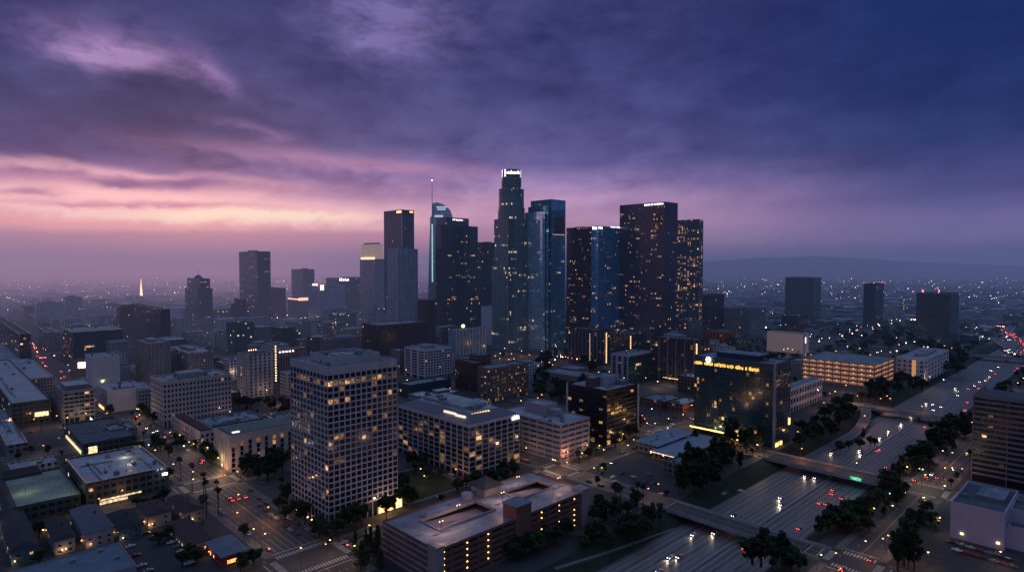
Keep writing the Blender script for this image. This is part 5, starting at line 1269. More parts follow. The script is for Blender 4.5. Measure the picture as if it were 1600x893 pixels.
# small gabled houses bottom left
def house(label, xl, xc, xr, yb, h, wall, roofm, flat=False, lit=2, seed=1, La=None, Lb=None):
    b = Bld('house', label, 'house', xl, xc, xr, yb, yb - 20, None, La, Lb); r2 = random.Random(seed); La, Lb = b.La, b.Lb
    m = MB(); m.box(0, La, 0, Lb, 0, h, 0, 0); m.build('wall', wall, b.root)
    m = MB(); e = .7
    if flat: m.box(-e, La + e, -e, Lb + e, h, h + .45, 0, 0, bottom=True)
    else:
        g = min(La, Lb) * .22; 
        if La > Lb: rp = [(Lb * .35, Lb / 2), (La - Lb * .35, Lb / 2)]
        else: rp = [(La / 2, La * .35), (La / 2, Lb - La * .35)]
        A, B_, C_, D_ = (-e, -e, h), (La + e, -e, h), (La + e, Lb + e, h), (-e, Lb + e, h); P0, P1 = (*rp[0], h + g), (*rp[1], h + g)
        if La > Lb: m.quad([A, B_, P1, P0]); m.quad([B_, C_, P1]); m.quad([C_, D_, P0, P1]); m.quad([D_, A, P0])
        else: m.quad([A, B_, P0]); m.quad([B_, C_, P1, P0]); m.quad([C_, D_, P1]); m.quad([D_, A, P0, P1])
        m.quad([D_, C_, B_, A])
    m.build('roof', roofm, b.root)
    nf = max(1, int(h / 3)); c = 0
    for k in range(nf):
        z = 1 + k * 3
        for f, L in (('L', Lb), ('R', La)):
            n_ = max(2, int(L / 4.2))
            for i in range(n_):
                p = L * (i + .5) / n_ - .7; on = r2.random() < .16
                mt = WL[r2.choice((0, 1, 2))] if on else WD
                wo_ = inst('window', wquad(mt, f), b.root, (-.06, p, z) if f == 'L' else (p, -.06, z), 0, (1, 1.3, 1.3) if f == 'L' else (1.3, 1, 1.3))
                q = MB()
                if f == 'L': q.box(-.10, .05, -.08, 1.08, -.13, -.02, bottom=True)
                else: q.box(-.08, 1.08, -.10, .05, -.13, -.02, bottom=True)
                q.build('sill', WHITE, wo_)
    m = MB(); m.box(-.08, -.02, Lb * .4, Lb * .4 + 1, 0, 2.1, bottom=True); m.build('door', plain('brown_door', (.07, .04, .03), .6), b.root)
    for k in range(lit):
        t = r2.random(); f = k % 2
        p = (-.5, Lb * t, 2.6) if f else (La * t, -.5, 2.6)
        q = MB(); q.ball(p, .28); q.build('porch_lamp', E_ORANGE if r2.random() < .4 else E_WARM, b.root); lamp('porch_light', (p[0] - .8, p[1] - .8, 2.4), 60, (1, .6, .28), .2, b.root)
    if not flat:
        m = MB(); m.box(La * .6, La * .6 + .9, Lb * .5, Lb * .5 + .9, h, h + min(La, Lb) * .22 + 1.2); m.build('chimney', BRICKD, b.root)
    return b
DK = plain('dark_shingle', (.022, .024, .034), .9, .25); BLR = plain('blue_grey_shingle', (.075, .09, .125), .9, .25); RDR = plain('plum_shingle', (.05, .03, .036), .9, .25)
CW = plain('cream_wall', (.26, .23, .23), .85, .15); TW_ = plain('teal_wall', (.05, .11, .14), .85, .15); LWW = plain('lilac_wall', (.22, .21, .26), .85, .15)
house('dark roofed cream house third from the left with lit porches', 68, 86, 118, 868, 7.5, CW, DK, False, 3, 1)
house('blue grey roofed house beside a lit stairwell', 110, 134, 178, 858, 8.5, LWW, BLR, False, 2, 2)
house('teal walled house with a dark roof', 168, 187, 222, 848, 7.5, TW_, DK, False, 2, 3)
house('cream house with a plum roof and a bright porch lamp', 214, 232, 268, 826, 7, CW, RDR, False, 3, 4)
house('plum roofed house nearest the palm trees', 262, 288, 320, 820, 7, CW, RDR, False, 2, 5)
house('dark roofed house at the far left bottom', -30, 18, 60, 885, 8, TW_, DK, False, 2, 6)
house('low plum roofed workshop beside the red fronted restaurant', 262, 296, 330, 866, 5, CW, RDR, True, 1, 7)
A1, B1 = Gab(186, 847, 7.0)
wk = empty('workshop', (*xy(A1 - 62, B1 - 34), 0), GA, 'blue flat roofed workshop along the bottom left edge', 'workshop'); FOOT.append((A1 - 62, A1, B1 - 34, B1))
m = MB(); m.box(0, 62, 0, 34, 0, 6.9, 0, 1); parapet(m, 0, 62, 0, 34, 6.9, .5, .35, 0); m.build('wall', [LWW, plain('slate_blue_roof', (.10, .135, .185), .9, .25)], wk)
for (x, y) in ((40, 25), (52, 28), (30, 12), (56, 14), (22, 26)):
    m = MB(); m.box(x, x + 2.2, y, y + 1.6, 6.9, 8.1); m.build('rooftop_unit', MECH, wk)
rs = house('small restaurant with a blue roof and glowing red front', 322, 347, 387, 886, 5.0, plain('red_wall', (.30, .03, .03), .8, .15), plain('slate_blue_roof', (.10, .135, .185), .9, .25), True, 2, 9)
m = MB(); m.box(rs.La * .2, rs.La * .8, -.9, -.1, 3.1, 3.4, bottom=True); m.build('awning', plain('red_awning', (.4, .05, .03), .7), rs.root)
m = MB(); m.box(rs.La * .2, rs.La * .8, -.2, -.1, 1.0, 2.9, bottom=True); m.build('shop_window', emit('restaurant_window_glow', (1, .45, .14), 1.6, .4), rs.root)
sheet('parking_lot', [(70, 118, 306, 352)], LOT, .02)
# ------------------------------------------------------------------ trees
def leafmat(name, c):
    m, nt, bs = newmat(name)
    P = position(nt); n = noise(nt, P, .6, 3, .6).smooth(.3, .7, .45, 1.6)
    oi = nt.nodes.new('ShaderNodeObjectInfo'); r = S(nt, oi.outputs['Random']) * .6 + .7
    f = n * r
    put(nt, bs.inputs['Base Color'], mixc(nt, 1.0, c, comb(nt, f, f, f), 'MULTIPLY')); bs.inputs['Roughness'].default_value = .8
    bs.inputs['Specular IOR Level'].default_value = .2
    return m
LEAF = leafmat('dark_foliage', (.020, .034, .017)); LEAF2 = leafmat('olive_foliage', (.032, .040, .018)); PALML = leafmat('palm_foliage', (.016, .022, .014))
BARK = plain('bark', (.05, .038, .03), .9, .3, 1)
def clump(m, c, r, n, rr, s=.5, flat=.8):
    for _ in range(n):
        while True:
            p = [rr.uniform(-1, 1) for _ in range(3)]; d = sum(t * t for t in p)
            if .15 < d < 1: break
        x, y, z = c[0] + p[0] * r, c[1] + p[1] * r, c[2] + p[2] * r * flat
        a, b, g = rr.uniform(0, 6.28), rr.uniform(-.9, .9), s * rr.uniform(.6, 1.5)
        ux, uy = cos(a) * g, sin(a) * g; vx, vy, vz = -sin(a) * cos(b) * g, cos(a) * cos(b) * g, sin(b) * g
        m.quad([(x - ux - vx, y - uy - vy, z - vz), (x + ux - vx, y + uy - vy, z - vz), (x + ux * .6 + vx, y + uy * .6 + vy, z + vz), (x - ux * .6 + vx, y - uy * .6 + vy, z + vz)], 0)
def tree_mesh(kind, seed):
    rr = random.Random(seed); t = MB(); c = MB()
    if kind == 'palm':
        h = 15; lean = rr.uniform(-.8, .8); pr = (0, 0, 0)
        for i in range(4):
            q = (lean * ((i + 1) / 4) ** 2, .3 * lean * (i + 1) / 4, h * (i + 1) / 4); t.tube(pr, q, .32 - .04 * i, .28 - .04 * i, 6); pr = q
        for k in range(30):
            a = rr.uniform(0, 6.28); e = rr.uniform(-.7, 1.1); L = rr.uniform(2.2, 3.2); p0 = pr; w = .42
            for j in range(4):
                ee = e - j * .42; q = (p0[0] + cos(a) * cos(ee) * L / 4, p0[1] + sin(a) * cos(ee) * L / 4, p0[2] + sin(ee) * L / 4)
                nx, ny = -sin(a) * w, cos(a) * w; w2 = .8 if j < 2 else .35
                c.quad([(p0[0] - nx, p0[1] - ny, p0[2] - .12), (q[0] - nx * w2, q[1] - ny * w2, q[2] - .12), (q[0], q[1], q[2]), (p0[0], p0[1], p0[2])], 0)
                c.quad([p0, q, (q[0] + nx * w2, q[1] + ny * w2, q[2] - .12), (p0[0] + nx, p0[1] + ny, p0[2] - .12)], 0); p0 = q
        clump(c, (pr[0], pr[1], pr[2] - 1.0), .8, 40, rr, .3, 1.3)
    elif kind == 'tall':
        h = 17; t.tube((0, 0, 0), (.4, .2, h * .75), .45, .15, 7)
        for k in range(15):
            a = rr.uniform(0, 6.28); z = h * rr.uniform(.32, 1.0); d = rr.uniform(.6, 2.9) * (1.3 - abs(z / h - .62) * 1.4)
            p = (cos(a) * d, sin(a) * d, z); t.tube((.2, .1, z * .8), p, .12, .05, 4); clump(c, p, rr.uniform(1.2, 2.1), 95, rr, .42, 1.05)
    elif kind == 'conifer':
        h = 13; t.tube((0, 0, 0), (0, 0, h * .9), .35, .08, 6)
        for k in range(16):
            f = k / 15; a = rr.uniform(0, 6.28); d = (1 - f) * 1.4; clump(c, (cos(a) * d, sin(a) * d, h * (.14 + .84 * f)), 1.7 * (1 - f) + .45, 60, rr, .30, 1)
    else:
        h = 6.2; t.tube((0, 0, 0), (0, 0, h * .45), .38, .26, 7)
        n = 17 if kind == 'broad' else 11; sp = 3.9 if kind == 'broad' else 2.6
        for k in range(n):
            a = 2 * pi * k / n * 2.4 + rr.uniform(-.4, .4); d = sp * sqrt((k + .5) / n) * rr.uniform(.8, 1.1); z = h + (1 - (d / sp) ** 2) * 2.6 + rr.uniform(-1.9, 1.3)
            p = (cos(a) * d, sin(a) * d, z); t.tube((0, 0, h * .42), p, .16, .05, 4); clump(c, p, rr.uniform(.8, 2.0), 62, rr, .42, .7)
    return t.mesh(kind + '_trunk', [BARK]), c
def free(a, b, r=2.0):
    for (a0, a1, b0, b1) in FOOT:
        if a0 - r < a < a1 + r and b0 - r < b < b1 + r: return False
    return True
def onroad(a, b, r=0.0):
    for (a0, a1, b0, b1) in ROADR:
        if a0 + 3.5 - r < a < a1 - 3.5 + r and b0 < b < b1: return True
    return False
TM = {}
for kind, n in (('broad', 4), ('round', 3), ('palm', 3), ('tall', 3), ('conifer', 2)):
    TM[kind] = []
    for i in range(n):
        tm, c = tree_mesh(kind, 50 + i * 7); TM[kind].append((tm, c.mesh(kind + '_crown', [PALML if kind == 'palm' else (LEAF2 if i % 2 else LEAF)])))
TN = {'broad': 'street_tree', 'round': 'round_tree', 'palm': 'palm_tree', 'tall': 'eucalyptus_tree', 'conifer': 'cypress_tree'}
NTREE = 0
def tree(kind, x, y, z, s, label, group):
    global NTREE; NTREE += 1
    tm, cm = random.choice(TM[kind]); o = empty(TN[kind], (x, y, z), U(0, 6.28), label, 'tree' if kind != 'palm' else 'palm', group)
    s = s * U(.85, 1.15); o.scale = (s * U(.8, 1.2), s * U(.8, 1.2), s * U(.8, 1.35)); inst('trunk', tm, o); inst('crown', cm, o); return o
def treepx(kind, px, py, s, label, group, z=0.0):
    x, y = G(px, py, z)
    if not free(*ab((x, y)), .3): return
    tree(kind, x, y, z, s, label, group)
# hand placed clusters: (kind, [(px, py)...], scale, z, label, group)
CL = [
 ('broad', [(388, 742), (402, 752), (398, 738), (415, 735), (428, 728), (420, 748), (440, 738)], 1.25, 'dense dark tree in the grove between the courthouse and the gridded tower', 'trees of the courthouse grove'),
 ('broad', [(436, 800), (450, 790), (462, 806), (447, 812), (470, 800), (478, 818)], 1.05, 'dark street tree at the left foot of the gridded tower', 'trees at the left foot of the gridded tower'),
 ('round', [(492, 840), (505, 848), (528, 840), (542, 832), (556, 828), (566, 822), (500, 838)], 1.1, 'clipped dark tree hugging the front corner of the gridded tower', 'trees at the front corner of the gridded tower'),
 ('broad', [(628, 770), (636, 790), (620, 792), (650, 740), (640, 728), (668, 755), (690, 748), (602, 812), (660, 728), (612, 800)], .9, 'dark tree in the plaza between the gridded tower and the office block', 'trees of the plaza'),
 ('broad', [(742, 756), (756, 764), (770, 758), (788, 752), (802, 742), (730, 764), (716, 770)], .95, 'dark tree along the foot of the nine-storey office block', 'trees below the nine-storey office block'),
 ('palm', [(318, 776), (322, 800), (340, 806), (316, 822), (342, 780)], 1.0, 'palm with a shaggy head beside the boulevard, left of the red tail lights', 'palms by the boulevard crossing'),
 ('palm', [(283, 752), (300, 768), (218, 690), (206, 668), (214, 676), (225, 700)], .9, 'palm standing along the far stretch of the boulevard', 'palms along the far boulevard'),
 ('broad', [(240, 745), (252, 752), (246, 762), (262, 748), (232, 762), (258, 764)], .8, 'dark tree beside the flat roofed store', 'trees beside the flat roofed store'),
 ('broad', [(164, 640), (172, 652), (222, 620), (232, 634), (190, 610), (275, 690), (285, 700), (322, 712), (330, 726), (240, 700), (252, 706), (265, 716)], .95, 'street tree along the boulevard beyond the courthouse', 'street trees along the boulevard'),
 ('tall', [(1062, 770), (1074, 752), (1085, 765), (1092, 742), (1102, 757), (1108, 735), (1120, 750), (1070, 742), (1128, 738), (1082, 735), (1112, 765), (1098, 770)], 1.0, 'tall dark eucalyptus in the clump between the diner and the freeway', 'eucalyptus clump by the diner'),
 ('palm', [(990, 800), (998, 796), (1006, 800), (968, 806)], 1.15, 'thin palm standing by the parking lot above the nearest overpass', 'thin palms above the nearest overpass'),
 ('tall', [(1148, 698), (1158, 700), (1166, 708), (1175, 700), (1188, 706), (1140, 702)], .95, 'dark tree in front of the hotel forecourt', 'trees in front of the hotel'),
 ('broad', [(1295, 655), (1305, 640), (1318, 650), (1288, 670), (1310, 668), (1322, 662), (1280, 684), (1298, 684), (1262, 690), (1270, 676), (1250, 700), (1325, 640), (1334, 655)], 1.2, 'dark tree on the bank inside the curving ramp', 'trees on the bank by the curving ramp'),
 ('broad', [(1365, 612), (1376, 606), (1388, 612), (1398, 604), (1410, 600), (1420, 608), (1384, 622), (1402, 618), (1370, 622), (1432, 602), (1440, 612)], 1.3, 'dark tree beyond the lit garage by the third overpass', 'trees between the lit garage and the freeway'),
 ('broad', [(1385, 795), (1370, 800), (1400, 782), (1352, 806), (1340, 812), (1322, 822), (1305, 832), (1292, 838), (1390, 765), (1398, 770), (1380, 778), (1360, 815), (1330, 838), (1312, 826), (1278, 842), (1402, 752)], 1.05, 'dark bushy tree on the near bank between the freeway and the frontage road', 'trees on the right freeway bank'),
 ('palm', [(1402, 756), (1412, 758), (1425, 742)], .8, 'palm at the end of the warm lit overpass', 'palms at the lit overpass'),
 ('broad', [(1205, 892), (1222, 884), (1238, 890), (1215, 876), (1190, 884), (1248, 896), (1175, 880), (1196, 872)], 1.15, 'big dark tree at the bottom beside the nearest overpass', 'trees at the bottom by the nearest overpass'),
 ('tall', [(1410, 880), (1418, 888), (1424, 878), (1404, 890), (1430, 890)], .95, 'dark tree in the garden corner left of the white hall', 'trees left of the white hall'),
 ('broad', [(1440, 815), (1452, 822), (1446, 800), (1460, 830), (1436, 832)], .7, 'small lit tree beside the blank wall of the white hall', 'small trees beside the white hall'),
 ('broad', [(1430, 720), (1444, 708), (1456, 698), (1466, 704), (1474, 688), (1482, 696), (1490, 680), (1440, 726), (1500, 672), (1508, 684), (1470, 676), (1484, 668)], 1.3, 'dark tree on the bank below the banded office', 'trees on the bank below the banded office'),
 ('conifer', [(556, 872), (572, 878), (580, 866), (590, 886), (600, 872), (566, 890), (588, 858)], 1.0, 'dark cypress at the left end of the rooftop garage', 'cypresses at the left end of the garage'),
 ('broad', [(790, 868), (802, 874), (812, 868), (822, 860), (834, 866), (848, 858), (776, 880), (760, 886), (742, 892), (870, 848), (884, 838)], .95, 'dark tree along the brick front of the rooftop garage', 'trees along the front of the rooftop garage'),
 ('broad', [(1010, 820), (1022, 826), (1000, 832), (985, 838), (968, 846), (990, 824), (1030, 816), (950, 852), (930, 850), (912, 856), (1008, 838), (972, 830)], .95, 'dark low tree on the planted bank below the nearest overpass', 'trees on the left freeway bank'),
 ('broad', [(885, 560), (900, 566), (870, 558), (858, 565), (845, 572), (915, 572), (838, 580), (930, 580), (846, 590), (852, 602), (866, 612), (880, 620), (840, 612), (862, 628), (890, 630), (875, 596), (835, 600), (850, 620), (905, 622), (912, 612)], 1.35, 'dark tree of the park in front of the glass tower and the stone hall', 'trees of the dark park'),
 ('round', [(920, 716), (932, 710), (944, 706), (905, 722), (980, 690), (992, 684), (960, 700)], .8, 'small street tree along the kerb below the black office', 'street trees below the black office'),
 ('broad', [(1120, 596), (1190, 560), (1205, 566), (1215, 572), (1225, 562), (1180, 568), (1238, 570)], 1.1, 'dark tree in front of the softly lit blank hall', 'trees in front of the blank hall'),
 ('broad', [(1500, 560), (1490, 572), (1478, 582), (1512, 552), (1496, 585), (1506, 572), (1480, 560), (1470, 552), (1494, 548), (1520, 545), (1460, 560), (1452, 548)], 1.5, 'dark tree by the freeway in front of the queue of headlights', 'trees at the freeway bend'),
 ('broad', [(1425, 535), (1405, 530), (1388, 535), (1370, 528), (1350, 532), (1335, 525), (1320, 530), (1440, 548), (1360, 542), (1395, 545), (1380, 520), (1408, 520)], 1.6, 'dark tree left of the banded office block by the bend', 'trees left of the banded block'),
 ('broad', [(372, 640), (382, 636), (394, 640), (405, 632), (418, 636), (430, 640), (440, 634), (450, 640), (385, 650), (444, 650)], 1.0, 'dark tree at the foot of the pale stone hotel', 'trees at the foot of the stone hotel'),
 ('broad', [(498, 522), (506, 526), (515, 524), (522, 528)], 1.5, 'big round tree in front of the white gridded hotel', 'trees in front of the gridded hotel'),
 ('broad', [(66, 800), (90, 796), (112, 806), (126, 812), (48, 810), (30, 815), (150, 812), (100, 826), (60, 838), (228, 800), (245, 792), (256, 786), (250, 850), (262, 842), (270, 836), (20, 850), (44, 868), (296, 872), (306, 880), (286, 884), (395, 884), (378, 892)], .75, 'small dark garden tree among the houses at the lower left', 'garden trees among the houses'),
 ('broad', [(1350, 688), (1358, 698), (1342, 700), (1312, 704), (1328, 702)], .7, 'shrubby tree on the verge left of the freeway', 'trees on the verge above the freeway'),
]
TZ = {'trees on the right freeway bank': -2.5, 'trees on the left freeway bank': -1.5, 'trees on the bank by the curving ramp': 0, 'trees on the verge above the freeway': -3.0}
for kind, pts, s, lab, grp in CL:
    for (X, Y) in pts:
        kk_ = 'tall' if kind == 'broad' and random.random() < .22 else kind
        treepx(kk_, X + U(-2, 2), Y + U(-1, 1), s * (.62 if kk_ != kind else 1) * (1.0 if kind == 'palm' else 1.04), lab, grp, TZ.get(grp, 0.0))
        if kind in ('broad', 'tall') and random.random() < .3: treepx(kind, X + U(-9, 9), Y + U(-3, 4), s * 1.0, lab, grp, TZ.get(grp, 0.0))
for (aa, ab_, ba, bb_, n_) in ((372, 470, 106, 123, 18), (492, 712, 106, 123, 30), (372, 470, 206, 226, 12), (560, 712, 205, 222, 16), (735, 1240, 204, 220, 30), (735, 1240, 106, 124, 30)):
    for _ in range(n_):
        a, b = U(aa, ab_), U(ba, bb_)
        if free(a, b, 1): x, y = xy(a, b); tree(random.choice(('broad', 'broad', 'tall', 'round')), x, y, -1.0 if b < 124 else 0, U(.6, 1.05), 'dark tree in the planted strip along the freeway', 'trees of the freeway strip')
for _ in range(34):
    X, Y = U(838, 945), U(562, 636); a, b = Gab(X, Y)
    if free(a, b, 2) and not onroad(a, b, 1): treepx('broad', X, Y, 1.45, 'dark tree of the park in front of the glass tower and the stone hall', 'trees of the dark park')
for _ in range(40):
    X, Y = U(925, 1050), U(800, 885); a, b = Gab(X, Y)
    if 206 < b < 290 and free(a, b, 2) and not onroad(a, b, 1): treepx('round', X, Y, 1.1, 'dark low tree on the planted bank below the nearest overpass', 'trees on the left freeway bank')
# street trees along the kerbs
for a, w, b0, b1 in VR[:5]:
    for s in (-1, 1):
        b = b0 + 10
        while b < min(b1, 900):
            aa = a + s * (w / 2 + 2.2); X, Y = proj(*xy(aa, b), 0)
            if -20 < X < 1620 and Y < 900 and not any(abs(b - ub) < uw / 2 + 7 for ub, uw, p, q in UR) and random.random() < .20:
                tree(random.choice(('round', 'round', 'palm', 'broad')) if a == 144 else 'round', *xy(aa, b), .1, U(.6, .95), 'street tree in the pavement row of a cross street', 'kerbside street trees')
            b += U(12, 22)
for b, w, a0, a1 in UR[:4]:
    for s in (-1, 1):
        a = max(a0, -160) + 8
        while a < min(a1, 900):
            bb = b + s * (w / 2 + 2.2); X, Y = proj(*xy(a, bb), 0)
            if -20 < X < 1620 and Y < 900 and not any(abs(a - va) < vw / 2 + 7 and p < bb < q for va, vw, p, q in VR) and not (TR - 12 < bb < TL + 8) and random.random() < .2:
                tree('round', *xy(a, bb), .1, U(.55, .9), 'round tree in the pavement row of an avenue', 'avenue street trees')
            a += U(12, 24)

# ------------------------------------------------------------------ filler buildings of the city
FM = [facade('town_wall_%d' % i, U(3.4, 4.2), U(2.4, 5), U(.3, .5), U(.35, .5), wall=w, glass=(.016, .018, .026), lit=l, row=0, glow=g, es=e, seed=90 + i)
      for i, (w, l, g, e) in enumerate((((.36, .33, .35), .09, (1, .6, .3), 1.7), ((.24, .23, .28), .08, (1, .7, .4), 1.6), ((.46, .43, .48), .06, (1, .75, .5), 1.6), ((.14, .075, .07), .09, (1, .5, .2), 1.6), ((.08, .12, .15), .10, (1, .7, .35), 1.6), ((.33, .28, .28), .12, (1, .55, .25), 1.6)))]
FN = [('low_building', 'building'), ('office_building', 'office building'), ('apartment_block', 'apartment building')]
ROOFS = [ROOF, ROOFL, ROOFD, ROOF, plain('white_roof', (.40, .40, .44), .85, .25)]
def zone(X, D):
    side = 'at the left' if X < 420 else ('in the middle' if X < 1000 else 'at the right')
    dist = 'near the foreground streets' if D < 650 else ('among the towers' if D < 1150 else ('behind the towers' if D < 1800 else 'far out in the haze'))
    return side, dist
RF = random.Random(99); nfill = 0
a = -700.0
while a < 3000:
    b = 20.0; wa = 0
    while b < 3600:
        w, l = RF.uniform(18, 38), RF.uniform(16, 34)
        x, y = xy(a + w / 2, b + l / 2)
        if y < 420: b += l + 6; continue
        X, Y = proj(x, y, 0)
        sp = 1.0 + max(0, y - 1000) / 900
        w *= min(sp, 2.2); l *= min(sp, 2.2)
        wa = max(wa, w)
        if -60 < X < 1660 and Y > 440 and y < 2600:
            ok = not any(a < r[1] + 2 and a + w > r[0] - 2 and b < r[3] + 2 and b + l > r[2] - 2 for r in FOOT) and \
                 not any(a < r[1] and a + w > r[0] and b < r[3] and b + l > r[2] for r in ROADR) and not (b < TL + 8 and b + l > TR - 4 and a < 3400)
            corr = (X > 1285 and 560 < Y < 760) or (X > 1100 and Y > 600) or (820 < X < 940 and 545 < Y < 640) or (1285 < X < 1500 and 500 < Y < 560)
            keep = RF.random() < (.97 if X < 1130 else .7)
            if ok and not corr and keep and (y < 2150 or RF.random() < .3):
                if y < 700: h = RF.uniform(6, 14)
                elif y < 1150: h = RF.uniform(9, 30) if X < 1130 else RF.uniform(6, 14)
                elif y < 1700: h = RF.uniform(9, 38) if X < 1130 else RF.uniform(6, 18)
                else: h = RF.uniform(6, 22)
                if RF.random() < .07 and y > 900 and X < 900: h *= 1.7
                k = FN[0] if h < 14 else RF.choice(FN[1:])
                sd, ds = zone(X, y)
                r = empty(k[0], (*xy(a, b), 0), GA, 'plain flat roofed city block %s, %s' % (sd, ds), k[1], 'city blocks %s, %s' % (sd, ds))
                m = MB(); mt = RF.choice(FM); rf = RF.choice(ROOFS)
                m.box(0, w, 0, l, 0, h, 0, 1); parapet(m, 0, w, 0, l, h, .9, .4, 0)
                if RF.random() < .4 and h > 9: m.box(w * .2, w * .7, l * .3, l * .8, h, h + RF.uniform(2.5, 5), 0, 1)
                for _ in range(RF.randint(2, 7) if 850 <= y < 1600 else 0):
                    p, q = RF.uniform(2, w - 5), RF.uniform(2, l - 5); s_ = RF.uniform(1.2, 3.2); m.box(p, p + s_, q, q + s_, h, h + RF.uniform(1, 2.4), 1)
                m.build('wall', [mt, rf], r)
                for _ in range(RF.randint(2, 5) if y < 850 else 0):
                    m = MB(); p, q = RF.uniform(2, w - 5), RF.uniform(2, l - 5); s_ = RF.uniform(1.2, 3.2); m.box(p, p + s_, q, q + s_, h, h + RF.uniform(1, 2.4)); m.build('rooftop_unit', MECH, r)
                FOOT.append((a, a + w, b, b + l)); nfill += 1
        b += l + RF.uniform(1, 5) * sp
    a += max(wa, 26) + RF.uniform(1, 6)
# mass of the far suburbs
m = MB(); nf = 0
while nf < 3800:
    y = 1500 * math.exp(RF.random() * 1.75); X = RF.uniform(-80, 1680); x = (X - 800) / FPX * y
    a, b = ab((x, y)); w, l = RF.uniform(12, 40), RF.uniform(12, 50)
    if RF.random() < .08: w *= 2.5; l *= 1.8
    if y > 3000: w *= 1.6; l *= 1.6
    if (b < TL + 6 and b + l > TR - 6): continue
    if y < 2700 and any(a < r[1] and a + w > r[0] and b < r[3] and b + l > r[2] for r in FOOT): continue
    if y < 2400 and onroad(a + w / 2, b + l / 2, 12): continue
    h = RF.uniform(4, 11) if RF.random() < .93 else RF.uniform(12, 32)
    k = RF.randint(0, 5); q = len(m.v); m.box(a, a + w, b, b + l, 0, h, k, 6 + RF.randint(0, 4)); nf += 1
tag(m.build('suburb_blocks', FM + ROOFS, None, (0, 0, 0), GA), 'endless low roofs of the suburbs fading into the haze', 'suburbs', None, 'stuff')
# mass of far trees
m = MB(); rr = random.Random(4); nt_ = 0
while nt_ < 2600:
    y = 900 * math.exp(rr.random() * 2.1); X = rr.uniform(-60, 1660)
    if (X < 1130 and y < 1700 and rr.random() < .88) or (X < 700 and rr.random() < .5): continue
    x = (X - 800) / FPX * y; a, b = ab((x, y))
    if not free(a, b, 3) or onroad(a, b, 2) or (b < TL and b > TR and a < 3400): continue
    s = rr.uniform(3, 6.5) * (1 + y / 5000); h = s * rr.uniform(.8, 1.3)
    for _ in range(3):
        ox, oy = rr.uniform(-s, s) * .6, rr.uniform(-s, s) * .6; clump(m, (x + ox, y + oy, h), s * .75, 7, rr, s * .33, .8)
    nt_ += 1
tag(m.build('distant_trees', LEAF), 'dark tree cover scattered through the far suburbs', 'trees', None, 'stuff')

# ------------------------------------------------------------------ lights of the far city
LC = [emit('far_light_white', (1, .86, .84), 11), emit('far_light_warm', (1, .62, .36), 13), emit('far_light_orange', (1, .36, .16), 15), emit('far_light_red', (1, .10, .10), 14), emit('far_light_mint', (.5, .95, 1), 8)]
def octa(m, x, y, z, r, k):
    for s in (-1, 1):
        for (p, q) in (((1, 0), (0, 1)), ((0, 1), (-1, 0)), ((-1, 0), (0, -1)), ((0, -1), (1, 0))):
            f = [(x + p[0] * r, y + p[1] * r, z), (x + q[0] * r, y + q[1] * r, z), (x, y, z + s * r)]; m.quad(f if s > 0 else f[::-1], k)
m = MB(); rr = random.Random(8)
def lamp_far(X, Y, k, f=1.0, z=8):
    x, y = G(X, Y); y2 = max(y, 500); octa(m, x, y, z, y2 / FPX * .42 * f, k)
for _ in range(1150):
    Y = 424 + 118 * rr.random() ** 1.15; X = rr.uniform(-20, 1620)
    if 560 < X < 1110 and rr.random() < .5: continue
    if X < 560 and rr.random() < .15: continue
    if Y > 470 and rr.random() < .55: continue
    x, y = G(X, Y); a, b = ab((x, y))
    if y > 16000 or not free(a, b, 0): continue
    k = rr.choices(range(5), (48, 30, 12, 6, 2))[0]
    lamp_far(X, Y, k, rr.choice((.3, .4, .5, .7, .95, 1.3)), rr.uniform(5, 14))
# lamps strung along the far street grid
for axis, step, off in (('a', 230, 60), ('b', 210, 40)):
    for line in range(-26, 42):
        c0_ = line * step + off + rr.uniform(-30, 30); ds = rr.choice((0, 45, 60, 60, 90)); kk = rr.choice((0, 1, 1, 2))
        if not ds: continue
        t = -5000.0
        while t < 9000:
            t += ds * rr.uniform(.7, 1.4); a, b = (c0_, t) if axis == 'a' else (t, c0_); x, y = xy(a, b)
            if y < 1300 or y > 5200: continue
            X, Y = proj(x, y, 0)
            if X < -10 or X > 1610 or rr.random() < .45 + y / 14000 or not free(a, b, 0): continue
            octa(m, x, y, 9, y / FPX * rr.choice((.22, .26, .32, .44)), kk if rr.random() < .85 else rr.choice((0, 2, 3)))
for _ in range(520):
    if rr.random() < .5:
        a, w, b0, b1 = rr.choice(VR[:1] * 3 + VR[1:5] + VR[9:]); a += rr.choice((-1, 1)) * w / 2; b = rr.uniform(b0, b1)
    else:
        b, w, a0, a1 = rr.choice(UR); b += rr.choice((-1, 1)) * w / 2; a = rr.uniform(a0, a1)
    x, y = xy(a, b)
    if 850 < y < 3200 and not (TR - 5 < b < TL + 5): octa(m, x, y, 8, y / FPX * rr.choice((.32, .42, .55, .8)), rr.choices(range(5), (30, 40, 20, 8, 2))[0])
def streak(p, q, n, k, jit=1.0, f=.8):
    for i in range(n):
        t = rr.random(); lamp_far(p[0] + (q[0] - p[0]) * t + rr.uniform(-jit, jit), p[1] + (q[1] - p[1]) * t + rr.uniform(-jit, jit) * .4, k if isinstance(k, int) else rr.choice(k), f * rr.uniform(.6, 1.3), 6)
streak((1172, 430), (1220, 447), 46, (2, 1, 2, 3), 1.2, .9); streak((1100, 424), (1140, 426), 10, (1, 2), 2)
streak((1460, 452), (1502, 450), 26, (1, 2), .6, .8); streak((1410, 500), (1432, 503), 22, (3, 2, 3), 1.5, 1.2); streak((1536, 512), (1570, 514), 26, (3, 3, 2), 1.2, 1.1)
streak((1280, 462), (1310, 470), 22, (2, 1, 3), 3, .8); streak((46, 452), (82, 445), 26, (1, 2), .8, .6); streak((48, 424), (60, 420), 8, 1, 1.5, 1.4)
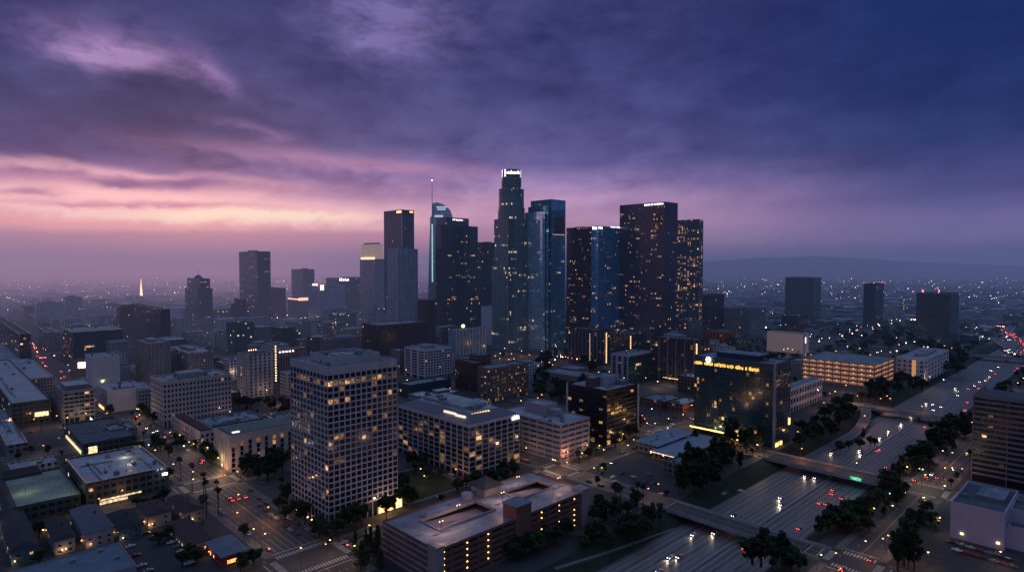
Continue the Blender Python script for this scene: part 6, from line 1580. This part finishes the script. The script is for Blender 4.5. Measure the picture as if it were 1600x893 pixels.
streak((0, 503), (10, 512), 36, 3, 1, 1.3); streak((50, 503), (78, 503), 14, 4, .4, .9); streak((156, 494), (186, 488), 26, (2, 1), .8, .9); streak((60, 565), (72, 564), 16, 3, .8, .9)
streak((50, 540), (60, 556), 10, (3, 2), 1.5, 1.1); streak((575, 478), (590, 481), 3, 0, .2, 1.4); streak((370, 446), (388, 442), 5, 1, .6, .8)
streak((1120, 452), (1170, 470), 18, (1, 2), 4, .6); streak((90, 470), (200, 462), 22, (0, 1), 2, .6); streak((0, 448), (180, 470), 26, (0, 1), 7, .7)
tag(m.build('distant_city_lights', LC, None, (0, 0, 0), 0), 'countless small white, orange and red lights scattered over the far city', 'lights', None, 'stuff')
# lit spire of the far left church-like tower
c0 = G(221, 474); sp_ = empty('lit_spire', (*c0, 0), 0, 'slim golden glowing spire in the haze left of the shouldered tower', 'tower')
q_ = c0[1] / FPX; m = MB(); hz = height_at(c0[1], 437)
m.prism([(-2.2 * q_, -2.2 * q_), (2.2 * q_, -2.2 * q_), (2.2 * q_, 2.2 * q_), (-2.2 * q_, 2.2 * q_)], 0, hz * .32, 0); m.prism([(-1.5 * q_, -1.5 * q_), (1.5 * q_, -1.5 * q_), (1.5 * q_, 1.5 * q_), (-1.5 * q_, 1.5 * q_)], hz * .32, hz, 0, None, [(-.15 * q_, -.15 * q_), (.15 * q_, -.15 * q_), (.15 * q_, .15 * q_), (-.15 * q_, .15 * q_)])
m.build('self_glowing_shaft', emit('spire_glow', (1, .66, .34), 2.6, .8), sp_); m = MB(); m.ball((0, 0, hz), .6 * q_); m.build('beacon', E_RED, sp_)  # emission of the shaft stands in for floodlighting
# red beacons on roofs
def beacons(b, pts):
    for x, y in pts:
        q = MB(); q.tube((x, y, b.H), (x, y, b.H + 3), .2); q.ball((x, y, b.H + 3.5), .8, 1); q.build('beacon', [DARKM, E_RED], b.root)
beacons(t46, ((4, 4), (t46.La - 4, 4))); beacons(t47, ((6, 60), (6, 20)))

# ------------------------------------------------------------------ street lamps
def lamp_mesh(glow, h=8.5, r=.42):
    p = MB(); p.tube((0, 0, 0), (0, 0, h), .12, .08); p.tube((0, 0, h), (1.9, 0, h + .35), .07, .06); p.box(1.5, 2.4, -.18, .18, h + .2, h + .36, bottom=True)
    g = MB(); g.ball((1.95, 0, h + .05), r, 0, r * .6)
    return p.mesh('lamp_pole', [DARKM]), g.mesh('lamp_head', [glow])
LM = {'warm': lamp_mesh(E_WARM), 'orange': lamp_mesh(E_ORANGE), 'white': lamp_mesh(E_WHITE), 'yellow': lamp_mesh(E_YEL)}
LCOL = {'warm': (1, .62, .34), 'orange': (1, .42, .18), 'white': (1, .92, .9), 'yellow': (.95, .9, .4)}
def street_lamp(px, py, kind, power=0, label=None, r=None, h=8.5):
    x, y = G(px, py); o = empty('street_lamp', (x, y, 0), r if r is not None else U(0, 6.28), label or 'street lamp with a %s glowing head beside the road' % kind, 'street lamp', 'street lamps with %s heads' % kind if not label else None)
    s = max(1, y / 520); o.scale = (s, s, 1)
    pl_ = inst('pole', LM[kind][0], o); inst('lamp_head', LM[kind][1], pl_)
    if power:
        lamp('street_light', (1.95, 0, 7.6), power, LCOL[kind], .5, o)
# (px, py of the lamp's foot, kind, power)
SL = [(349, 746, 'warm', 1900), (378, 792, 'orange', 900), (424, 812, 'orange', 1300), (398, 852, 'warm', 500), (446, 778, 'warm', 300), (499, 838, 'yellow', 500), (575, 842, 'warm', 900), (598, 806, 'warm', 1500),
      (522, 868, 'warm', 700), (470, 884, 'warm', 400), (300, 706, 'warm', 1200), (286, 712, 'white', 300), (270, 690, 'orange', 900), (210, 652, 'orange', 1300), (219, 662, 'warm', 900), (182, 636, 'orange', 1200), (160, 616, 'orange', 1000), (372, 733, 'orange', 1500), (344, 733, 'yellow', 800), (352, 742, 'orange', 900),
      (384, 728, 'warm', 400), (234, 712, 'white', 400), (320, 716, 'yellow', 400), (224, 624, 'yellow', 900), (668, 716, 'warm', 1200), (682, 728, 'warm', 1300), (708, 752, 'orange', 900), (655, 752, 'warm', 300), (664, 764, 'warm', 500),
      (862, 734, 'warm', 1700), (884, 722, 'orange', 1500), (848, 712, 'orange', 1200), (826, 716, 'warm', 700), (800, 700, 'orange', 1000), (906, 724, 'warm', 900), (930, 748, 'warm', 800), (940, 712, 'warm', 700), (975, 694, 'warm', 900), (1010, 676, 'warm', 1000), (1048, 668, 'warm', 1600), (1022, 652, 'white', 300),
      (1090, 668, 'orange', 1500), (1120, 684, 'warm', 1500), (1150, 690, 'orange', 1200), (1186, 712, 'warm', 2200), (1222, 690, 'orange', 500), (1250, 690, 'orange', 500), (1250, 716, 'orange', 1400), (1300, 728, 'orange', 900), (1340, 740, 'warm', 600), (985, 712, 'warm', 500),
      (1303, 622, 'warm', 1500), (1285, 642, 'orange', 1800), (1320, 612, 'orange', 1600), (1342, 630, 'orange', 2400), (1352, 662, 'orange', 1700), (1372, 634, 'orange', 1200), (1388, 630, 'orange', 1000), (1392, 634, 'orange', 800), (1440, 648, 'orange', 900), (1466, 674, 'orange', 600), (1468, 720, 'warm', 700), (1484, 724, 'orange', 600), (1474, 750, 'warm', 700), (1504, 752, 'orange', 500), (1440, 760, 'warm', 1100), (1422, 748, 'warm', 1100),
      (1470, 778, 'yellow', 500), (1448, 800, 'warm', 400), (1464, 832, 'warm', 600), (1384, 858, 'orange', 500), (1420, 874, 'orange', 500), (1350, 872, 'warm', 500), (1312, 892, 'orange', 600), (1450, 886, 'warm', 700), (1555, 886, 'warm', 700), (1400, 812, 'warm', 400),
      (940, 655, 'warm', 400), (845, 640, 'warm', 1400), (835, 655, 'warm', 900), (800, 560, 'orange', 1600), (812, 556, 'orange', 1800), (790, 552, 'warm', 1500), (778, 560, 'warm', 1200), (828, 562, 'warm', 1500), (850, 556, 'warm', 1500), (870, 548, 'warm', 1400), (805, 545, 'yellow', 2600), (955, 590, 'warm', 900), (1030, 606, 'warm', 1800), (1050, 602, 'warm', 1800), (1072, 610, 'warm', 1500), (1078, 646, 'orange', 1500),
      (436, 632, 'orange', 2400), (420, 620, 'warm', 600), (362, 620, 'warm', 700), (360, 602, 'orange', 1000), (368, 590, 'warm', 700), (355, 570, 'orange', 900), (575, 548, 'orange', 1600), (572, 540, 'orange', 1400), (540, 512, 'warm', 1200), (468, 502, 'yellow', 2000), (500, 520, 'warm', 900), (640, 604, 'warm', 700), (652, 608, 'yellow', 1100), (687, 588, 'white', 400), (668, 612, 'warm', 500),
      (14, 662, 'warm', 700), (18, 668, 'orange', 600), (58, 668, 'orange', 900), (60, 652, 'orange', 900), (102, 666, 'warm', 900), (132, 660, 'warm', 900), (86, 664, 'orange', 500), (24, 602, 'warm', 900), (34, 600, 'warm', 900), (46, 598, 'warm', 900), (54, 597, 'warm', 900), (72, 596, 'warm', 500), (40, 606, 'orange', 700), (186, 672, 'orange', 900), (178, 682, 'warm', 700), (170, 614, 'yellow', 900), (165, 604, 'yellow', 600),
      (40, 812, 'orange', 300), (118, 790, 'warm', 500), (150, 800, 'orange', 500), (20, 812, 'orange', 400), (188, 788, 'orange', 500), (222, 776, 'warm', 300), (1270, 562, 'warm', 900), (1288, 556, 'warm', 700), (1320, 548, 'white', 600), (1340, 552, 'warm', 700), (1265, 548, 'yellow', 900), (1360, 575, 'warm', 600), (1500, 548, 'warm', 400), (1545, 536, 'white', 400), (1440, 596, 'warm', 600), (1452, 598, 'warm', 600), (1478, 604, 'white', 300), (1450, 544, 'yellow', 500), (1474, 547, 'orange', 500), (1302, 556, 'warm', 600)]
for X, Y, k, p in SL: street_lamp(X, Y, k, p)
rl = random.Random(77); nrow = 0
for a, w, b0, b1 in VR[:5] + VR[9:12]:
    for s in (-1, 1):
        b = b0 + 14
        while b < min(b1, 1100):
            aa = a + s * (w / 2 + 1.2); x, y = xy(aa, b); X, Y = proj(x, y, 0); b += rl.uniform(34, 48)
            if -20 < X < 1620 and Y < 905 and y < 1000 and not any(abs(b - ub) < uw / 2 + 4 for ub, uw, p, q in UR) and rl.random() < .6:
                street_lamp(X, Y, rl.choice(('warm', 'warm', 'orange')), rl.choice((220, 380, 560)) if y < 760 else 0, None, GA + (pi if s > 0 else 0)); nrow += 1
for b, w, a0, a1 in UR[:5] + UR[7:8]:
    for s in (-1, 1):
        a = max(a0, -200) + 14
        while a < min(a1, 1200):
            bb = b + s * (w / 2 + 1.2); x, y = xy(a, bb); X, Y = proj(x, y, 0); a += rl.uniform(36, 52)
            if TR - 8 < bb < TL + 4: continue
            if -20 < X < 1620 and Y < 905 and y < 1000 and free(a - 44, bb, 0) and rl.random() < .6:
                street_lamp(X, Y, rl.choice(('warm', 'warm', 'orange')), rl.choice((220, 380, 560)) if y < 760 else 0, None, GA + (-pi / 2 if s > 0 else pi / 2)); nrow += 1
# floodlights in fixed places
for (X, Y, z, pw, col) in ((347, 736, 3, 800, (1, .36, .12)), (375, 734, 3, 500, (1, .4, .15)), (604, 800, 6, 900, (1, .6, .22)), (1432, 586, 4, 600, (1, .5, .2)), (1225, 556, 8, 1800, (1, .62, .5)), (1130, 690, 4, 900, (1, .6, .2))):
    x, y = G(X, Y); lamp('flood_light', (x, y, z), pw, col, .5)

# ------------------------------------------------------------------ traffic lights and gantry sign
def signal(px, py, k, label):
    x, y = G(px, py); o = empty('traffic_light', (x, y, 0), U(0, 6.28), label, 'traffic light')
    m = MB(); m.tube((0, 0, 0), (0, 0, 6), .11, .08); m.tube((0, 0, 5.6), (4.5, 0, 6), .07, .05); m.build('pole', DARKM, o)
    m = MB(); m.box(4.2, 4.7, -.2, .2, 5.2, 6.4, 0, bottom=True); m.build('signal_box', DARKM, o)
    m = MB(); m.ball((4.45, -.05, 5.8), .38); m.build('signal_lamp', {'r': E_RED, 'g': E_GREEN}[k], o)
for X, Y, k, l in ((1438, 742, 'g', 'green traffic light at the end of the warm lit overpass'), (1496, 745, 'g', 'green traffic light below the banded office'), (1398, 783, 'g', 'small green traffic light by the dark bank trees'), (407, 874, 'r', 'red traffic light by the red fronted restaurant'), (525, 838, 'r', 'red traffic light at the corner of the gridded tower'),
                   (540, 862, 'r', 'red traffic light at the right end of the striped crossing'), (1014, 664, 'r', 'red traffic light near the black office'), (267, 692, 'r', 'red traffic light before the red roofed row'), (206, 660, 'r', 'red traffic light in the middle of the boulevard'), (1303, 622, 'r', 'red traffic light by the pink lit ramp junction'), (1177, 884, 'r', 'red traffic light beside the bottom trees')): signal(X, Y, k, l)
gx, gy = 490.6, 137.0
m = MB(); m.box(0, .25, 0, 7.5, 0, 2.6, bottom=True); GS = emit('green_sign_face', (.015, .45, .17), .55, .3)
g = empty('road_sign', (*xy(470.0, 136.5), -.9), GA, 'green freeway sign hung on the side of the lit overpass', 'sign')
m.build('sign_panel', GS, g)
m = MB()
for (y0, y1, z0) in ((.6, 3.0, 1.6), (3.4, 6.6, 1.6), (.6, 2.4, .7), (2.8, 6.2, .7)): m.box(-.05, -.01, y0, y1, z0, z0 + .3, bottom=True)
m.build('sign_lettering', emit('sign_letter_white', (.8, 1, .85), .9), g)
m = MB(); m.box(.26, 1.4, 1, 1.3, 1, 1.3, bottom=True); m.box(.26, 1.4, 6.2, 6.5, 1, 1.3, bottom=True); m.build('bracket', DARKM, g)
lamp('sign_light', (*xy(468.4, 140), 1.5), 90, (.2, 1, .5), .2)

# ------------------------------------------------------------------ cars
def car_meshes(c, i):
    body = MB(); L, W_, hh = 4.6, 1.84, 1.45
    prof = [(-2.3, .35), (-2.3, .85), (-2.1, .98), (-1.5, 1.02), (-1.0, 1.40), (.45, 1.45), (1.15, 1.0), (2.1, .86), (2.3, .62), (2.3, .35)]
    for s in (-1, 1):
        pts = [(x, s * (W_ / 2 if z < 1.03 else W_ / 2 - .17), z) for x, z in prof]; body.quad(pts if s < 0 else pts[::-1], 0)
    n = len(prof)
    for k in range(n - 1):
        (x0, z0), (x1, z1) = prof[k], prof[k + 1]; w0 = W_ / 2 if z0 < 1.03 else W_ / 2 - .17; w1 = W_ / 2 if z1 < 1.03 else W_ / 2 - .17
        body.quad([(x0, -w0, z0), (x0, w0, z0), (x1, w1, z1), (x1, -w1, z1)], 0)
    paint = plain('car_paint_%d' % i, c, .3, .08, spec=.6)
    glass = MB(); g = .012
    for s in (-1, 1):
        y = s * (W_ / 2 - .08); q = [(-1.3, y, 1.04), (.95, y, 1.04), (.40, y - s * .07, 1.40), (-.95, y - s * .07, 1.36)]; glass.quad(q if s < 0 else q[::-1], 0)
    glass.quad([(1.12, -.75, 1.03), (1.12, .75, 1.03), (.50, .70, 1.44), (.50, -.70, 1.44)], 0); glass.quad([(-1.52, .75, 1.05), (-1.52, -.75, 1.05), (-1.04, -.7, 1.40), (-1.04, .7, 1.40)], 0)
    return body.mesh('car_body', [paint]), glass.mesh('car_glass', [WD])
CPT = [(.30, .30, .33), (.03, .03, .035), (.14, .15, .17), (.5, .5, .52), (.18, .02, .02), (.03, .05, .12), (.10, .10, .11)]
CB = [car_meshes(c, i) for i, c in enumerate(CPT)]
m = MB(); m.tube((0, -.11, 0), (0, .11, 0), .33, .33, 12); WHEEL = m.mesh('wheel', [plain('tyre_rubber', (.015, .015, .016), .9, .1)])
HG = emit('headlight_glow', (1, .88, .72), 24); TG = emit('taillight_glow', (1, .05, .04), 22); HO = plain('lamp_lens', (.3, .3, .32), .3, .05); TO = plain('red_lens', (.12, .01, .01), .3, .05)
def lens(r, mat):
    m = MB(); m.ball((0, 0, 0), r, 0, r * .75); return m.mesh('lamp_lens', [mat])
LEN = {('h', 1): lens(.14, HG), ('t', 1): lens(.17, TG), ('h', 0): lens(.12, HO), ('t', 0): lens(.12, TO)}
CN = ['silver', 'black', 'grey', 'white', 'dark red', 'navy', 'charcoal']
def car(x, y, z, rz, on, label, group, beam=0, s=1.0, wheels=True):
    k = random.randrange(len(CB)); o = empty('car' if on else 'parked_car', (x, y, z), rz, label, 'car', group)
    if s != 1: o.scale = (s, s, s)
    inst('body', CB[k][0], o); inst('window', CB[k][1], o)
    for wx in (-1.42, 1.42) if wheels else ():
        for wy in (-.82, .82): inst('wheel', WHEEL, o, (wx, wy, .33))
    for wy in (-.66, .66):
        inst('headlight', LEN[('h', on)], o, (2.28, wy, .68)); inst('taillight', LEN[('t', on)], o, (-2.28, wy, .78))
    if beam:
        l = bpy.data.lights.new('headlight_beam', 'SPOT'); l.energy = beam; l.color = (1, .78, .55); l.spot_size = radians(80); l.spot_blend = .7; l.shadow_soft_size = .2
        q = bpy.data.objects.new('headlight_beam', l); COL.objects.link(q); q.parent = o; q.location = (2.7, 0, .75); q.rotation_euler = (0, radians(-78), 0)
    return o
def carpx(px, py, direction, on, label, group, z=0.0, beam=0, s=1.0, snap=None):
    a, b = Gab(px, py, z + .7)
    x, y = xy(a, b); car(x, y, z + .05, {'u': GA, '-u': GA + pi, 'v': GA + pi / 2, '-v': GA - pi / 2}[direction], on, label, group, beam, s)
FZ = ZB
for i, (X, Y) in enumerate(((1048, 869), (1030, 891), (1117, 831), (1147, 804), (1220, 776), (1221, 787), (1259, 742), (1344, 702), (1345, 709), (1375, 683), (1409, 661))):
    carpx(X, Y, '-u', 1, 'oncoming car with white headlights on the near stretch of the freeway', 'oncoming cars on the near freeway', FZ, 1500)
for (X, Y) in ((1458, 631), (1459, 640), (1471, 635), (1497, 610), (1497, 617), (1523, 602), (1531, 596), (1540, 594), (1546, 588), (1548, 578), (1560, 573), (1551, 579)):
    carpx(X, Y, '-u', 1, 'oncoming car with white headlights between the third and the farthest overpass', 'oncoming cars beyond the third overpass', FZ, 0, 1.25)
for (X, Y) in ((1249, 824), (1281, 785), (1291, 786), (1302, 764), (1316, 777), (1385, 729), (1420, 696), (1451, 676), (1462, 691), (1450, 694)):
    carpx(X, Y, 'u', 1, 'outbound car with red tail lights on the near freeway', 'outbound cars on the near freeway', FZ, 200)
for _ in range(8):
    a, b = U(270, 1180), 163.4 + 4.25 * random.randint(0, 4); x, y = xy(a, b); car(x, y, FZ + .05, GA + pi, 1, 'oncoming car with white headlights on the near stretch of the freeway', 'oncoming cars on the near freeway', 900, 1.0 if y < 600 else 1.2)
for _ in range(9):
    a, b = U(290, 1180), 139.0 + 4.2 * random.randint(0, 4); x, y = xy(a, b); car(x, y, FZ + .05, GA, 1, 'outbound car with red tail lights on the near freeway', 'outbound cars on the near freeway', 150, 1.0 if y < 600 else 1.2)
for (X, Y) in ((1509, 640), (1512, 628), (1587, 579), (1590, 575), (1595, 584), (1580, 590), (1600, 572), (1570, 598)):
    carpx(X, Y, 'u', 1, 'outbound car with red tail lights before the farthest overpass', 'outbound cars before the farthest overpass', FZ, 0, 1.25)
rj = random.Random(31)
def jam(n, x0, y0, x1, y1, wd, d, lab, grp):
    for i in range(n):
        t = rj.random(); X, Y = x0 + (x1 - x0) * t + rj.uniform(-wd, wd), y0 + (y1 - y0) * t; x, y = G(X, Y)
        car(x, y, .12, math.radians(205 if d < 0 else 25) + GA + .5, 1, lab, grp, 0, 1.6, False)
jam(16, 1566, 517, 1574, 532, 3, -1, 'oncoming car in the jam beyond the farthest overpass', 'oncoming cars in the far jam')
jam(18, 1567, 545, 1578, 554, 5, -1, 'oncoming car just beyond the parapet of the farthest overpass', 'oncoming cars at the farthest overpass')
jam(26, 1574, 520, 1600, 540, 6, 1, 'outbound car in the red queue on the freeway bend', 'outbound cars on the freeway bend')
jam(20, 1590, 544, 1604, 558, 6, 1, 'outbound car in the red queue just beyond the farthest overpass', 'outbound cars at the farthest overpass')
jam(12, 1553, 511, 1572, 514, 2, 1, 'outbound car far along the bend of the freeway', 'outbound cars far along the bend')
for (X, Y) in ((357, 776), (362, 780), (371, 778), (382, 775)): carpx(X, Y, 'v', 1, 'car with bright red tail lights stopped before the courthouse crossing', 'cars stopped before the courthouse crossing', 0)
for (X, Y) in ((313, 722), (316, 718), (268, 702), (170, 634), (174, 637), (166, 632), (163, 629), (150, 624), (155, 627), (177, 640), (182, 636), (95, 580), (72, 572), (66, 566), (58, 556), (54, 545), (100, 588)):
    carpx(X, Y, 'v', 1, 'car with red tail lights driving away up the boulevard', 'cars driving away up the boulevard', 0, 0, 1.2 if Y < 660 else 1)
for (X, Y) in ((228, 668), (244, 672), (238, 674), (186, 632), (108, 578)): carpx(X, Y, '-v', 1, 'oncoming car with headlights on the boulevard', 'oncoming cars on the boulevard', 0, 0)
for (X, Y) in ((1430, 749), (1448, 744), (1456, 740), (1465, 745), (1360, 873), (1316, 888), (958, 722), (1190, 672), (890, 716), (1100, 690)): carpx(X, Y, random.choice(('u', '-u')), 1, 'car with its lights on in a side street', 'cars with lights on in side streets', 0)
PK = [(414, 795, 'v'), (423, 803, 'v'), (432, 808, 'v'), (448, 822, 'v'), (453, 826, 'v'), (465, 832, 'v'), (404, 788, 'v'), (392, 765, 'v'), (538, 846, 'u'), (552, 842, 'u'), (563, 836, 'u'), (574, 831, 'u'), (585, 826, 'u')]
for X, Y, d in PK: carpx(X, Y, d, 0, 'car parked along the kerb around the gridded tower', 'cars parked around the gridded tower')
for i, (X, Y) in enumerate(((212, 866), (222, 882), (232, 890), (204, 852), (278, 852), (284, 860), (290, 868), (276, 842), (268, 846), (296, 878), (238, 838), (228, 832))): carpx(X, Y, 'u', 0, 'car parked in the small dark lot at the lower left', 'cars parked in the lower left lot')
for (X, Y) in ((948, 795), (955, 798), (972, 738), (958, 744), (990, 744), (1008, 752), (940, 738), (1014, 740), (1132, 770), (1158, 766), (962, 752), (1038, 772), (1034, 771)): carpx(X, Y, random.choice(('u', 'v')), 0, 'car parked in the lot between the overpass and the diner', 'cars parked near the diner')
for k in range(14): 
    X = 1488 + k * 7.2; carpx(X, 846 + k * 2.1 + (k % 2) * 10, 'v', 0, 'car parked beside the white hall', 'cars parked beside the white hall')
for k in range(24):
    X, Y = U(985, 1080), U(628, 662); a, b = Gab(X, Y)
    if free(a, b, 1) and not onroad(a, b): carpx(X, Y, 'v', 0, 'car parked in the lot between the black office and the hotel', 'cars parked beside the hotel')
for a, w, b0, b1 in VR[:3]:
    for sd in (-1, 1):
        b = b0 + 8
        while b < min(b1, 720):
            b += U(5.6, 16); aa = a + sd * (w / 2 - 1.2); x, y = xy(aa, b); X, Y = proj(x, y, 0)
            if any(abs(b - ub) < uw / 2 + 9 for ub, uw, p, q in UR) or not (-20 < X < 1620 and Y < 905) or random.random() < .55: continue
            car(x, y, .08, GA + pi / 2 * sd, 0, 'car parked in the kerbside row of a cross street', 'cars parked along the cross streets', 0, 1, y < 420)
for b, w, a0, a1 in UR[:3]:
    for sd in (-1, 1):
        a = max(a0, -150) + 6
        while a < min(a1, 760):
            a += U(5.6, 18); bb = b + sd * (w / 2 - 1.2); x, y = xy(a, bb); X, Y = proj(x, y, 0)
            if any(abs(a - va) < vw / 2 + 9 and p < bb < q for va, vw, p, q in VR) or not (-20 < X < 1620 and Y < 905) or TR - 10 < bb < TL + 8 or random.random() < .58: continue
            car(x, y, .08, GA + (pi if sd > 0 else 0), 0, 'car parked in the kerbside row of an avenue', 'cars parked along the avenues', 0, 1, y < 420)
for _ in range(260):
    X, Y = U(-10, 1180), U(630, 885); a, b = Gab(X, Y); x, y = xy(a, b)
    if b > TL + 3 and free(a, b, 3.5) and not onroad(a, b, 5) and not (218 < a < 272 and 316 < b < 376):
        if random.random() < .5: car(x, y, .05, GA + random.choice((0, pi / 2, pi, -pi / 2)), 0, 'car parked on open ground between the buildings', 'cars parked between the buildings', 0, 1, y < 420)
        else: tree(random.choice(('round', 'round', 'broad', 'palm')), x, y, 0, U(.45, .85), 'small dark tree in a yard between the buildings', 'yard trees between the buildings')
